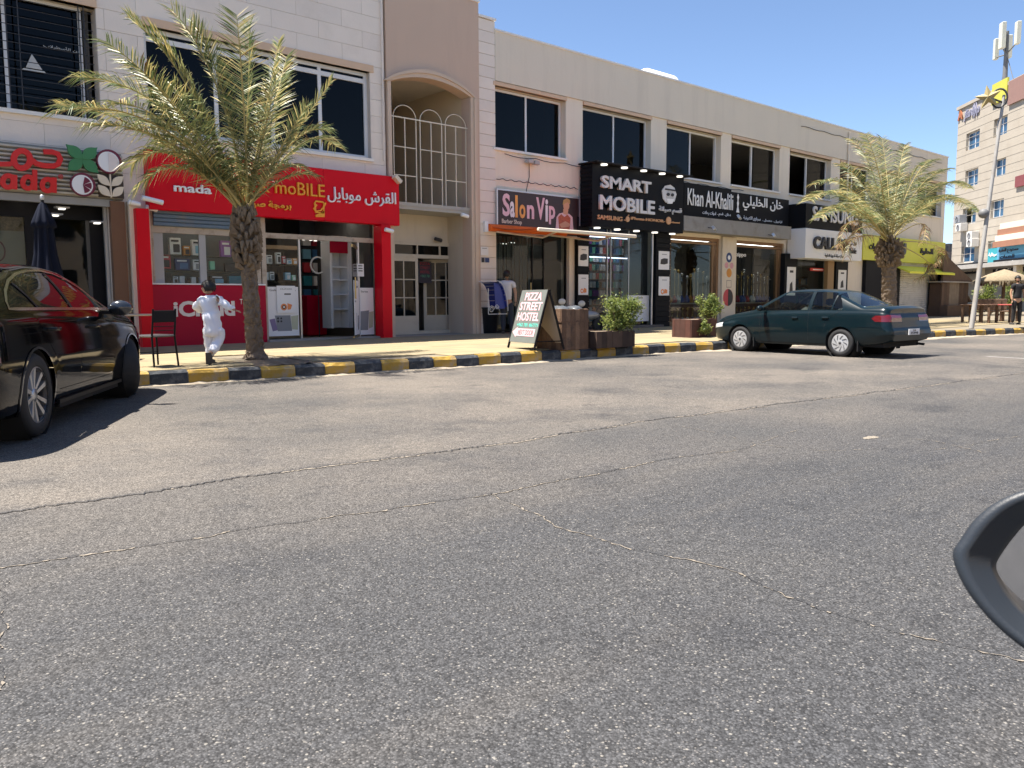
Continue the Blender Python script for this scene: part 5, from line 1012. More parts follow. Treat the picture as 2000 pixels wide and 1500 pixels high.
def car_body(sp):
    """One smooth shell: stations along x (0 = rear axle), rows from the sill to the roof's middle, mirrored."""
    xr, xf = sp['rear'], sp['front']; n = 110; xs = [xr+(xf-xr)*(.5-.5*math.cos(math.pi*i/n)) for i in range(n+1)]
    NR = 26; bm = bmesh.new(); rows = []
    for x in xs:
        e = min((x-xr)/sp['rc'], (xf-x)/sp['fc']); er = max(0, min(1, (x-xr)/sp['rc'])); ef = max(0, min(1, (xf-x)/sp['fc']))
        q = math.sqrt(max(0, 1-(1-er)**2.4)); qf = math.sqrt(max(0, 1-(1-ef)**2.2)); k = sp['re']+(1-sp['re'])*q; kf = sp['fe']+(1-sp['fe'])*qf
        W = sp['w']*min(k, kf); wb = W-sp.get('bi', .045); hb = smooth_tab(sp['belt'], x); zt = smooth_tab(sp['top'], x, .06); z0 = lerp_tab(sp['bot'], x)
        cr = sp['crown']*min(1, .5+(zt-hb)*2); zs_ = max(hb+.012, zt-cr); g = zs_-hb; wr = max(.3, wb-.015-g*sp['tum'])
        mid = sp['mid']
        pts = [(W-.16, z0-.01), (W-.06, z0), (W-.035, z0+.05), (W-.022, z0+.12), (W-.008, (z0+mid)/2), (W, mid-.04), (W-.001, mid+.02), (W-.012, (mid+hb)/2), (W-.018, hb-.09), (W-.026, hb-.045), (wb-.001, hb-.006), (wb-.012, hb+.006)]
        for k_ in range(1, 8): t = k_/8; pts.append((wb-.012+(wr-wb+.012)*t+.022*math.sin(math.pi*t)*min(1, g*3), hb+.006+(zs_-hb-.006)*t))
        for k_ in range(0, 7): t = k_/6*math.pi/2; yy = wr*math.cos(t)**.75 if k_ < 6 else 0; pts.append((yy, zs_+(zt-zs_)*math.sin(t)**1.0 if k_ else zs_))
        sh = sp['shear'](x, 0)
        rows.append([bm.verts.new((x+sp['shear'](x, z), y, z)) for y, z in pts])
    m = len(rows[0]); lay = bm.faces.layers.int.new('tag'); row = bm.faces.layers.int.new('row')
    for i in range(n):
        for j in range(m-1):
            f = bm.faces.new((rows[i][j], rows[i][j+1], rows[i+1][j+1], rows[i+1][j])); f.smooth = True; f[row] = j
    for rr_, fl in ((rows[0], 0), (rows[-1], 1)):          # flat ends to the middle line
        mids = [bm.verts.new((v.co.x, 0, v.co.z)) for v in rr_[:-1]]+[rr_[-1]]
        for j in range(m-1):
            vs_ = [rr_[j], rr_[j+1], mids[j+1], mids[j]]; vs_ = [v for a_, v in enumerate(vs_) if v not in vs_[:a_]]
            f = bm.faces.new(vs_ if fl == 0 else vs_[::-1]); f.smooth = False; f[row] = 100
    bmesh.ops.recalc_face_normals(bm, faces=bm.faces)
    # make normals point outwards (+y on the flank)
    bm.faces.ensure_lookup_table(); s_ = sum(f.normal.y*f.calc_area() for f in bm.faces if f.calc_center_median().y > sp['w']*.7)
    if s_ < 0: bmesh.ops.reverse_faces(bm, faces=bm.faces)
    def cut(poly, ax, lo=-9, hi=9):
        """score the shell along a polygon: ax 'y' side view (x,z), 'x' end view (y,z), 'z' plan (x,y); only where lo < coordinate along ax < hi"""
        ai = {'x': 0, 'y': 1, 'z': 2}[ax]; ia, ib = {'x': (1, 2), 'y': (0, 2), 'z': (0, 1)}[ax]
        mn = [min(p[k] for p in poly)-.02 for k in (0, 1)]; mx = [max(p[k] for p in poly)+.02 for k in (0, 1)]
        for k in range(len(poly)):
            a, b = Vector(poly[k]), Vector(poly[(k+1) % len(poly)]); d = b-a
            if d.length < 1e-5: continue
            co = [0, 0, 0]; co[ia], co[ib] = a; no = [0, 0, 0]; no[ia], no[ib] = -d.y, d.x
            lo1 = (min(a.x, b.x)-.05, min(a.y, b.y)-.05); hi1 = (max(a.x, b.x)+.05, max(a.y, b.y)+.05); fs = []
            for f in bm.faces:
                c = f.calc_center_median()
                if not (lo < c[ai] < hi): continue
                A_ = [v.co[ia] for v in f.verts]; B_ = [v.co[ib] for v in f.verts]
                if max(A_) < lo1[0] or min(A_) > hi1[0] or max(B_) < lo1[1] or min(B_) > hi1[1]: continue
                fs.append(f)
            g = set(fs); [g.update(f.edges) for f in fs]; [g.update(f.verts) for f in fs]
            bmesh.ops.bisect_plane(bm, geom=list(g), plane_co=co, plane_no=no, dist=1e-5)
    def mark(tag_, poly, ax, lo=-9, hi=9, cond=None):
        ai = {'x': 0, 'y': 1, 'z': 2}[ax]; ia, ib = {'x': (1, 2), 'y': (0, 2), 'z': (0, 1)}[ax]
        for f in bm.faces:
            c = f.calc_center_median()
            if lo < c[ai] < hi and inside(poly, c[ia], c[ib]) and (cond is None or cond(f, c)): f[lay] = tag_
    return bm, lay, row, cut, mark
def finish_body(bm, lay, names, parent, pushes, bodymat, name='body'):
    """mirror and split by tag into parts"""
    out = {}
    for tg, (nm, m, push) in names.items():
        b2 = bm.copy(); l2 = b2.faces.layers.int['tag']; dead = [f for f in b2.faces if f[l2] != tg]; bmesh.ops.delete(b2, geom=dead, context='FACES')
        if not b2.faces: b2.free(); continue
        b2.normal_update()
        if push:
            nv = {v: v.normal.copy() for v in b2.verts}
            for v in b2.verts: v.co += nv[v]*push
        sides = [1, -1] if nm not in ('body', 'windscreen', 'rear_window', 'bumper') else [0]
        for s_ in sides:
            b3 = b2.copy()
            if s_ == 0: g = bmesh.ops.duplicate(b3, geom=b3.verts[:]+b3.edges[:]+b3.faces[:]); bmesh.ops.scale(b3, vec=(1, -1, 1), verts=[v for v in g['geom'] if isinstance(v, bmesh.types.BMVert)]); bmesh.ops.reverse_faces(b3, faces=[f for f in g['geom'] if isinstance(f, bmesh.types.BMFace)]); bmesh.ops.remove_doubles(b3, verts=b3.verts, dist=.0015)
            elif s_ == -1: bmesh.ops.scale(b3, vec=(1, -1, 1), verts=b3.verts); bmesh.ops.reverse_faces(b3, faces=b3.faces)
            me = bpy.data.meshes.new(nm); b3.to_mesh(me); b3.free(); me.materials.append(m)
            o = lobj(nm, me, None, parent); out.setdefault(nm, []).append(o)
        b2.free()
    bm.free(); return out
def circle(cx, cz, r, n=28): return [(cx+r*math.cos(2*math.pi*i/n), cz+r*math.sin(2*math.pi*i/n)) for i in range(n)]
tyre = C_('tyre_rubber', (.018, .018, .019), rough=.75, var=.2, vs=20); alloy = C_('alloy', (.50, .51, .53), rough=.28, metal=.8); darkal = C_('dark_alloy', (.05, .05, .055), rough=.35, metal=.5); undr = C_('underbody', (.01, .01, .011), rough=.9)
def wheel(parent, M, R_, wd, kind):
    """axis along local y, outer face at +y"""
    t = MB(); prof = [(R_*.66, -wd/2), (R_*.93, -wd/2), (R_*.985, -wd*.38), (R_, -wd*.25), (R_, wd*.25), (R_*.985, wd*.38), (R_*.93, wd/2), (R_*.70, wd/2+.006), (R_*.665, wd/2-.004), (R_*.66, wd/2-.03)]
    t.lathe(prof, 48, ax='y')
    w = obj('wheel', t, tyre, parent, M)
    t = MB(); t.lathe([(R_*.665, wd/2-.005), (R_*.645, wd/2-.008), (R_*.62, wd/2-.04), (R_*.60, -wd/2)], 40, ax='y'); t.lathe([(.001, -.02), (R_*.62, -.02)], 32, ax='y')
    rm = lobj('rim', t, alloy if kind == 'hub' else darkal, w); ns = 5
    if kind == 'alloy':
        t = MB(); t.lathe([(R_*.668, wd/2-.004), (R_*.635, wd/2-.001)], 48, ax='y'); t.lathe([(.001, wd/2-.02), (.052, wd/2-.022), (.06, wd/2-.035)], 20, ax='y')
        for k in range(5):
            for s_ in (-1, 1):
                a = 2*math.pi*k/5+math.pi/2; u = Vector((math.cos(a), 0, math.sin(a))); v = Vector((-math.sin(a), 0, math.cos(a))); y0 = wd/2-.028
                p0, p1 = u*.04+v*s_*.015, u*R_*.645+v*s_*(.058); q0, q1 = .013, .021
                t.add([p0-v*q0+Vector((0, y0, 0)), p0+v*q0+Vector((0, y0, 0)), p1+v*q1+Vector((0, y0+.022, 0)), p1-v*q1+Vector((0, y0+.022, 0)), p0-v*q0*1.5+Vector((0, y0-.03, 0)), p0+v*q0*1.5+Vector((0, y0-.03, 0)), p1+v*q1*1.4+Vector((0, y0-.02, 0)), p1-v*q1*1.4+Vector((0, y0-.02, 0))], [(0, 1, 2, 3), (0, 4, 5, 1), (1, 5, 6, 2), (2, 6, 7, 3), (3, 7, 4, 0)])
        lobj('spokes', t, alloy, w, fix=True)
    else:
        t = MB(); t.lathe([(.001, wd/2+.008), (.05, wd/2+.006), (R_*.25, wd/2-.0), (R_*.5, wd/2+.006), (R_*.64, wd/2+.0)], 40, ax='y'); lobj('hub_cap', t, C_('hubcap', (.55, .56, .57), rough=.3, metal=.4), w)
        t = MB()
        for k in range(9):
            a = 2*math.pi*k/9; pts = [(R_*.26, a), (R_*.52, a+.42), (R_*.58, a+.62), (R_*.34, a+.28)]
            t.add([(r*math.cos(b), wd/2+.010, r*math.sin(b)) for r, b in pts]+[(r*math.cos(b), wd/2-.002, r*math.sin(b)) for r, b in pts], [(0, 1, 2, 3), (0, 4, 5, 1), (1, 5, 6, 2), (2, 6, 7, 3), (3, 7, 4, 0)])
        t.lathe([(.001, wd/2+.013), (.028, wd/2+.012), (.03, wd/2+.004)], 16, ax='y')
        lobj('cap_slot', t, C_('cap_dark', (.06, .06, .065)), w, kind='stuff')
    return w
def arch_liner(parent, x, z, r, y0, y1):
    t = MB(); t.lathe([(r, y1-.012), (r, y0), (.001, y0)], 32, Matrix.Translation((x, 0, z)), ax='y'); t2 = MB(); t2.v = [(a, -b, c) for a, b, c in t.v]; t2.f = list(t.f); t2.m = list(t.m); t2.sm = list(t.sm); lobj('wheel_arch', t, undr, parent); lobj('wheel_arch', t2, undr, parent)
def tubeline(parent, name, pts, r, m): t = MB(); t.tube(pts, r, 6); return lobj(name, t, m, parent)

# --- black saloon at the left edge
def shearA(x, z): return 0
audi = dict(rear=-1.10, front=3.84, rc=.55, fc=.75, re=.70, fe=.62, w=.943, mid=.62, crown=.06, tum=.66, bi=.05,
    belt=[(-1.1, .96), (-.6, 1.0), (0, 1.0), (1, .985), (2.0, .955), (2.4, .93), (3.2, .86), (3.84, .70)],
    top=[(-1.1, 1.04), (-.95, 1.08), (-.62, 1.10), (-.1, 1.30), (.35, 1.405), (.8, 1.45), (1.2, 1.457), (1.6, 1.43), (1.95, 1.34), (2.45, 1.09), (2.7, 1.03), (3.3, .95), (3.7, .84), (3.84, .74)],
    bot=[(-1.1, .42), (-.9, .28), (-.5, .22), (.4, .19), (2.5, .19), (3.3, .22), (3.84, .30)], shear=shearA)
paintb = C_('black_car_paint', (.002, .002, .0025), rough=.06, var=0, coat=.28, spec=.12); trimc = C_('car_chrome', (.72, .72, .72), rough=.18, metal=1)
carglass = C_('car_tinted_glass', (.008, .009, .010), rough=.02, var=0, spec=.6)
A = G(80, 853); hd = math.atan2(.862, .506); ahx = Vector((math.cos(hd), math.sin(hd), 0)); ahl = Vector((-ahx.y, ahx.x, 0))
AU = thing('parked_car', 'glossy black saloon with twin spoke alloy wheels at the left edge of the picture', 'car', M=Matrix.Translation(A+ahl*1.015) @ Matrix.Rotation(hd, 4, 'Z') @ Matrix.Scale(1.10, 4))
bm_, lay_, row_, cut, mark = car_body(audi)
dlo = [(-.33, 1.035), (-.28, 1.10), (-.12, 1.19), (.12, 1.275), (.42, 1.34), (.75, 1.378), (1.1, 1.39), (1.42, 1.372), (1.70, 1.32), (1.98, 1.215), (2.28, 1.06), (2.36, 1.005), (1.2, 1.018), (-.2, 1.028)]
dlo_in = [(-.29, 1.05), (-.25, 1.095), (-.10, 1.175), (.13, 1.258), (.43, 1.323), (.75, 1.361), (1.1, 1.373), (1.415, 1.355), (1.69, 1.303), (1.965, 1.20), (2.24, 1.062), (2.28, 1.032), (1.2, 1.042), (-.18, 1.052)]
WR = .345
for pl in (dlo, dlo_in): cut(pl, 'y', .3)
for cx in (0, 2.924): cut(circle(cx, .345, .392), 'y', .3); cut(circle(cx, .345, .372), 'y', .3)
doors = [[(.02, .985), (.30, .74), (.47, .55), (.52, .36), (1.02, .36), (1.14, .99)], [(1.14, .99), (1.02, .36), (2.18, .36), (2.20, .62), (2.16, .93)]]
gaps = []
def thin(a, b, w_=.006):
    a, b = Vector(a), Vector(b); d = (b-a).normalized(); n_ = Vector((-d.y, d.x))*w_/2; return [tuple(a-n_), tuple(b-n_), tuple(b+n_), tuple(a+n_)]
for seg in (((.06, 1.0), (.30, .76)), ((.30, .76), (.47, .58)), ((1.16, 1.01), (1.13, .80)), ((1.13, .80), (1.05, .34)), ((2.20, .94), (2.24, .62)), ((2.24, .62), (2.18, .34)), ((.5, .34), (2.18, .34)), ((2.5, .925), (3.4, .83))): gaps.append(thin(*seg))
pil = [thin((1.16, 1.36), (1.18, 1.04), .07), thin((.16, 1.25), (.30, 1.05), .035)]
for gp_ in gaps+pil: cut(gp_, 'y', .3)
wsP = [(1.80, -.01), (1.80, .56), (2.42, .66), (2.52, -.01)]; rwP = [(-.50, -.01), (-.50, .56), (.20, .50), (.24, -.01)]
for pl in (wsP, rwP): cut(pl, 'z', .95)
mark(2, dlo, 'y', .3); mark(3, dlo_in, 'y', .3)
for p_ in pil: mark(4, p_, 'y', .3, cond=lambda f, c: f[lay_] == 3)
for gp_ in gaps: mark(5, gp_, 'y', .3)
mark(6, wsP, 'z', 1.0); mark(7, rwP, 'z', 1.0)
for cx in (0, 2.924): mark(8, circle(cx, .345, .392), 'y', .3); mark(9, circle(cx, .345, .372), 'y', .3)
PA = finish_body(bm_, lay_, {0: ('body', paintb, 0), 2: ('window_trim', trimc, .004), 3: ('side_window', carglass, -.006), 4: ('pillar_trim', blackf, .001), 5: ('door_gap', undr, -.004), 6: ('windscreen', carglass, -.004), 7: ('rear_window', carglass, -.004), 8: ('arch_lip', C_('arch_gloss', (.012, .012, .014), rough=.1, coat=1), .008)}, AU, {}, paintb)
for cx in (0, 2.924): arch_liner(AU, cx, .345, .375, .55, .925)
t = MB(); t.box(-.9, 3.6, -.8, .8, .20, .30); t.box(.55, 2.4, -.9, .9, .17, .21); lobj('underbody', t, undr, AU)
for sx, sy, st in ((0, -1, 0), (2.924, -1, 30), (0, 1, 0), (2.924, 1, 30)):
    M_ = Matrix.Translation((sx, sy*.80, WR)) @ Matrix.Rotation(R(st), 4, 'Z') @ (Matrix.Rotation(math.pi, 4, 'Z') if sy < 0 else I4) @ Matrix.Rotation(R(17), 4, 'Y'); wheel(AU, M_, WR, .245, 'alloy')
for sy in (-1, 1):
    for x, z in ((.30, .865), (1.42, .855)):
        t = MB(); yb = .925*sy; t.tube([(x, yb, z), (x+.02, yb+.035*sy, z+.002), (x+.19, yb+.035*sy, z), (x+.21, yb, z-.002)], [.012, .016, .016, .012], 8); lobj('door_handle', t, paintb, AU)
    t = MB(); t.ball((2.08, sy*1.05, 1.03), 1, 16, 10, (.075, .125, .082)); t.v = [(a-(.03 if a > 2.08 else 0), b, c) for a, b, c in t.v]; mr = lobj('wing_mirror', t, C_('mirror_shell', (.02, .023, .028), rough=.15, coat=1), AU); t = MB(); t.box(2.06, 2.14, sy*.87, sy*.97, .965, 1.0); lobj('mirror_arm', t, blackf, mr)
    t = MB(); pts = [(x_, sy*(.90), .40) for x_ in (.45, 2.45)]; t.box(.47, 2.45, sy*.905, sy*.93, .215, .25); lobj('sill_trim', t, blackf, AU)
# --- dark green saloon
kia = dict(rear=-1.02, front=3.36, rc=.20, fc=.50, re=.86, fe=.62, w=.845, mid=.60, crown=.07, tum=.50, bi=.04,
    belt=[(-1.02, .90), (-.5, .93), (.3, .925), (1.4, .90), (2.05, .86), (2.7, .78), (3.36, .58)],
    top=[(-1.02, .98), (-.96, 1.045), (-.75, 1.05), (-.42, 1.035), (-.02, 1.22), (.30, 1.36), (.62, 1.40), (1.15, 1.41), (1.48, 1.385), (1.80, 1.22), (2.22, .97), (2.6, .91), (3.0, .83), (3.25, .73), (3.36, .62)],
    bot=[(-1.02, .36), (-.8, .30), (-.4, .25), (.35, .21), (2.2, .21), (2.9, .24), (3.36, .28)],
    shear=lambda x, z: (-.075*math.exp(-((z-.50)/.12)**2)+(.05 if z > .8 else 0)*min(1, (z-.8)/.1 if z > .8 else 0))*max(0, 1-(x+1.02)/.35) + (.04*math.exp(-((z-.42)/.15)**2))*max(0, 1-(3.36-x)/.4))
paintg = C_('green_car_paint', (.003, .011, .015), rough=.3, var=.05, coat=.4, spec=.15, stain=(.008, .017, .020), sscale=3, samt=.3)
Kc = G(1640, 697); th = R(85.5); kf_, kl_ = Vector((math.cos(th), math.sin(th), 0)), Vector((-math.sin(th), math.cos(th), 0))
KI = thing('parked_car', 'dark green older saloon parked nose to the kerb with silver hub caps', 'car', Kc-kl_*.82, th)
bm_, lay_, row_, cut, mark = car_body(kia)
d1 = [(-.0, 1.0), (.06, 1.14), (.16, 1.27), (.30, 1.325), (.72, 1.345), (.72, .965), (.02, .965)]
d2 = [(.80, 1.348), (1.22, 1.345), (1.42, 1.315), (1.68, 1.16), (2.0, .975), (2.02, .935), (1.3, .95), (.80, .96)]
rub = [(-1.2, .50), (-1.2, .56), (3.5, .56), (3.5, .50)]
for pl in (d1, d2): cut(pl, 'y', .3)
for cx in (0, 2.5): cut(circle(cx, .29, .355), 'y', .3); cut(circle(cx, .29, .335), 'y', .3)
gaps = [thin(*s_, .008) for s_ in (((.76, 1.37), (.76, .95)), ((.76, .95), (.74, .26)), ((.05, .95), (.33, .72)), ((.33, .72), (.42, .45)), ((1.98, .90), (1.95, .26)), ((.42, .255), (1.95, .255)), ((-.95, .62), (-.38, .62)))]
for gp_ in gaps: cut(gp_, 'y', .3)
mid_w = [thin((.20, 1.30), (.24, .96), .03)]
for p_ in mid_w: cut(p_, 'y', .3)
rwP = [(-.40, -.01), (-.40, .64), (.20, .53), (.25, -.01)]; wsP = [(1.60, -.01), (1.56, .50), (2.12, .62), (2.20, -.01)]
for pl in (rwP, wsP): cut(pl, 'z', .95)
tl_side = [(-1.3, .73), (-1.3, .87), (-.74, .855), (-.66, .80), (-.74, .735)]; cut(tl_side, 'y', .3)
tl_rear = [(.34, .735), (.34, .87), (.9, .87), (.9, .735)]; cut(tl_rear, 'x', -1.3, -.85)
hl = [(3.0, .56), (3.0, .66), (3.5, .60), (3.5, .50)]; cut(hl, 'y', .3)
cut([(0, .49), (0, .50), (.9, .50), (.9, .49)], 'x', -1.3, -.8); cut([(-.01, .46), (-.01, .61), (.26, .61), (.26, .46)], 'x', -1.4, -.8)
mark(3, d1, 'y', .3); mark(3, d2, 'y', .3)
for p_ in mid_w: mark(4, p_, 'y', .3, cond=lambda f, c: f[lay_] == 3)
for gp_ in gaps: mark(5, gp_, 'y', .3)
mark(6, wsP, 'z', 1.0); mark(7, rwP, 'z', .99)
mark(10, tl_side, 'y', .3, cond=lambda f, c: c.x < -.6 and c.z < .875); mark(10, tl_rear, 'x', -1.3, -.85, cond=lambda f, c: f[row_] == 100 or c.x < -.93)
mark(11, hl, 'y', .3)
for cx in (0, 2.5): mark(8, circle(cx, .29, .355), 'y', .3); mark(9, circle(cx, .29, .335), 'y', .3)
kglass = glass('saloon_glass', (.68, .76, .73), .7, ior=1.5)
finish_body(bm_, lay_, {0: ('body', paintg, 0), 3: ('side_window', kglass, -.008), 4: ('pillar_trim', paintg, .002), 5: ('door_gap', undr, -.003), 6: ('windscreen', kglass, -.004), 7: ('rear_window', kglass, -.004), 8: ('arch_lip', paintg, .006), 10: ('tail_light', C_('tail_red', (.13, .006, .010), rough=.15, coat=1), .004), 11: ('headlight', C_('headlight_lens', (.6, .62, .62), rough=.1, coat=1), .003)}, KI, {}, paintg)
for cx in (0, 2.5): arch_liner(KI, cx, .29, .338, .48, .83)
t = MB(); t.box(-.85, 3.1, -.7, .7, .22, .32); lobj('underbody', t, undr, KI)
for sx, sy in ((0, 1), (2.5, 1), (0, -1), (2.5, -1)): wheel(KI, Matrix.Translation((sx, sy*.735, .29)) @ (Matrix.Rotation(math.pi, 4, 'Z') if sy < 0 else I4), .29, .185, 'hub')
for sy in (-1, 1):
    for x, z in ((.28, .80), (1.0, .79)): t = MB(); t.bbox(x, x+.15, sy*.825, sy*.855, z-.02, z+.02, .012); lobj('door_handle', t, paintg, KI)
    t = MB(); t.ball((1.86, sy*.98, .99), 1, 14, 8, (.07, .10, .065)); mr = lobj('wing_mirror', t, paintg, KI); t = MB(); t.box(1.83, 1.9, sy*.80, sy*.92, .94, .98); lobj('mirror_arm', t, paintg, mr)
    t = MB(); t.box(-.40, -.38, sy*.70, sy*.84, .13, .34); lobj('mud_flap', t, undr, KI); t = MB(); t.box(2.11, 2.13, sy*.70, sy*.84, .13, .34); lobj('mud_flap', t, undr, KI)
t = MB(); t.box(-1.115, -1.10, -.21, .21, .47, .585); npk = lobj('number_plate', t, paper, KI)
for s_, x0_, x1_, z0_, z1_ in (('24', -.06, .06, .54, .575), ('35998', -.15, .15, .48, .53)):
    me = text_mesh('lettering', s_, x0_, x1_, z0_, z1_, .003, ink, bold=.02)
    for v in me.vertices: X, Y_, Z_ = v.co; v.co = (-1.117+Y_, -X, Z_)
    lobj('lettering', me, None, npk)
t = MB(); t.tube([(-.95, -.45, .27), (-1.1, -.45, .26)], .025, 8); lobj('exhaust', t, undr, KI)
seatm = C_('car_seat', (.05, .05, .05), rough=.9); t = MB()
for y in (-.36, .36): t.bbox(1.0, 1.5, y-.25, y+.25, .4, .62, .06); t.bbox(.92, 1.08, y-.25, y+.25, .5, 1.02, .06); t.bbox(.93, 1.02, y-.12, y+.12, 1.04, 1.2, .04)
t.bbox(.2, .62, -.62, .62, .4, .66, .06); t.bbox(.08, .24, -.62, .62, .5, 1.0, .06); t.bbox(-.35, .1, -.62, .62, .93, .97, .02); t.bbox(1.75, 2.1, -.7, .7, .6, .93, .05); lobj('seats', t, seatm, KI)
t = MB(); t.tube([(1.62+.06*math.cos(a*math.pi/8), .36+.18*math.cos(a*math.pi/8+math.pi/2), .92+.18*math.sin(a*math.pi/8+math.pi/2)) for a in range(17)], .014, 6); lobj('steering_wheel', t, undr, KI)
t = MB(); [t.bbox(-.25+.1*k, -.15+.1*k, y, y+.12, .975, 1.03, .01) for k, y in enumerate((-.3, .05, .3))]; lobj('parcel_items', t, paper, KI)
# ------------------------------------------------------------------ palms
frond_g = [leafmat('frond_green', (.12, .165, .065), .4, .5, 3, .22), leafmat('frond_olive', (.29, .30, .13), .4, .4, 3, .22), leafmat('frond_yellow', (.52, .43, .18), .45, .3, 5, .3), C_('frond_brown', (.22, .13, .055), rough=.8, var=.3, vs=6)]
barkm = C_('palm_bark', (.17, .13, .095), rough=.95, var=.5, vs=9, bump=1.0, bs=22); bootm = C_('palm_boot', (.21, .155, .10), rough=.9, var=.45, vs=12, bump=.6, bs=25)
def frond(mb, p0, p1, p2, ll, rd, droop=.3, sp=.035, wd=.019, bare=.16, dead=0.):
    """rachis is the curve p0-p1-p2; leaflets leave it on both sides"""
    N = 22; C0 = [p0*(1-t)**2+p1*2*t*(1-t)+p2*t*t for t in [k/N for k in range(N+1)]]; L = sum((b-a).length for a, b in zip(C0, C0[1:]))
    mb.mi = 2; mb.tube(C0, [.020*(1-k/N)**.8+.003 for k in range(N+1)], 5)
    n = int(L*(1-bare)/sp); Z = Vector((0, 0, 1))
    for i in range(n):
        t = bare+(1-bare)*(i+.5)/n; a = p0*(1-t)**2+p1*2*t*(1-t)+p2*t*t; d = ((p1-p0)*(1-t)+(p2-p1)*t).normalized()
        s0 = d.cross(Z); s0 = s0.normalized() if s0.length > .12 else Vector((1, 0, 0)).cross(d).normalized(); up = s0.cross(d).normalized()
        le = ll*(.35+.65*math.sin(math.pi*min(1, .12+t*.82))**.7)*rd.uniform(.75, 1.12)
        for s_ in (-1, 1):
            if rd.random() < .08+dead*.3: continue
            lean = .26+.5*t; o = (s0*s_*rd.uniform(.8, 1.1)+d*lean*rd.uniform(.9, 1.1)+up*rd.uniform(.05, .35)*(1-dead)).normalized()
            tip = a+o*le-Z*droop*le*rd.uniform(.3, 1.3); mid = a+o*le*.5-Z*droop*le*.08; w_ = d.cross(o).cross(o).normalized() if rd.random() < .5 else d.cross(o).normalized(); w_ = (w_+d*.35*rd.uniform(-1, 1)).normalized()*wd*.5
            mb.mi = rd.choices((0, 1, 2, 3), (6, 5, 2+t*2, .4+dead*30))[0]
            mb.add([a-w_*.6, a+w_*.6, mid+w_, tip, mid-w_], [(0, 1, 2, 4), (4, 2, 3)])
def palm(label, base, top, r0, r1, fr, seed, boots=1.0, sp=.035, ll=.42, wd=.019):
    rd = random.Random(seed); o = thing('palm_tree', label, 'palm', base)
    b, c = Vector(base), Vector(top); n = 40; ax = c-b; mb = MB(); m = 18; vs = []
    for i in range(n+1):
        t = i/n; p = b+ax*t; r = r0+(r1-r0)*min(1, t*1.2)+.06*max(0, 1-t*14); ring = .022*((i % 2)-.5)*rd.uniform(-.4, 1.2)
        for k in range(m): a = 2*math.pi*k/m+(.17 if i % 2 else 0); q = (r+ring*.6)*(1+.11*rd.uniform(-1, 1)); vs.append((p.x+q*math.cos(a), p.y+q*math.sin(a), p.z))
    mb.add(vs, [(i*m+k, i*m+(k+1) % m, (i+1)*m+(k+1) % m, (i+1)*m+k) for i in range(n) for k in range(m)]); obj('trunk', mb, barkm, o)
    # old leaf bases, as a rough collar
    bb = MB(); Hc = .95*boots
    for i in range(190):
        t = rd.random(); z = c.z-Hc+t*Hc*1.05; a = rd.uniform(0, 2*math.pi); rr_ = r1*(1.05+.95*math.sin(math.pi*min(1, t*.8+.12)))*boots; wv = rd.uniform(.03, .055); h = rd.uniform(.1, .2)
        px, py = c.x+(b.x-c.x)*(1-t)*.25, c.y; u = Vector((math.cos(a), math.sin(a), 0)); v = Vector((-math.sin(a), math.cos(a), 0)); q = Vector((px, py, z))
        bb.add([q+u*r1*.7-v*wv, q+u*r1*.7+v*wv, q+u*(rr_+.02)+Vector((0, 0, h))-v*wv*.7, q+u*(rr_+.02)+Vector((0, 0, h))+v*wv*.7, q+u*(rr_*.85)+Vector((0, 0, h*1.25)), q+u*(rr_+.05)+Vector((0, 0, h*.35))], [(0, 1, 5), (0, 5, 2), (5, 1, 3), (5, 3, 2), (2, 3, 4)])
    for i in range(620):      # trunk scales lower down
        t = rd.random()**1.0; p = b+ax*t*.86; a = rd.uniform(0, 2*math.pi); r = r0+(r1-r0)*min(1, t*1.2)+.06*max(0, 1-t*14); u = Vector((math.cos(a), math.sin(a), 0)); v = Vector((-math.sin(a), math.cos(a), 0)); wv = rd.uniform(.02, .04); h = rd.uniform(.03, .06)
        bb.add([p+u*r*.92-v*wv, p+u*r*.92+v*wv, p+u*(r+rd.uniform(.01, .035))+Vector((0, 0, h))], [(0, 1, 2)])
    obj('leaf_base', bb, bootm, o, kind='stuff')
    for f in fr:
        mb = MB(); frond(mb, c+Vector((rd.uniform(-.08, .08), rd.uniform(-.08, .08), rd.uniform(-.12, .1))), f[0], f[1], ll*f[2], rd, f[3], sp, wd, .16 if len(f) < 5 else f[4], f[5] if len(f) > 5 else 0); obj('frond', mb, frond_g, o)
    return o
rp = random.Random(21); pb = G(500, 703, .205); PY = pb.y
ct = P(478, 432, PY); ctop = Vector((ct[0], PY, ct[1]+.1))
def fpt(px, py, dy): x, z = P(px, py, PY+dy); return Vector((x, PY+dy, z))
F1 = []
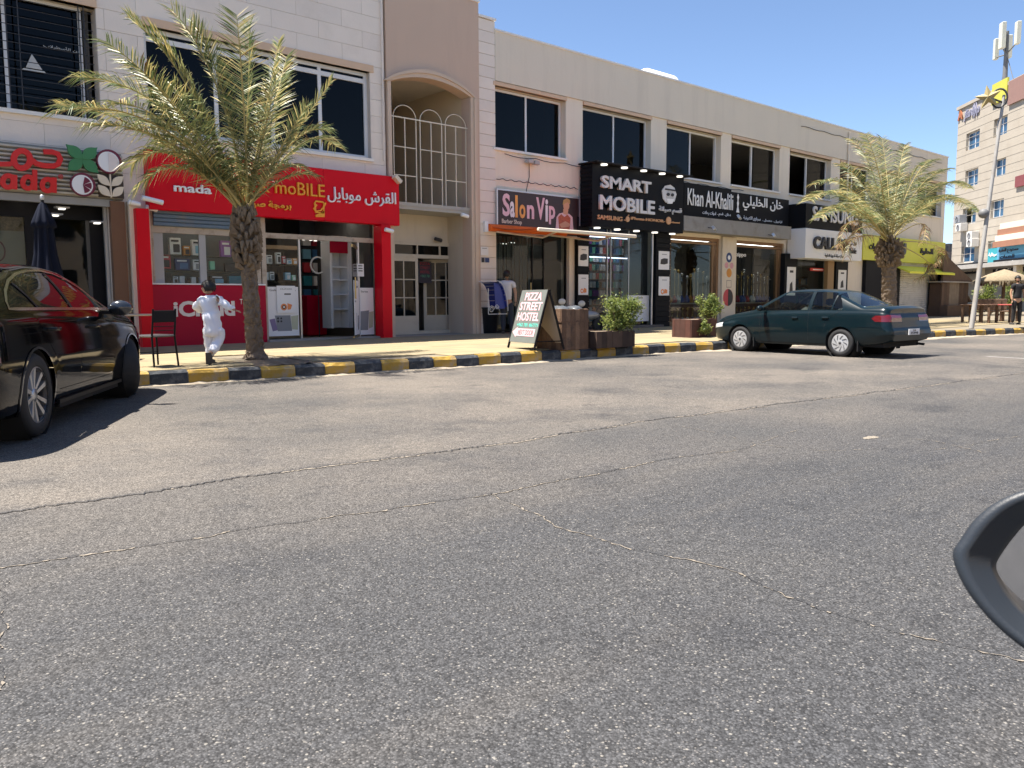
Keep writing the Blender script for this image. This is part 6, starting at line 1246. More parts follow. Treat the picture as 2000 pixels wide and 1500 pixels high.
for tip, ctl, l_, dr in (((112, 218), (320, 170), 1.15, .35), ((118, 205), (290, 215), 1.1, .35), ((150, 150), (340, 150), 1.05, .3), ((168, 245), (330, 225), 1.1, .5), ((205, 80), (350, 175), 1.0, .25), ((250, 32), (385, 130), 1.0, .2), ((300, 60), (400, 170), 1., .2), ((335, 18), (440, 130), 1.0, .15), ((378, 45), (450, 150), .9, .15), ((262, 125), (370, 210), 1.1, .3), ((462, 28), (478, 180), .95, .1), ((486, 45), (490, 200), .9, .1), ((545, 78), (520, 220), .7, .1), 
                         ((648, 158), (570, 270), .8, .15), ((658, 287), (590, 220), .75, .5), ((640, 255), (575, 230), .9, .3), ((540, 150), (515, 260), .8, .15), ((600, 205), (545, 290), .8, .15), ((255, 325), (330, 235), 1.0, .5), ((270, 365), (350, 270), .9, .6), ((310, 285), (390, 240), 1.1, .4), ((352, 330), (420, 300), .8, .5), ((590, 330), (545, 290), .7, .4), ((620, 345), (560, 320), .6, .4), ((340, 170), (410, 250), 1.1, .25), ((230, 200), (360, 215), 1.15, .35), ((560, 110), (530, 230), .8, .1), ((420, 350), (450, 320), .6, .5)):
    dy = rp.uniform(-1.1, 1.1); F1.append((fpt(*ctl, dy*.6), fpt(*tip, dy), l_, dr))
for k in range(3):
    a = rp.uniform(0, 2*math.pi); rr_ = rp.uniform(.5, 1.3); F1.append((ctop+Vector((rr_*.4*math.cos(a)-.2, rr_*.5*math.sin(a), 1.0)), ctop+Vector((rr_*math.cos(a)-.5, rr_*1.3*math.sin(a), rp.uniform(.9, 2.2))), 1.0, .3))
palm('palm tree with a rough brown trunk in front of the red phone shop', (pb.x, PY, .19), ctop, .152, .112, F1, 5, 1.0, .027, .60, .0175)
b2 = P(1736, 640, 13.2)[0]; PY = 13.2; ct = P(1737, 478, PY); c2 = Vector((ct[0], PY, ct[1]+.1)); F2 = []
for tip, ctl, l_, dr in (((1578, 392), (1640, 330), 1.0, .4), ((1590, 360), (1660, 320), 1.0, .4), ((1600, 425), (1660, 360), 1., .5), ((1662, 272), (1710, 300), .9, .2), ((1690, 262), (1722, 320), .9, .2), ((1722, 268), (1735, 340), .9, .15), ((1768, 282), (1750, 340), .9, .2), ((1640, 320), (1690, 340), 1., .35), ((1828, 312), (1785, 310), .95, .4), ((1855, 330), (1795, 330), 1., .4), ((1892, 368), (1830, 320), 1.0, .45), ((1905, 415), (1840, 340), 1.0, .5), ((1872, 395), (1810, 350), 1., .5), ((1640, 400), (1690, 370), .9, .5), ((1790, 330), (1765, 370), .9, .3), ((1808, 420), (1790, 370), .9, .6), ((1700, 360), (1715, 380), .9, .3), ((1670, 420), (1700, 390), .8, .6), ((1760, 330), (1750, 380), .9, .2)):
    dy = rp.uniform(-1.3, 1.3); F2.append((fpt(*ctl, dy*.6), fpt(*tip, dy), l_, dr))
for tip, ctl in (((1640, 484), (1650, 380)), ((1632, 480), (1700, 440)), ((1822, 520), (1880, 470)), ((1790, 545), (1860, 520)), ((1655, 500), (1670, 400)), ((1800, 478), (1830, 400))):
    dy = rp.uniform(-.9, .6); F2.append((fpt(*ctl, dy*.6), fpt(*tip, dy), .55, 1.3, .45, 1.0))
for k in range(8):
    a = rp.uniform(0, 2*math.pi); rr_ = rp.uniform(.8, 1.9); F2.append((c2+Vector((rr_*.5*math.cos(a), rr_*.5*math.sin(a), 1.3)), c2+Vector((rr_*math.cos(a), rr_*1.2*math.sin(a), rp.uniform(.6, 2.2))), 1.0, .35))
palm('palm tree with drooping dead fronds behind the dark green car', (b2, 13.2, .19), c2, .27, .23, F2, 8, 1.0, .034, .60, .019)

# ------------------------------------------------------------------ bushes, planters, street furniture
leafm = [leafmat('bush_leaf', (.16, .22, .05), .5, .3, 12), leafmat('bush_leaf_light', (.30, .34, .09), .5, .3, 12), leafmat('bush_leaf_dark', (.06, .09, .03), .5, .3, 12)]; twig = C_('twig', (.16, .11, .07), rough=.9)
def bush(parent, c, rx, ry, rz, n, seed, ls=.05):
    r = random.Random(seed); mb = MB(); cl = [Vector((r.gauss(0, .45)*rx, r.gauss(0, .45)*ry, r.uniform(-.8, .9)*rz)) for _ in range(14)]
    for i in range(n):
        q = r.choice(cl)+Vector((r.gauss(0, .2)*rx, r.gauss(0, .2)*ry, r.gauss(0, .22)*rz)); p = Vector(c)+q; d = Vector((r.gauss(0, 1), r.gauss(0, 1), r.gauss(.3, .8))).normalized(); s_ = d.cross(Vector((r.gauss(0, 1), r.gauss(0, 1), r.gauss(0, 1)))).normalized(); l_ = ls*r.uniform(.6, 1.3)
        mb.mi = r.choices((0, 1, 2), (4, 4, 2))[0]; mb.add([p, p+d*l_*.5+s_*l_*.22, p+d*l_, p+d*l_*.5-s_*l_*.22], [(0, 1, 2, 3)])
    obj('foliage', mb, leafm, parent, kind='stuff')
    st = MB(); b = Vector((c[0], c[1], c[2]-rz*1.15))
    for q in cl: m_ = b+(Vector(c)+q-b)*.5+Vector((q.x*.2, q.y*.2, .03)); st.tube([b, m_, Vector(c)+q], [.012, .008, .003], 5)
    obj('stem', st, twig, parent)
wood = C_('old_wood', (.13, .075, .045), rough=.85, var=.5, vs=6, bump=.5, bs=30, stain=(.05, .035, .03), sscale=4, samt=.8); wood2 = C_('old_wood_light', (.19, .115, .07), rough=.85, var=.45, vs=6, bump=.5, bs=30, stain=(.07, .05, .04), sscale=5, samt=.8)
WD = [wood, wood2]
def plank_box(root, x0, x1, y0, y1, z0, z1, pw, seed, horiz=False):
    r = random.Random(seed); core = MB(); core.box(x0+.03, x1-.03, y0+.03, y1-.03, z0, z1-.02); obj('core', core, C_('core_dark', (.03, .025, .02), rough=.9), root)
    for face in 'fb':
        Yq = (y0, y0+.028) if face == 'f' else (y1-.028, y1); x = x0
        while x < x1-.02: xe = min(x+pw, x1); t = MB(); t.bbox(x+.003, xe-.003, Yq[0]+r.uniform(-.004, .004), Yq[1], z0, z1+r.uniform(-.01, .01), .005); obj('plank', t, r.choice(WD), root); x = xe
    for face in 'lr':
        Xq = (x0-.002, x0+.028) if face == 'l' else (x1-.028, x1+.002); y = y0+.03
        while y < y1-.04: ye = min(y+pw, y1-.03); t = MB(); t.bbox(Xq[0]+r.uniform(-.004, .004), Xq[1], y+.003, ye-.003, z0, z1+r.uniform(-.01, .01), .005); obj('plank', t, r.choice(WD), root); y = ye
g = G(1098, 684, .21); g2_ = G(1160, 680, .21); bx0, bx1, by0 = g.x, g.x+.78, g.y+.02; bt = P(1098, 604, by0)[1]
BN = thing('litter_bin', 'tall brown plank litter bin with two compartments behind the hostel board', 'bin', ((bx0+bx1)/2, by0+.35, .2)); plank_box(BN, bx0, bx1, by0, by0+.72, .2, bt, .13, 1)
t = MB(); t.box(bx0-.01, bx1+.01, by0-.006, by0+.73, .2+.68*(bt-.2), .2+.68*(bt-.2)+.035); obj('band', t, wood, BN)
t = MB(); r_ = random.Random(5); [t.ball((bx0+.2+.38*(k % 2)+r_.uniform(-.05, .05), by0+.2+.15*(k//2), bt-.02), .16, 10, 6, (1, 1, .5)) for k in range(4)]; t.v = [(a+r_.uniform(-.02, .02), b, c+r_.uniform(-.02, .02)) for a, b, c in t.v]; tag(obj('bin_liner', t, C_('bin_liner', (.09, .10, .11), rough=.3)), 'crumpled grey bin liner filling the top of the plank bin', 'bin liner')
def pot(name, lab, pxa, pxb, pyb, pyt, z0, dm, seed, dep=.5, bushspec=None):
    g = G(pxa, pyb, z0); e = P(pxb, pyb, g.y)[0]; zt = P(pxa, pyt, g.y)[1]; o = thing(name, lab, 'planter', ((g.x+e)/2, g.y+dep/2, z0)); plank_box(o, g.x, e, g.y, g.y+dep, z0, zt, .16, seed)
    t = MB(); t.box(g.x+.03, e-.03, g.y+.03, g.y+dep-.03, zt-.05, zt-.01); obj('soil', t, soil, o); return (g.x+e)/2, g.y+dep/2, zt
WD[:] = [C_('pot_dark', (.045, .028, .02), rough=.85, var=.5, vs=6), C_('pot_dark_b', (.08, .05, .035), rough=.85, var=.5, vs=6)]
x, y, z = pot('planter', 'low dark plank planter with a leafy bush beside the litter bin', 1165, 1240, 681, 648, .21, wood, 3)
B1 = thing('shrub', 'sunlit yellow green shrub growing in the low planter beside the litter bin', 'shrub', (x, y, z)); cx, cz = P(1203, 618, y); bush(B1, (cx, y, cz), .56, .35, .36, 5600, 4, .06)
WD[:] = [C_('pot_red', (.09, .035, .025), rough=.85, var=.4, vs=6), C_('pot_red_b', (.07, .03, .022), rough=.85, var=.4, vs=6)]
x, y, z = pot('planter', 'square dark red brown planter at the nose of the green car', 1350, 1400, 661, 624, .22, wood, 4, .6)
B2 = thing('shrub', 'tall narrow bright green shrub in the planter at the nose of the green car', 'shrub', (x, y, z)); cx, cz = P(1388, 603, y); bush(B2, (cx, y, cz), .30, .25, .30, 2400, 6, .065); 
B3 = thing('shrub', 'small shrub spilling over the front of the planter at the nose of the green car', 'shrub', (x-.1, y-.35, .4)); cx, cz = P(1378, 640, y-.38); bush(B3, (cx, y-.38, cz), .22, .12, .16, 1300, 7, .055)
# hostel board
LF, RF, BK = G(993, 679, .235), G(1042, 686, .215), G(1107, 683, .215)
# front board: bottom edge from LF to RF side, top edge meets the rear leaf
AF = thing('folding_board', 'grey folding pavement board with hand painted pink hostel lettering', 'sign board', ((LF+RF)/2))
dvec = (RF-LF); dvec.z = 0; Lb = dvec.length; ux = dvec.normalized(); # along the board's foot
def onray(px, py, Yv): x, z = P(px, py, Yv); return Vector((x, Yv, z))
mid = (LF+RF)/2; nrm = Vector((ux.y, -ux.x, 0)); nrm = nrm if nrm.x > 0 else -nrm
ztop = onray(1067, 567, mid.y+.05).z; tl, tr = LF+nrm*.34, RF+nrm*.34; tl.z = tr.z = ztop
Tn = (tl-LF).normalized(); Bn = ux.cross(Tn).normalized(); Mf = Matrix(((ux.x, Tn.x, Bn.x, LF.x), (ux.y, Tn.y, Bn.y, LF.y), (ux.z, Tn.z, Bn.z, LF.z), (0, 0, 0, 1)))
Hs = (tl-LF).length; A_ = Mf; brd = C_('board_grey', (.13, .145, .135), rough=.8, var=.2, vs=6); plyw = C_('board_ply', (.50, .40, .30), rough=.8, var=.08, vs=3, stain=(.40, .32, .24), samt=.4)
inv = WM[AF.name].inverted(); t = MB(); t.box(0, Lb, .13, Hs, -.012, .012); obj('front_board', t, brd, AF, inv @ Mf)
t = MB(); [t.box(a, a+.03, 0, Hs, -.018, .018) for a in (-.03, Lb)]; obj('front_leg', t, blackf, AF, inv @ Mf)
br_, bl2 = RF+nrm*.68, LF+nrm*.68; T2 = (tr-br_).normalized(); B2n = ux.cross(T2).normalized(); Mb = Matrix(((ux.x, T2.x, B2n.x, bl2.x), (ux.y, T2.y, B2n.y, bl2.y), (ux.z, T2.z, B2n.z, bl2.z), (0, 0, 0, 1)))
t = MB(); t.box(0, Lb, .13, Hs, -.010, .010); obj('rear_board', t, plyw, AF, inv @ Mb); t = MB(); [t.box(a, a+.03, 0, Hs, -.018, .018) for a in (-.03, Lb)]; obj('rear_leg', t, blackf, AF, inv @ Mb)
t = MB(); t.tube([RF+Vector((0, 0, .18))+nrm*.06, br_+Vector((0, 0, .18))-nrm*.06], .012, 6); obj('brace', t, blackf, AF)
chalk = C_('chalk_pink', (.80, .45, .50), rough=.8); teal_ = C_('chalk_teal', (.10, .55, .45), rough=.8)
face = 1 if Bn.dot(CAM-mid) > 0 else -1
for k, (s_, za, zb__, m, w0, w1) in enumerate((('PIZZA', .80, .95, chalk, .2, .85), ('STREET', .61, .77, chalk, .08, .93), ('HOSTEL', .41, .57, chalk, .08, .92), ('+962 781 867771', .30, .365, teal_, .14, .95))):
    me = text_mesh('lettering', s_, w0*Lb, w1*Lb, 0, 1, .004, m, bold=.02)
    for v in me.vertices: X, Y_, Z_ = v.co; v.co = ((X), .13+(za+(zb__-za)*Z_)*(Hs-.13), face*(.0145)-Y_*.5)
    if k == 0: dirc = (Mf.to_3x3() @ Vector((1, 0, 0))).dot(_rr)
    if dirc < 0:
        for v in me.vertices: v.co.x = Lb-v.co.x
        me.flip_normals()
    obj('lettering', me, None, AF, inv @ Mf)
t = MB(); q0, q1 = .13+.12*(Hs-.13), .13+.26*(Hs-.13); qm = (q0+q1)/2; ar_ = [(.04*Lb, qm), (.2*Lb, q1+.03), (.2*Lb, q1), (.9*Lb, q1), (.9*Lb, q0), (.2*Lb, q0), (.2*Lb, q0-.03)]
if dirc < 0: ar_ = [(Lb-a, b) for a, b in ar_]
t.prism(ar_, face*.013, face*.017, 'z'); obj('arrow', t, chalk, AF, inv @ Mf)
me = text_mesh('lettering', 'NEXT DOOR', .25*Lb, .86*Lb, 0, 1, .004, brd, bold=.02)
for v in me.vertices: X, Y_, Z_ = v.co; v.co = ((Lb-X if dirc < 0 else X), q0+.02+(q1-q0-.04)*Z_, face*.019-Y_*.5)
obj('lettering', me, None, AF, inv @ Mf)
# parked scooter behind the bin: only mirrors and handlebar show
g = G(1150, 650, .24); SCx, SCz = P(1122, 600, g.y); SCO = thing('scooter', 'grey scooter standing behind the plank bin, only its mirrors and seat showing', 'scooter', (SCx, g.y, .24)); gr = C_('scooter_grey', (.28, .29, .30), rough=.35, metal=.3)
t = MB(); t.tube([(SCx-.35, g.y, SCz-.06), (SCx, g.y, SCz-.02), (SCx+.3, g.y, SCz-.08)], .018, 8); t.tube([(SCx-.3, g.y, SCz-.05), (SCx-.42, g.y, SCz+.14)], .01, 6); t.tube([(SCx+.3, g.y, SCz-.08), (SCx+.28, g.y, SCz+.06)], .01, 6); t.tube([(SCx, g.y, SCz-.02), (SCx-.1, g.y, .6)], .04, 8); obj('handlebar', t, gr, SCO)
for dx, dz in ((-.5, .16), (.3, .1)): t = MB(); t.ball((SCx+dx, g.y, SCz+dz), 1, 14, 8, (.15, .03, .09)); obj('mirror', t, C_('scooter_mirror', (.5, .5, .48), rough=.2), SCO)
t = MB(); t.ball((SCx+.5, g.y, .75), 1, 14, 8, (.55, .16, .14)); t.ball((SCx-.1, g.y, .7), 1, 12, 8, (.12, .2, .35)); obj('fairing', t, gr, SCO)
for dx in (-.25, 1.0): t = MB(); t.lathe([(.13, -.05), (.22, -.05), (.24, 0), (.22, .05), (.13, .05)], 20, Matrix.Translation((SCx+dx, g.y, .475)), ax='y'); t.lathe([(.001, 0), (.14, 0)], 16, Matrix.Translation((SCx+dx, g.y, .475)), ax='y'); obj('wheel', t, tyre, SCO)
# waste bin and blue canopy by the pier
g = G(972, 652, .275); t0 = P(972, 600, g.y)[1]; BI = thing('waste_bin', 'dark navy plastic waste bin standing under the blue canopy', 'bin', (g.x, g.y+.2, .28)); t = MB(); bxw = P(982, 640, g.y)[0]-P(955, 640, g.y)[0]
xx = P(968, 640, g.y)[0]; t.lathe([(.001, .28), (bxw*.40, .28), (bxw*.50, t0-.04), (bxw*.54, t0-.04), (bxw*.54, t0), (bxw*.47, t0), (bxw*.40, .6)], 24, Matrix.Translation((xx, g.y+.25, 0))); obj('bin_body', t, C_('bin_navy', (.02, .025, .035), rough=.45), BI)
YB2 = FY-.5; BC = sthing('curved_canopy', 'blue slatted curved canopy on a white scrolled iron bracket by the barber window', 'canopy', 965, 568, YB2); bluem = C_('canopy_blue', (.012, .03, .22), rough=.4, var=.15); xq, zq = P(962, 600, YB2); rr_ = .62
for k in range(7):
    a0, a1 = R(8+k*13), R(8+k*13+12.2); t = MB(); pts = [(xq-.12+rr_*.55*math.cos(a)*1.0, zq-.1+rr_*1.25*math.sin(a)) for a in (a0, a1)]
    t.add([(pts[0][0], YB2-.35, pts[0][1]), (pts[1][0], YB2-.35, pts[1][1]), (pts[1][0], YB2+.35, pts[1][1]), (pts[0][0], YB2+.35, pts[0][1])]+[(pts[0][0]-.02, YB2-.35, pts[0][1]), (pts[1][0]-.02, YB2-.35, pts[1][1]), (pts[1][0]-.02, YB2+.35, pts[1][1]), (pts[0][0]-.02, YB2+.35, pts[0][1])], [(0, 1, 2, 3), (4, 7, 6, 5), (0, 4, 5, 1), (3, 2, 6, 7), (0, 3, 7, 4), (1, 5, 6, 2)]); obj('slat', t, bluem, BC)
t = MB(); t.prism([(xq-.14, zq-.05)]+[(xq-.12+rr_*.5*math.cos(R(a)), zq-.1+rr_*1.2*math.sin(R(a))) for a in range(5, 100, 10)]+[(xq-.2, zq+.66)], YB2-.30, YB2-.28); obj('side_sheet', t, bluem, BC)
t = MB()
for yy in (YB2-.36, YB2, YB2+.36): t.tube([(xq-.12+rr_*.58*math.cos(R(a)), yy, zq-.1+rr_*1.29*math.sin(R(a))) for a in range(0, 101, 10)], .011, 6)
t.tube([(xq-.34+.1*math.cos(a*.5)*(1-a*.035), YB2-.36, zq-.05+.1*math.sin(a*.5)*(1-a*.035)) for a in range(22)], .009, 5); t.tube([(xq-.15+.07*math.cos(-a*.5)*(1-a*.035), YB2-.36, zq+.02+.07*math.sin(-a*.5)*(1-a*.035)) for a in range(22)], .009, 5)
t.tube([(xq-.45, YB2-.36, zq-.18), (xq+.2, YB2-.36, zq-.18)], .011, 6); t.tube([(xq-.45, YB2-.36, zq-.18), (xq-.45, YB2-.36, zq+.5)], .011, 6); obj('bracket', t, C_('iron_white', (.6, .6, .58), rough=.4), BC)
# chairs, table, umbrella
def chair(lab, x, y, rz, grp, z=.235):
    o = thing('cafe_chair', lab, 'chair', (x, y, z), rz, grp); H = .86; s_ = .20; cm = blackf
    for sx in (-1, 1):
        t = MB(); t.tube([(sx*s_, -.20, 0), (sx*s_*.97, -.2, .45)], .014, 8); lobj('front_leg', t, cm, o); t = MB(); t.tube([(sx*(s_+.015), .24, 0), (sx*s_, .2, .45), (sx*s_*.98, .235, .70), (sx*s_*.98, .25, H)], .015, 8); lobj('rear_leg', t, cm, o)
    t = MB(); t.bbox(-s_-.02, s_+.02, -.23, .21, .44, .475, .02); lobj('seat', t, C_('seat_vinyl', (.07, .07, .075), rough=.3), o)
    t = MB(); t.bbox(-s_+.005, s_-.005, .225, .25, .66, .84, .02); lobj('backrest', t, cm, o)
    for z_ in (.54, .60): t = MB(); t.tube([(-s_+.01, .21, z_), (s_-.01, .21, z_)], .007, 6); lobj('back_rail', t, cm, o)
    t = MB(); t.tube([(-s_, -.2, .2), (s_, -.2, .2)], .008, 6); t.tube([(-s_, .22, .2), (s_, .22, .2)], .008, 6); lobj('stretcher', t, cm, o); return o
gA = G(311, 716, .235); chair('black metal cafe chair in full view in front of the red shop', gA.x, gA.y+.15, R(200), 'cafe chairs at the kerb'); gB = G(243, 706, .235); chair('black metal cafe chair half hidden by the front wing of the black car', gB.x-.05, gB.y+.25, R(150), 'cafe chairs at the kerb')
gT = G(262, 690, .24); T_ = thing('cafe_table', 'small round cafe table between the two black chairs', 'table', (gT.x, gT.y, .24)); t = MB(); t.lathe([(.001, .70), (.34, .70), (.35, .72), (.34, .735), (.001, .735)], 28); lobj('table_top', t, C_('table_beige', (.5, .42, .32)), T_); t = MB(); t.lathe([(.001, .7), (.03, .7), (.03, .04), (.22, .02), (.22, 0), (.001, 0)], 18); lobj('pedestal', t, blackf, T_)
gU = G(90, 690, .24); uY = 14.6; ux_, uz = P(82, 380, uY); U = thing('closed_parasol', 'closed navy parasol standing in front of the juice bar', 'parasol', (ux_, uY, .25)); t = MB(); t.tube([(ux_, uY, .25), (ux_, uY, uz-.05)], .024, 10); obj('pole', t, blackf, U)
t = MB(); M1 = 64; nv = C_('navy_fabric', (.007, .010, .022), rough=.85, spec=.15, var=.2, vs=5); zb_ = P(120, 640, uY)[1]; ru = (P(124, 520, uY)[0]-P(82, 520, uY)[0]); prof = [(0.01, uz-.1), (.06, uz-.16), (.17, uz-.42), (.19, uz-.5), (.16, uz-.51), (.14, uz-.53), (ru*.55, uz-.30*(uz-zb_)-.3), (ru*.8, uz-.62*(uz-zb_)), (ru, zb_+.15), (ru*.93, zb_), (.05, zb_+.05)]; vs = []
for i, (r_q, z_q) in enumerate(prof):
    for k in range(M1): a = 2*math.pi*k/M1; amp = .30*min(1, i/3); q = r_q*(1-amp*.5+amp*.5*math.cos(8*a+.5*math.sin(i*1.3))); vs.append((ux_+q*math.cos(a), uY+q*math.sin(a), z_q))
t.add(vs, [(i*M1+k, i*M1+(k+1) % M1, (i+1)*M1+(k+1) % M1, (i+1)*M1+k) for i in range(len(prof)-1) for k in range(M1)], True); obj('canopy', t, nv, U)
t = MB(); t.lathe([(.001, uz), (.03, uz-.01), (.035, uz-.06), (.015, uz-.1)], 12, Matrix.Translation((ux_, uY, 0))); obj('finial', t, silver, U); t = MB(); t.lathe([(.001, .25), (.3, .25), (.28, .32), (.04, .34), (.001, .34)], 20, Matrix.Translation((ux_, uY, 0))); obj('foot', t, conc, U)
# cameras and small wall lamps
for lab, px, py, Yq, big in (('white security camera on the cream pillar between juice bar and red shop', 262, 397, 17.2, 0), ('long silver security camera on the left end of the red sign', 298, 391, YS-.15, 1), ('small white camera under the left end of the red sign', 296, 407, YS+.1, 0), ('small white camera on the right red pillar', 760, 450, 17.0, 0), ('small white camera on the entrance tower jamb', 908, 421, FY-.2, 0), ('dark camera on the ceiling of the passage entrance', 856, 468, DY-.15, 0)):
    x, z = P(px, py, Yq); o = thing('security_camera', lab, 'camera', (x, Yq, z)); M_ = Matrix.Translation((x, Yq, z)) @ Matrix.Rotation(R(10), 4, 'Y'); l_ = .2 if big else .11; t = MB(); t.tube([M_ @ Vector((-l_, 0, 0)), M_ @ Vector((l_, 0, 0))], .05, 10); obj('camera_body', t, wht if 'dark' not in lab else ink, o)
    t = MB(); t.tube([(x, Yq, z), (x+.02, Yq+.12, z+.04), (x+.02, min(Yq+.3, FY-.02) if 'ceiling' not in lab else DY-.05, z+.04)], .014, 6); obj('bracket', t, silver, o)
    t = MB(); t.lathe([(.001, 0), (.035, 0)], 12, M_ @ Matrix.Translation((l_+.004, 0, 0)) @ Matrix.Rotation(R(90), 4, 'Y')); obj('lens', t, ink, o)
x, z = P(777, 350, YS-.1); o = thing('sign_lamp', 'tilted cream lamp at the right top corner of the red sign', 'lamp', (x, YS, z)); t = MB(); M_ = Matrix.Translation((x, YS-.05, z)) @ Matrix.Rotation(R(40), 4, 'Y'); t.bbox(-.11, .11, -.1, .1, -.05, .05, .01); t.v = [tuple(M_ @ Vector(v)) for v in t.v]; obj('lamp_head', t, cream_l, o)
# ------------------------------------------------------------------ people
def grow_skin(name, verts, edges, rad, m, parent, root=0, sub=2, sx=None):
    me = bpy.data.meshes.new(name); me.from_pydata([tuple(v) for v in verts], edges, []); o = bpy.data.objects.new(name, me); COL.objects.link(o)
    md_ = o.modifiers.new('s', 'SKIN'); md_.use_smooth_shade = True
    for i, v in enumerate(me.skin_vertices[0].data): v.radius = rad[i] if isinstance(rad[i], tuple) else (rad[i], rad[i]); v.use_root = i == root
    sb = o.modifiers.new('u', 'SUBSURF'); sb.levels = sub; sb.render_levels = sub; bpy.context.view_layer.update()
    m2 = bpy.data.meshes.new_from_object(o.evaluated_get(bpy.context.evaluated_depsgraph_get())); bpy.data.objects.remove(o)
    for p in m2.polygons: p.use_smooth = True
    m2.materials.clear(); m2.materials.append(m); m2.name = name; return lobj(name, m2, None, parent)
def roughen(o, amt, sc_, seed=1):        # folds in cloth: shallow waves along the normal
    from mathutils import noise
    me = o.data; nn = [v.normal.copy() for v in me.vertices]
    for v, n_ in zip(me.vertices, nn): q = v.co*sc_+Vector((seed*3.1, 0, 0)); v.co += n_*amt*(noise.noise(Vector((q.x*1.6, q.y*1.6, q.z*.7)))+.6*noise.noise(q*2.3))
def hand(parent, p, d, up, m, s=1.0, right=1):
    """palm from p along d, five separate curled fingers"""
    d = Vector(d).normalized(); up = Vector(up); side = d.cross(up).normalized(); up = side.cross(d).normalized(); V = [Vector(p), Vector(p)+d*.045*s]; E = [(0, 1)]; Rr = [.016*s, (.026*s, .014*s)]
    for k in range(4):
        b = Vector(p)+d*.055*s+side*(k-1.5)*.016*s; l_ = [.052, .06, .056, .044][k]*s; V += [b, b+d*l_*.5-up*.006*s, b+d*l_*.85-up*.02*s]; n = len(V); E += [(1, n-3), (n-3, n-2), (n-2, n-1)]; Rr += [.0085*s, .0078*s, .006*s]
    b = Vector(p)+d*.015*s-side*right*.02*s; V += [b-side*right*.01*s+d*.015*s, b-side*right*.028*s+d*.045*s]; n = len(V); E += [(0, n-2), (n-2, n-1)]; Rr += [.010*s, .0075*s]
    return grow_skin('hand', V, E, Rr, m, parent, 0, 1)
skinm = C_('skin', (.42, .24, .15), rough=.55, var=.08, vs=8); hairm = C_('hair_black', (.012, .010, .009), rough=.6, var=.3, vs=30); thobe = C_('white_cotton', (.78, .79, .84), rough=.85, var=.03, vs=6); shoe = C_('shoe_grey', (.055, .05, .045), rough=.7)
def head(parent, c, fwd, s=1.0, hair=hairm, hl=1.0):
    """head centre c, facing fwd; eyes, nose, mouth, ears and a cap of hair"""
    f = Vector(fwd).normalized(); l_ = Vector((0, 0, 1)).cross(f).normalized(); u = f.cross(l_).normalized(); M_ = Matrix(((f.x, l_.x, u.x, c[0]), (f.y, l_.y, u.y, c[1]), (f.z, l_.z, u.z, c[2]), (0, 0, 0, 1))) @ Matrix.Scale(s, 4)
    V = [(-.005, 0, .045), (.012, 0, -.01), (.03, 0, -.06), (.088, 0, -.012), (-.01, 0, -.09)]; V = [M_ @ Vector(v) for v in V]; h = grow_skin('head', V, [(0, 1), (1, 2), (1, 3), (1, 4)], [(.083*s, .088*s), (.074*s, .078*s), (.045*s, .040*s), .010*s, .045*s], skinm, parent, 0, 2)
    def part(nm, mb, m): mb.v = [tuple(M_ @ Vector(v)) for v in mb.v]; lobj(nm, mb, m, h)
    for sy in (-1, 1):
        t = MB(); t.ball((.074, sy*.031, .012), .011, 10, 8); part('eye', t, C_('eye_white', (.7, .68, .65), rough=.2)); t = MB(); t.ball((.083, sy*.031, .012), .0055, 8, 6); part('iris', t, ink); t = MB(); t.tube([(.080, sy*.016, .034), (.082, sy*.032, .038), (.074, sy*.046, .032)], .0045, 6); part('brow', t, hair)
        t = MB(); t.ball((-.005, sy*.083, -.002), 1, 10, 8, (.018, .009, .028)); part('ear', t, skinm)
    t = MB(); t.ball((.074, 0, -.042), 1, 10, 6, (.012, .022, .006)); part('mouth', t, C_('lips', (.36, .13, .10), rough=.5))
    t = MB(); r_ = random.Random(3); vs = []; n, m = 24, 12
    for j in range(m+1):
        for i in range(n):
            a = 2*math.pi*i/n; th_ = (math.pi*.70 if math.cos(a) < .1 else math.pi*.38)*j/m; rr_ = .108+r_.uniform(-.006, .012); vs.append((rr_*math.sin(th_)*math.cos(a)*.98-.012, rr_*.93*math.sin(th_)*math.sin(a), rr_*1.02*math.cos(th_)+.03))
    t.add(vs, [(j*n+i, (j+1)*n+i, (j+1)*n+(i+1) % n, j*n+(i+1) % n) for j in range(m) for i in range(n)], True)
    for k in range(420):      # loose locks that break the outline
        a = r_.uniform(0, 2*math.pi); th_ = (math.pi*.74 if math.cos(a) < .1 else math.pi*.42)*math.sqrt(r_.random()); u_ = Vector((math.sin(th_)*math.cos(a)*.98, .93*math.sin(th_)*math.sin(a), 1.02*math.cos(th_))); p_ = u_*.104+Vector((-.012, 0, .03)); s2 = u_.cross(Vector((r_.gauss(0, 1), r_.gauss(0, 1), r_.gauss(0, 1)))).normalized(); t.add([p_-s2*.007, p_+s2*.007, p_+u_*r_.uniform(.006, .02)+Vector((0, 0, -.02))+s2*r_.uniform(-.012, .012)], [(0, 1, 2)])
    part('hair', t, hair); return h
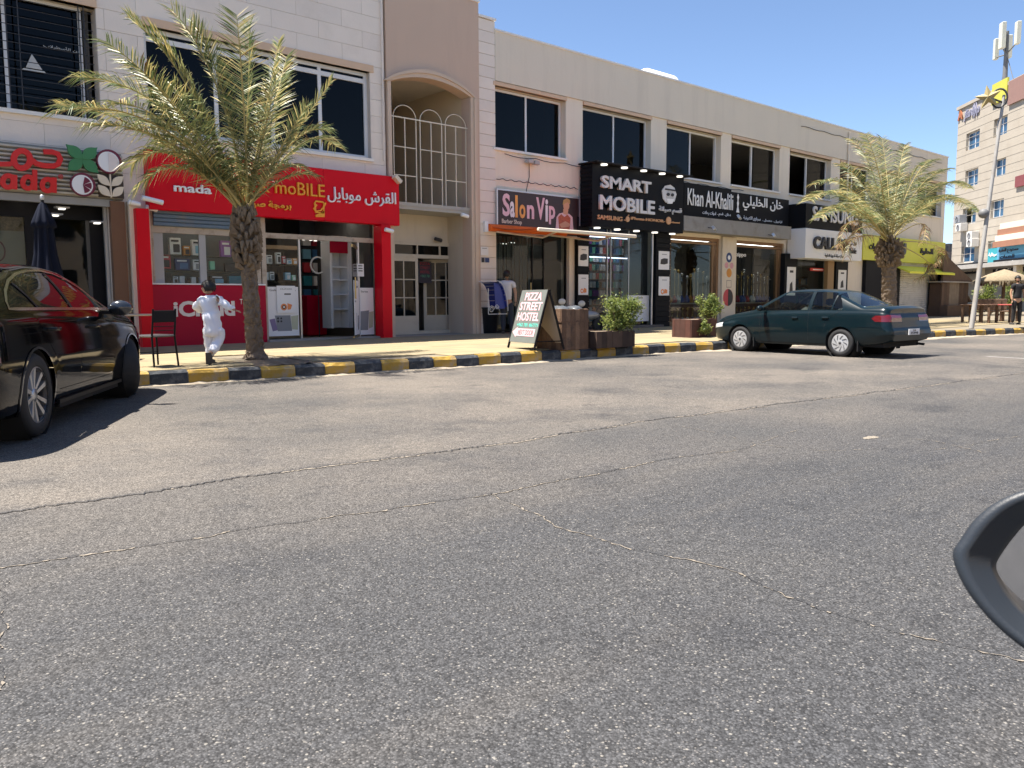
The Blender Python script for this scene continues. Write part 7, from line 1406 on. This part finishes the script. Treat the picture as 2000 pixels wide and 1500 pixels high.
# the running boy, seen from behind: local frame x = camera right, y = away, z up
gb = G(416, 711, .215); face_dir = math.atan2(_r.y, _r.x); sB = 1.31/1.0*0.98
BOY = thing('person', 'boy with short black hair in loose white shirt and trousers running up onto the kerb', 'person', M=Matrix.Translation((gb.x, gb.y, .215)) @ Matrix.Rotation(face_dir, 4, 'Z') @ Matrix.Diagonal((1.13, 1.1, 1.0, 1)))
k_ = 1.0
hip = Vector((.035, .0, .66)); 
V = [hip, (-.005, .02, .80), (-.03, .03, .93), (-.035, .04, 1.035), (-.035, .045, 1.09),      # pelvis, waist, chest, shoulders, neck
     (-.135, .05, 1.02), (-.235, .08, .90), (-.175, .20, .82),                                    # left arm, bent forwards
     (.075, .03, 1.03), (.22, .00, .93), (.35, -.03, .845),                                     # right arm thrown out to the right
     (-.045, .03, .62), (-.055, .06, .36), (-.03, .02, .09),                                    # standing leg (left)
     (.085, -.01, .62), (.08, .04, .36), (.045, -.22, .17)]                                      # lifted leg (right), shin thrown back
E = [(0, 1), (1, 2), (2, 3), (3, 4), (3, 5), (5, 6), (6, 7), (3, 8), (8, 9), (9, 10), (0, 11), (11, 12), (12, 13), (0, 14), (14, 15), (15, 16)]
grow_skin('body', V, E, [(.07, .06), (.06, .05), (.07, .05), (.05, .035), .032, .032, .026, .020, .032, .026, .020, .045, .032, .026, .045, .032, .026], skinm, BOY)
sh_ = grow_skin('shirt', [(.03, -.005, .43), hip+Vector((-.01, -.005, -.02)), V[1], V[2], V[3], V[5], V[6], (-.182, .185, .823), V[8], V[9], (.335, -.027, .853)], [(0, 1), (1, 2), (2, 3), (3, 4), (4, 5), (5, 6), (6, 7), (4, 8), (8, 9), (9, 10)], [(.128, .125), (.146, .125), (.120, .10), (.122, .095), (.10, .065), (.064, .06), .062, .052, (.064, .06), .060, .048], thobe, BOY, 1)
roughen(sh_, .020, 13, 1)
for nm, hp, kn, an, rr_ in (('left', (-.035, .02, .60), (-.055, .05, .36), (-.035, .02, .10), 0), ('right', (.085, -.01, .60), (.083, .03, .36), (.048, -.19, .19), 0)):
    tr_ = grow_skin('trouser_leg', [hp, ((hp[0]+kn[0])/2, (hp[1]+kn[1])/2, .49), kn, ((kn[0]+an[0])/2, (kn[1]+an[1])/2, (kn[2]+an[2])/2), an], [(0, 1), (1, 2), (2, 3), (3, 4)], [(.098, .10), (.092, .095), (.080, .082), (.072, .072), (.064, .064)], thobe, BOY); roughen(tr_, .015, 14, 2 if nm == 'left' else 5)
t = MB(); t.tube([(-.035, .045, 1.05), (-.035, .046, 1.085)], [.052, .048], 14); lobj('collar', t, thobe, BOY)
head(BOY, (-.045, .05, 1.185), (-.93, .28, -.12), .93)
hand(BOY, (-.175, .20, .82), (.55, .6, .25), (0, 0, 1), skinm, .85); hand(BOY, (.35, -.03, .845), (.9, -.1, -.25), (0, 0, 1), skinm, .85)
t = MB(); t.ball((-.03, .035, .035), 1, 14, 8, (.042, .11, .042)); t.box(-.066, .006, -.06, .135, -.0, .02); lobj('shoe', t, shoe, BOY)
t = MB(); t.ball((.045, -.255, .10), 1, 14, 8, (.042, .05, .10)); t.add([(.01, -.30, .02), (.08, -.30, .02), (.08, -.305, .20), (.01, -.305, .20), (.01, -.275, .02), (.08, -.275, .02), (.08, -.28, .20), (.01, -.28, .20)], [(0, 1, 2, 3), (4, 7, 6, 5), (0, 4, 5, 1), (1, 5, 6, 2), (2, 6, 7, 3), (3, 7, 4, 0)]); lobj('shoe', t, shoe, BOY)
# men standing: local frame like the boy's
def man(lab, base, rz, top, tm, legm, fwd, H=1.74, arms=0, hat=None):
    s = H/1.74; o = thing('person', lab, 'person', base, rz); S_ = lambda v: Vector(v)*s
    V = [S_(v) for v in [(0, 0, .93), (0, .01, 1.12), (0, .01, 1.30), (0, .02, 1.43), (0, .02, 1.51), (-.18, .01, 1.40), (-.23, .02, 1.12), (-.22, -.06, .88), (.18, .01, 1.40), (.24, .02, 1.12), (.24, -.05, .88), (-.09, 0, .88), (-.10, .01, .48), (-.11, .02, .08), (.09, 0, .88), (.11, .0, .48), (.13, .02, .08)]]
    E = [(0, 1), (1, 2), (2, 3), (3, 4), (3, 5), (5, 6), (6, 7), (3, 8), (8, 9), (9, 10), (0, 11), (11, 12), (12, 13), (0, 14), (14, 15), (15, 16)]
    grow_skin('body', V, E, [(.10*s, .08*s), (.09*s, .07*s), (.10*s, .07*s), (.07*s, .05*s), .048*s, .045*s, .042*s, .03*s, .055*s, .042*s, .03*s, .08*s, .055*s, .04*s, .08*s, .055*s, .04*s], skinm, o)
    t_ = grow_skin('shirt', [V[0], V[1], V[2], V[3], V[5], (V[5]+V[6])*.5, V[8], (V[8]+V[9])*.5], [(0, 1), (1, 2), (2, 3), (3, 4), (4, 5), (3, 6), (6, 7)], [(.165*s, .125*s), (.155*s, .115*s), (.165*s, .12*s), (.13*s, .085*s), .075*s, .068*s, .075*s, .068*s], tm, o, 1); roughen(t_, .012, 8, 3)
    for a, b, c in ((11, 12, 13), (14, 15, 16)): t_ = grow_skin('trouser_leg', [V[a]+Vector((0, 0, .03)), V[b], V[c]], [(0, 1), (1, 2)], [(.10*s, .10*s), .075*s, .062*s], legm, o); roughen(t_, .008, 9, a)
    head(o, tuple(S_((0, .03, 1.62))), fwd, s); hand(o, V[7], (0, -.1, -1), (1, 0, 0), skinm, s); hand(o, V[10], (0, -.1, -1), (1, 0, 0), skinm, s)
    for c in (13, 16): t = MB(); t.ball((V[c].x, V[c].y-.05*0+.05, .045), 1, 12, 8, (.05, .14, .05)); t.box(V[c].x-.045, V[c].x+.045, V[c].y-.07, V[c].y+.17, 0, .02); lobj('shoe', t, shoe, o)
    return o
zx, _ = P(990, 600, 16.85); man('man in a white T shirt and dark trousers at the barber door, seen from behind', (zx, 16.85, .27), face_dir, None, C_('tshirt_white', (.6, .58, .58), rough=.85), C_('jeans_dark', (.03, .035, .05), rough=.85), (.2, 1, 0), 1.72)
gm_ = G(1984, 634, .21); man('man in black clothes standing by the straw sunshade at the right edge', (gm_.x, gm_.y, .20), face_dir, None, C_('black_cloth', (.012, .012, .014), rough=.85), C_('black_cloth', (.012, .012, .014)), (-.5, -1, 0), 1.78)

# ------------------------------------------------------------------ far right: tall building, restaurant, pole
fhx = Vector((math.cos(AZ-R(4.6)), math.sin(AZ-R(4.6)), 0)); O_ = CAM+_fh*70+_r*((1851-1000)/FPX*70); FR = Frame((O_.x, O_.y), math.atan2(-fhx.y, -fhx.x))
# u runs from the far end towards us; make sure "behind" points away from the camera
Mfr = Matrix.Translation((O_.x, O_.y, 0)) @ Matrix.Rotation(FR.ang, 4, 'Z'); sgn = 1 if (FR.N.dot(Vector((O_.x, O_.y, 0))-CAM)) > 0 else -1
TB = thing('apartment_building', 'tall beige stone apartment building with blue windows and an antenna mast on its roof', 'building', M=Mfr)
bst = mat('beige_stone', (.40, .355, .29), .9, var=.12, vs=.8, bump=.3, bs=6, stain=(.34, .29, .225), sscale=.5, samt=.6); ztop = FR.at(1890, 207)[1]
u1 = 34.
def fa(px, py): return FR.at(px, py)
wins = [(1888, 1912, 257, 290), (1942, 1966, 229, 264), (1886, 1909, 331, 363), (1941, 1963, 310, 344), (1881, 1905, 405, 437), (1936, 1959, 390, 424), (1878, 1902, 480, 512), (1930, 1954, 470, 496)]
wl2 = []
for a, b, c, d in wins: ua, zt_ = fa(a, c); ub, zb_ = fa(b, d); um_, zm_ = fa((a+b)/2, (c+d)/2); h_ = zt_-fa(a, d)[1]; wl2.append((ua, ub, zm_-h_*.5, zm_+h_*.5))
mb = MB(); wall(mb, 0, u1, .2, ztop, 0, .4*sgn, wl2)
for k in range(5): pass
mb.box(0, .4, .4*sgn, 14*sgn, .2, ztop); mb.box(0, u1, 13.6*sgn, 14*sgn, .2, ztop); mb.box(.4, u1, .4*sgn, 13.6*sgn, ztop-.5, ztop-.4); lobj('wall', mb, bst, TB)
cr_ = MB(); cr_.box(-.15, u1, -.12*sgn, .5*sgn, ztop, ztop+.25); 
zc2 = .2
lobj('cornice', cr_, bst, TB)
ng = 0; cm_ = MB()
zq = 1.0
while zq < ztop: cm_.box(0, u1, -.012*sgn, -.001*sgn, zq, zq+.03); zq += .62
lobj('course_line', cm_, mat('stone_joint', (.385, .34, .278), .9), TB, kind='stuff')
bluegl = C_('blue_window_glass', (.03, .09, .17), rough=.08, spec=.6)
for i, (a, b, c, d) in enumerate(wl2):
    t = MB(); y0_, y1_ = .22*sgn, .30*sgn; t.box(a, a+.07, y0_, y1_, c, d); t.box(b-.07, b, y0_, y1_, c, d); t.box(a, b, y0_, y1_, d-.07, d); t.box(a, b, y0_, y1_, c, c+.07); t.box((a+b)/2-.04, (a+b)/2+.04, y0_, y1_, c, d); f_ = lobj('window_frame', t, C_('white_aluminium', (.7, .7, .7)) , TB)
    for q in (0, 1):
        if i in (4, 7) and q == 0: continue
        t = MB(); x0_ = a+.07 if q == 0 else (a+b)/2+.04; t.box(x0_, x0_+(b-a)/2-.11, .25*sgn, .27*sgn, c+.07, d-.07); lobj('pane', t, bluegl, f_)
t = MB(); t.box(.5, u1, 2.5*sgn, 2.6*sgn, .3, ztop-.6); lobj('inner_wall', t, innerd, TB)
def fsign(nm, lab, a, b, c, d, m, txt=None, tm=None, th_=.15, ar=False, cat='shop sign', bold=.02):
    ua, zt_ = fa(a, c); ub, zb_ = fa(b, d); o = thing(nm, lab, cat, M=Mfr @ Matrix.Translation((ua, -th_*sgn, zb_))); t = MB(); t.box(0, ub-ua, 0, th_*sgn*.9, 0, zt_-zb_); lobj('sign_panel', t, m, o)
    if txt:
        W_, H_ = ub-ua, zt_-zb_
        for k, (s_, f0, f1, w0, w1) in enumerate(txt):
            me = text_mesh('lettering', arabic(s_) if ar else s_, W_*w0, W_*w1, H_*f0, H_*f1, .03, tm, bold=bold)
            for v in me.vertices: v.co.y -= .02*sgn
            lobj('lettering', me, None, o)
    return o
for ch, a, b, c, d, lab in (('A', 1873, 1882, 218, 232, 'brown letter A on the corner of the beige building'),):
    ua, zt_ = fa(a, c); ub, zb_ = fa(b, d); o = thing('sign_letter', lab, 'sign', M=Mfr @ Matrix.Translation((ua, -.05*sgn, zb_))); me = text_mesh('lettering', 'A', 0, ub-ua, 0, zt_-zb_, .1, C_('letter_brown', (.35, .12, .05)), bold=.05); lobj('lettering', me, None, o)
ua, zt_ = fa(1886, 210); ub, zb_ = fa(1914, 226); o = thing('sign_letter', 'grey Arabic lettering on the parapet of the beige building', 'sign', M=Mfr @ Matrix.Translation((ua, -.05*sgn, zb_))); me = text_mesh('lettering', arabic('مبارك سنتر'), 0, ub-ua, 0, zt_-zb_, .1, C_('letter_greyblue', (.25, .25, .33)), bold=.05); lobj('lettering', me, None, o)
fsign('brown_sign', 'brown board sign on the parapet at the right edge', 1974, 2030, 160, 180, C_('sign_brown2', (.26, .15, .12)), None, None)
fsign('red_sign_board', 'small red sign board at the right edge of the beige building', 1987, 2030, 345, 345+10, C_('sign_red2', (.20, .05, .05)), None, None)
fsign('yellow_sign', 'yellow sign panel on the parapet behind the gold star', 1942, 1970, 166, 192, C_('sign_yellow', (.50, .47, .06)), None, None)
fsign('teal_sign', 'teal vertical shop sign left of the blue sign', 1938, 1958, 486, 526, C_('sign_teal', (.03, .28, .33)), [('صيدلية', .6, .8, .1, .9)], wht, ar=True, th_=.3)
fsign('blue_sign', 'bright blue shop sign with dark Arabic lettering', 1959, 2030, 482, 504, C_('sign_blue', (.08, .28, .42)), [('مستودع العقبة', .5, .85, .05, .6), ('للخدمات', .15, .4, .1, .5)], ink, ar=True, th_=.4)
fsign('black_restaurant_sign', 'black restaurant sign with cream Latin lettering left of the leaning pole', 1874, 1932, 517, 533, black, [('Abu Sharara', .2, .85, .12, .95)], cream_l, th_=.6)
fsign('black_arabic_sign', 'black sign with white Arabic lettering at the right edge', 1962, 2030, 508, 529, black, [('ابو شقرة', .15, .85, .05, .6)], wht, ar=True, th_=.8)
AWs = thing('striped_awning', 'orange and cream striped awning above the blue sign', 'awning', M=Mfr); ua, zt_ = fa(1967, 436); ub, zb_ = fa(2030, 476)
for k in range(4): t = MB(); t.box(ua, ub, (-.5-.15*k)*sgn, (-.35-.15*k)*sgn, zt_-(k+1)*(zt_-zb_)/4, zt_-k*(zt_-zb_)/4-.03); lobj('stripe', t, C_('awning_orange', (.30, .14, .08)) if k % 2 else cream_l, AWs)
for k, (px, py) in enumerate(((1886, 444), (1908, 460), (1908, 474), (1884, 428))):
    ua, z_ = fa(px, py); o = thing('air_conditioner', ['white air conditioner unit below the dark open window', 'white air conditioner unit upper of the pair by the pole', 'white air conditioner unit lower of the pair by the pole', 'small dark ventilation box under the open window'][k], 'air conditioner', M=Mfr @ Matrix.Translation((ua, -.6*sgn, z_))); t = MB(); t.bbox(-.45, .45, 0, .55*sgn, -.32, .32, .02); lobj('case', t, C_('ac_white', (.6, .58, .54)) if k < 3 else grey, o); t = MB(); t.lathe([(.001, 0), (.24, 0), (.24, -.03*sgn), (.2, -.03*sgn)], 16, ax='y'); lobj('fan_grille', t, grey, o)
# antenna mast
um_, zb_ = FR.at(1962, 165, 2*sgn); ztp = FR.at(1962, 50, 2*sgn)[1]; AM = thing('antenna_mast', 'cell antenna mast with upright panel antennas on the beige building', 'antenna', M=Mfr @ Matrix.Translation((um_, 2*sgn, ztop))); hm = ztp-ztop; mgrey = C_('mast_grey', (.16, .16, .16), rough=.6)
t = MB(); t.tube([(0, 0, -.4), (0, 0, hm*.9)], [.22, .13], 10); lobj('mast', t, mgrey, AM); t = MB()
for sx in (-1, 1): t.tube([(0, 0, hm*.62), (sx*1.6*.9, .3, .1)], .03, 5)
lobj('guy_wire', t, mgrey, AM); pxm = (fa(1984, 90)[0]-fa(1944, 90)[0])
for dx, ax_, b0, b1, wv in ((-.48, -.1, .60, .88, .22), (-.22, .5, .58, .88, .3), (.1, -.5, .66, 1.0, .34), (.46, .1, .66, .95, .26)):
    t = MB(); t.bbox(dx*abs(pxm)-wv*.8, dx*abs(pxm)+wv*.8, ax_-.15, ax_+.15, hm*b0, hm*b1, .04); lobj('panel_antenna', t, C_('antenna_pale', (.55, .55, .47)), AM); t = MB(); t.tube([(0, 0, hm*.6), (dx*abs(pxm), ax_, hm*(b0+.03))], .05, 6); lobj('arm', t, mgrey, AM)
# leaning pole with a star
bp_ = G(1897, 642, .2); dpt = (bp_-CAM).dot(_fw); tp = CAM+ray(1961, 186)*dpt; LPn = thing('street_pole', 'slender leaning grey pole with a gold star near its top', 'street pole', bp_); pgr = C_('pole_grey', (.33, .32, .30), rough=.5, stain=(.2, .15, .1), sscale=2)
t = MB(); t.tube([bp_, bp_+(tp-bp_)*.5, tp], [.08, .065, .045], 12); obj('pole', t, pgr, LPn)
stc = CAM+ray(1930, 190)*dpt; cc = (CAM-stc); cc.z = 0; cc.normalize(); sx_ = Vector((-cc.y, cc.x, 0)); sx_ = sx_ if sx_.dot(_rr) > 0 else -sx_; srad = 24/FPX*dpt; t = MB(); ring = []
for k in range(10): a = math.pi/2+k*math.pi/5+.15; q = srad*(1 if k % 2 == 0 else .42); ring.append(stc+sx_*q*math.cos(a)+Vector((0, 0, q*math.sin(a))))
t.add(ring+[stc+cc*.15, stc-cc*.15], [(k, (k+1) % 10, 10) for k in range(10)]+[((k+1) % 10, k, 11) for k in range(10)]); obj('star', t, C_('star_gold', (.36, .29, .13), rough=.5), LPn)
t = MB(); t.tube([stc, CAM+ray(1959, 200)*dpt], .03, 6); rg = CAM+ray(1952, 192)*dpt; t.tube([rg+sx_*.22*math.cos(a*math.pi/8)+Vector((0, 0, .3*math.sin(a*math.pi/8))) for a in range(17)], .03, 6); obj('star_bracket', t, ink, LPn)
lampb = CAM+ray(1921, 417)*dpt; t = MB(); t.ball(tuple(lampb), .16, 10, 6); t.tube([lampb, CAM+ray(1928, 425)*dpt], .02, 5); obj('loudspeaker', t, mgrey, LPn)
# straw sunshade with furniture
gs = G(1957, 618, .2); dS = (gs-CAM).dot(_fw); pxs = dS/FPX; SS = thing('straw_sunshade', 'round straw sunshade on a wooden post outside the restaurant', 'sunshade', gs); zt_ = (CAM+ray(1957, 526)*dS).z; ze = (CAM+ray(1957, 548)*dS).z; r_s = 58*pxs*.92
t = MB(); t.lathe([(.001, zt_), (r_s*.5, (zt_+ze)/2+.05), (r_s, ze), (r_s*.98, ze-.12), (.05, ze+.15)], 36, Matrix.Translation((gs.x, gs.y, 0))); obj('straw_roof', t, C_('straw', (.25, .20, .13), rough=.95, var=.5, vs=10, bump=.8, bs=14), SS)
t = MB(); r_ = random.Random(4)
for k in range(260): a = r_.uniform(0, 2*math.pi); q = r_s*r_.uniform(.9, 1.02); x_, y_ = gs.x+q*math.cos(a), gs.y+q*math.sin(a); v_ = Vector((-math.sin(a), math.cos(a), 0))*.05; p_ = Vector((x_, y_, ze-.02)); t.add([p_-v_, p_+v_, p_+Vector((0, 0, -r_.uniform(.12, .38)))], [(0, 1, 2)])
obj('straw_fringe', t, MATS['straw'], SS, kind='stuff'); t = MB(); t.tube([(gs.x, gs.y, .2), (gs.x, gs.y, zt_-.1)], .09, 10); obj('post', t, wood, SS)
for k, (px, py) in enumerate(((1918, 552), (1977, 550), (1940, 548))): q = CAM+ray(px, py)*dS; o = thing('hanging_lantern', ['dark lantern hanging at the left of the sunshade', 'dark lantern hanging at the right of the sunshade', 'dark lantern hanging left of the sunshade post'][k], 'lantern', q); t = MB(); t.lathe([(.001, .1), (.12, .08), (.15, -.02), (.10, -.16), (.001, -.17)], 10); t.tube([(0, 0, .1), (0, 0, .35)], .012, 4); lobj('lantern_body', t, C_('lantern_dark', (.08, .03, .02)), o)
r_ = random.Random(12)
for k, px in enumerate((1912, 1930, 1944, 1966)):
    q = G(px, 632-k % 2*3, .2); nm = k % 2; o = thing('cafe_table' if nm == 0 else 'cafe_bench', ['low wooden restaurant table nearest the leaning pole', 'brown wooden bench left of the sunshade post', 'red clothed restaurant table under the sunshade', 'brown wooden bench right of the sunshade post'][k], 'table' if nm == 0 else 'bench', (q.x, q.y, .2), r_.uniform(0, 3)); t = MB()
    t.bbox(-.6, .6, -.35, .35, .42 if nm else .7, .47 if nm else .75, .02); lobj('top' if nm == 0 else 'seat', t, C_('cloth_red', (.35, .05, .04)) if k == 2 else wood, o)
    for sx in (-.5, .5):
        for sy in (-.28, .28): t = MB(); t.box(sx-.04, sx+.04, sy-.04, sy+.04, 0, .42 if nm else .7); lobj('leg', t, wood, o)
    if nm: t = MB(); t.bbox(-.6, .6, .3, .36, .5, .95, .02); lobj('backrest', t, wood, o)
# shrubs and a dark restaurant mass behind
RB = thing('restaurant_front', 'shaded restaurant front with pale columns behind the straw sunshade', 'shop front', M=Mfr @ Matrix.Translation((0, -3*sgn, 0))); t = MB(); t.box(1, 32, 2.6*sgn, 2.7*sgn, .2, 3.4); lobj('back_wall', t, C_('restaurant_wall', (.30, .26, .21), var=.5, vs=2), RB)
t = MB(); [t.box(x_, x_+.4, 0, .4*sgn, .2, 3.3) for x_ in (1, 6, 11, 16, 21, 26)]; lobj('column', t, cream_l, RB, kind='stuff'); t = MB(); t.box(.5, 32, -.3*sgn, 2.7*sgn, 3.3, 3.6); lobj('canopy', t, conc, RB)
for k, (px, py, hh) in enumerate(((1915, 600, .9), (1935, 600, 1.3), (1972, 585, 1.6))): q = CAM+ray(px, py)*(dS*1.05); o = thing('potted_shrub', ['small grey green shrub beside the leaning pole', 'bushy shrub behind the restaurant bench', 'tall leafy shrub right of the sunshade post'][k], 'shrub', (q.x, q.y, .2)); bush(o, (q.x, q.y, .2+hh*.75), hh*.45, hh*.4, hh*.6, 1400, 30+k, .13)
# brown plank kiosk at the end of the wing
Yk = 16.7; KX0, KX1 = P(1838, 600, Yk)[0], P(1890, 600, Yk)[0]; KI2 = thing('plank_kiosk', 'dark brown plank kiosk with a slanting roof at the end of the shop wing', 'kiosk', ((KX0+KX1)/2, Yk, .25)); bp3 = [C_('kiosk_plank', (.11, .065, .04), rough=.8, var=.3, vs=4), C_('kiosk_plank_b', (.085, .05, .032), rough=.8, var=.3, vs=4), C_('kiosk_plank_c', (.22, .17, .12), rough=.8, var=.3, vs=4)]
zk0, zk1 = .27, P(1862, 552, Yk)[1]; x = KX0; i = 0
while x < KX1-.05: xe = min(x+.32, KX1); t = MB(); t.bbox(x+.004, xe-.004, Yk, Yk+.05, zk0, zk1, .006); obj('plank', t, bp3[2] if 2 < i < 7 else bp3[i % 2], KI2); x = xe; i += 1
t = MB(); t.box(KX0, KX1, Yk+.06, Yk+.6, zk0, zk1-.05); obj('core', t, bp3[1], KI2); t = MB(); t.bbox(KX0+.02, KX1+.2, Yk-.3, Yk+.65, zk0, zk0+.55, .02); obj('plinth', t, bp3[0], KI2)
zr1 = P(1845, 498, Yk)[1]; xr1 = P(1905, 615, Yk)[0]
for k in range(7): d_ = .22*k; t = MB(); t.prism([(KX0+.1+d_*.9, zr1-d_*.62), (KX0+.3+d_*.9, zr1-d_*.62), (KX1+.9+d_*.2, zk0+.7), (KX1+.65+d_*.2, zk0+.7)], Yk+.1+.1*k, Yk+.19+.1*k); obj('roof_board', t, bp3[k % 2], KI2)
t = MB(); t.prism([(KX0+.1, zr1), (KX0+.4, zr1), (KX1+.5, zk1+.15), (KX1+.5, zk1+.07), (KX0+.1, zk1+.07)], Yk+.02, Yk+.09); obj('gable', t, bp3[0], KI2)
t = MB(); t.box(KX0-.25, KX1+.25, Yk-.15, Yk+.65, zk1, zk1+.06); obj('roof', t, C_('kiosk_top', (.35, .32, .28)), KI2)
# low skyline between the wing and the tall building
LBk = thing('brown_shed', 'low brown building with rooftop clutter seen between the wing and the tall block', 'building', (66, 30, .2)); xa_, _ = P(1846, 500, 30); xb_, _ = P(1876, 500, 30); t = MB(); zz = P(1860, 492, 30)[1]; t.box(xa_-6, xb_+3, 30, 36, .2, zz); obj('wall', t, C_('shed_wall', (.22, .14, .10), var=.3, vs=1), LBk)
t = MB(); r_ = random.Random(6); [t.box(xa_-4+k*1.1, xa_-3.3+k*1.1, 31, 32, zz, zz+r_.uniform(.3, 1.1)) for k in range(11)]; obj('roof_clutter', t, ink, LBk, kind='stuff')

# ------------------------------------------------------------------ the near door mirror
cM = CAM+ray(2075, 1118)*.80; fz = (CAM-cM).normalized(); fx_ = Vector((0, 0, 1)).cross(fz).normalized(); fy = fz.cross(fx_).normalized(); MM = Matrix(((fx_.x, fy.x, fz.x, cM.x), (fx_.y, fy.y, fz.y, cM.y), (fx_.z, fy.z, fz.z, cM.z), (0, 0, 0, 1)))
def m2(px, py, r_=.80): v = MM.inverted() @ (CAM+ray(px, py)*r_); return v.x, v.y
MR = thing('door_mirror', 'dark door mirror of the car the picture is taken from, at the right edge', 'wing mirror', M=MM)
outer = [(1845, 1082), (1862, 1048), (1895, 1005), (1945, 970), (2010, 948), (2110, 932), (2230, 940), (2310, 985), (2335, 1090), (2310, 1215), (2230, 1290), (2120, 1310), (2040, 1290), (1975, 1252), (1915, 1200), (1868, 1140)]
inner_ = [(1937, 1104), (1950, 1078), (1975, 1045), (2005, 1015), (2050, 998), (2130, 985), (2210, 992), (2262, 1020), (2280, 1095), (2262, 1175), (2210, 1228), (2130, 1245), (2055, 1235), (2008, 1208), (1972, 1172), (1948, 1135)]
def dense(pl, k=6):
    n = len(pl); out = []
    for i in range(n):
        p0, p1, p2, p3 = [Vector(pl[(i+j) % n]) for j in (-1, 0, 1, 2)]
        for q in range(k): t_ = q/k; out.append(.5*((2*p1)+(-p0+p2)*t_+(2*p0-5*p1+4*p2-p3)*t_*t_+(-p0+3*p1-3*p2+p3)*t_**3))
    return out
od = [Vector(m2(p.x, p.y)) for p in dense(outer)]; idn = [Vector(m2(p.x, p.y)) for p in dense(inner_)]; n = len(od); cx_ = Vector((.0, 0))
def ringz(f, z, a, b=None): return [((a[i]*(1-f)+(b[i] if b else Vector((0, 0)))*f).x, (a[i]*(1-f)+(b[i] if b else Vector((0, 0)))*f).y, z) for i in range(n)]
rings = [ringz(.55, -.085, od), ringz(.30, -.072, od), ringz(.12, -.050, od), ringz(.02, -.022, od), ringz(0, -.004, od), ringz(.05, .003, od, idn), ringz(.35, .004, od, idn), ringz(.42, .001, od, idn), ringz(.88, -.010, od, idn), ringz(.93, -.012, od, idn), [(a, b, -.034+b*.26-(a*.10)) for a, b, c in ringz(1.0, 0, od, idn)]]
t = MB(); vs = [v for r_ in rings for v in r_]; t.add(vs, [(j*n+i, j*n+(i+1) % n, (j+1)*n+(i+1) % n, (j+1)*n+i) for j in range(len(rings)-1) for i in range(n)], True); t.add(rings[0], [tuple(range(n))]); lobj('housing', t, C_('mirror_plastic', (.022, .027, .034), rough=.42, var=.08, vs=40, bump=.05, bs=400, spec=.45), MR, fix=True)
t = MB(); t.add([(a, b, -.032+b*.26-a*.10) for a, b, c in ringz(1.0, 0, od, idn)], [tuple(range(n))]); mg = bpy.data.materials.new('mirror_glass'); mg.use_nodes = True; b_ = mg.node_tree.nodes['Principled BSDF']; b_.inputs['Metallic'].default_value = 1; b_.inputs['Roughness'].default_value = .05; b_.inputs['Base Color'].default_value = (.75, .75, .76, 1)
for v in range(len(t.v)): x_, y_, z_ = t.v[v]; t.v[v] = (x_, y_, z_)
gl_ = lobj('glass', t, mg, MR)
t = MB(); a_ = m2(2300, 1200); t.tube([(a_[0], a_[1], -.04), (a_[0]+.12, a_[1]-.05, -.02)], .03, 10); lobj('arm', t, MATS['mirror_plastic'], MR)

# ------------------------------------------------------------------ separate pieces become separate parts
def split_loose(o):
    me = o.data; par = list(range(len(me.vertices)))
    def find(a):
        while par[a] != a: par[a] = par[par[a]]; a = par[a]
        return a
    for p in me.polygons:
        v0 = find(p.vertices[0])
        for v in p.vertices[1:]: par[find(v)] = v0
    comp = {}
    for p in me.polygons: comp.setdefault(find(p.vertices[0]), []).append(p)
    if len(comp) < 2: return
    mats = list(me.materials)
    for i, ps in enumerate(comp.values()):
        ids = sorted({v for p in ps for v in p.vertices}); mp = {v: k for k, v in enumerate(ids)}; m2_ = bpy.data.meshes.new(me.name); m2_.from_pydata([me.vertices[v].co[:] for v in ids], [], [[mp[v] for v in p.vertices] for p in ps])
        for m in mats: m2_.materials.append(m)
        for q, p in zip(m2_.polygons, ps): q.material_index = p.material_index; q.use_smooth = p.use_smooth
        if i == 0: o.data = m2_
        else: c = o.copy(); c.data = m2_; COL.objects.link(c)
for o in list(bpy.data.objects):
    if o.type == 'MESH' and o.parent and not o.children and o.get('kind') != 'stuff' and o.name.split('.')[0] in ('glass_pane', 'mullion', 'front_leg', 'rear_leg', 'shelf', 'light_strip', 'pillar_trim', 'arch_lip', 'column', 'mirror', 'seats', 'parcel_items', 'inner_wall', 'window_bar', 'stand', 'stretcher', 'guy_wire', 'lintel', 'stone_band', 'dots', 'side_wall', 'hall_wall', 'window_emblem', 'wheel', 'lamp_head', 'print'): split_loose(o)
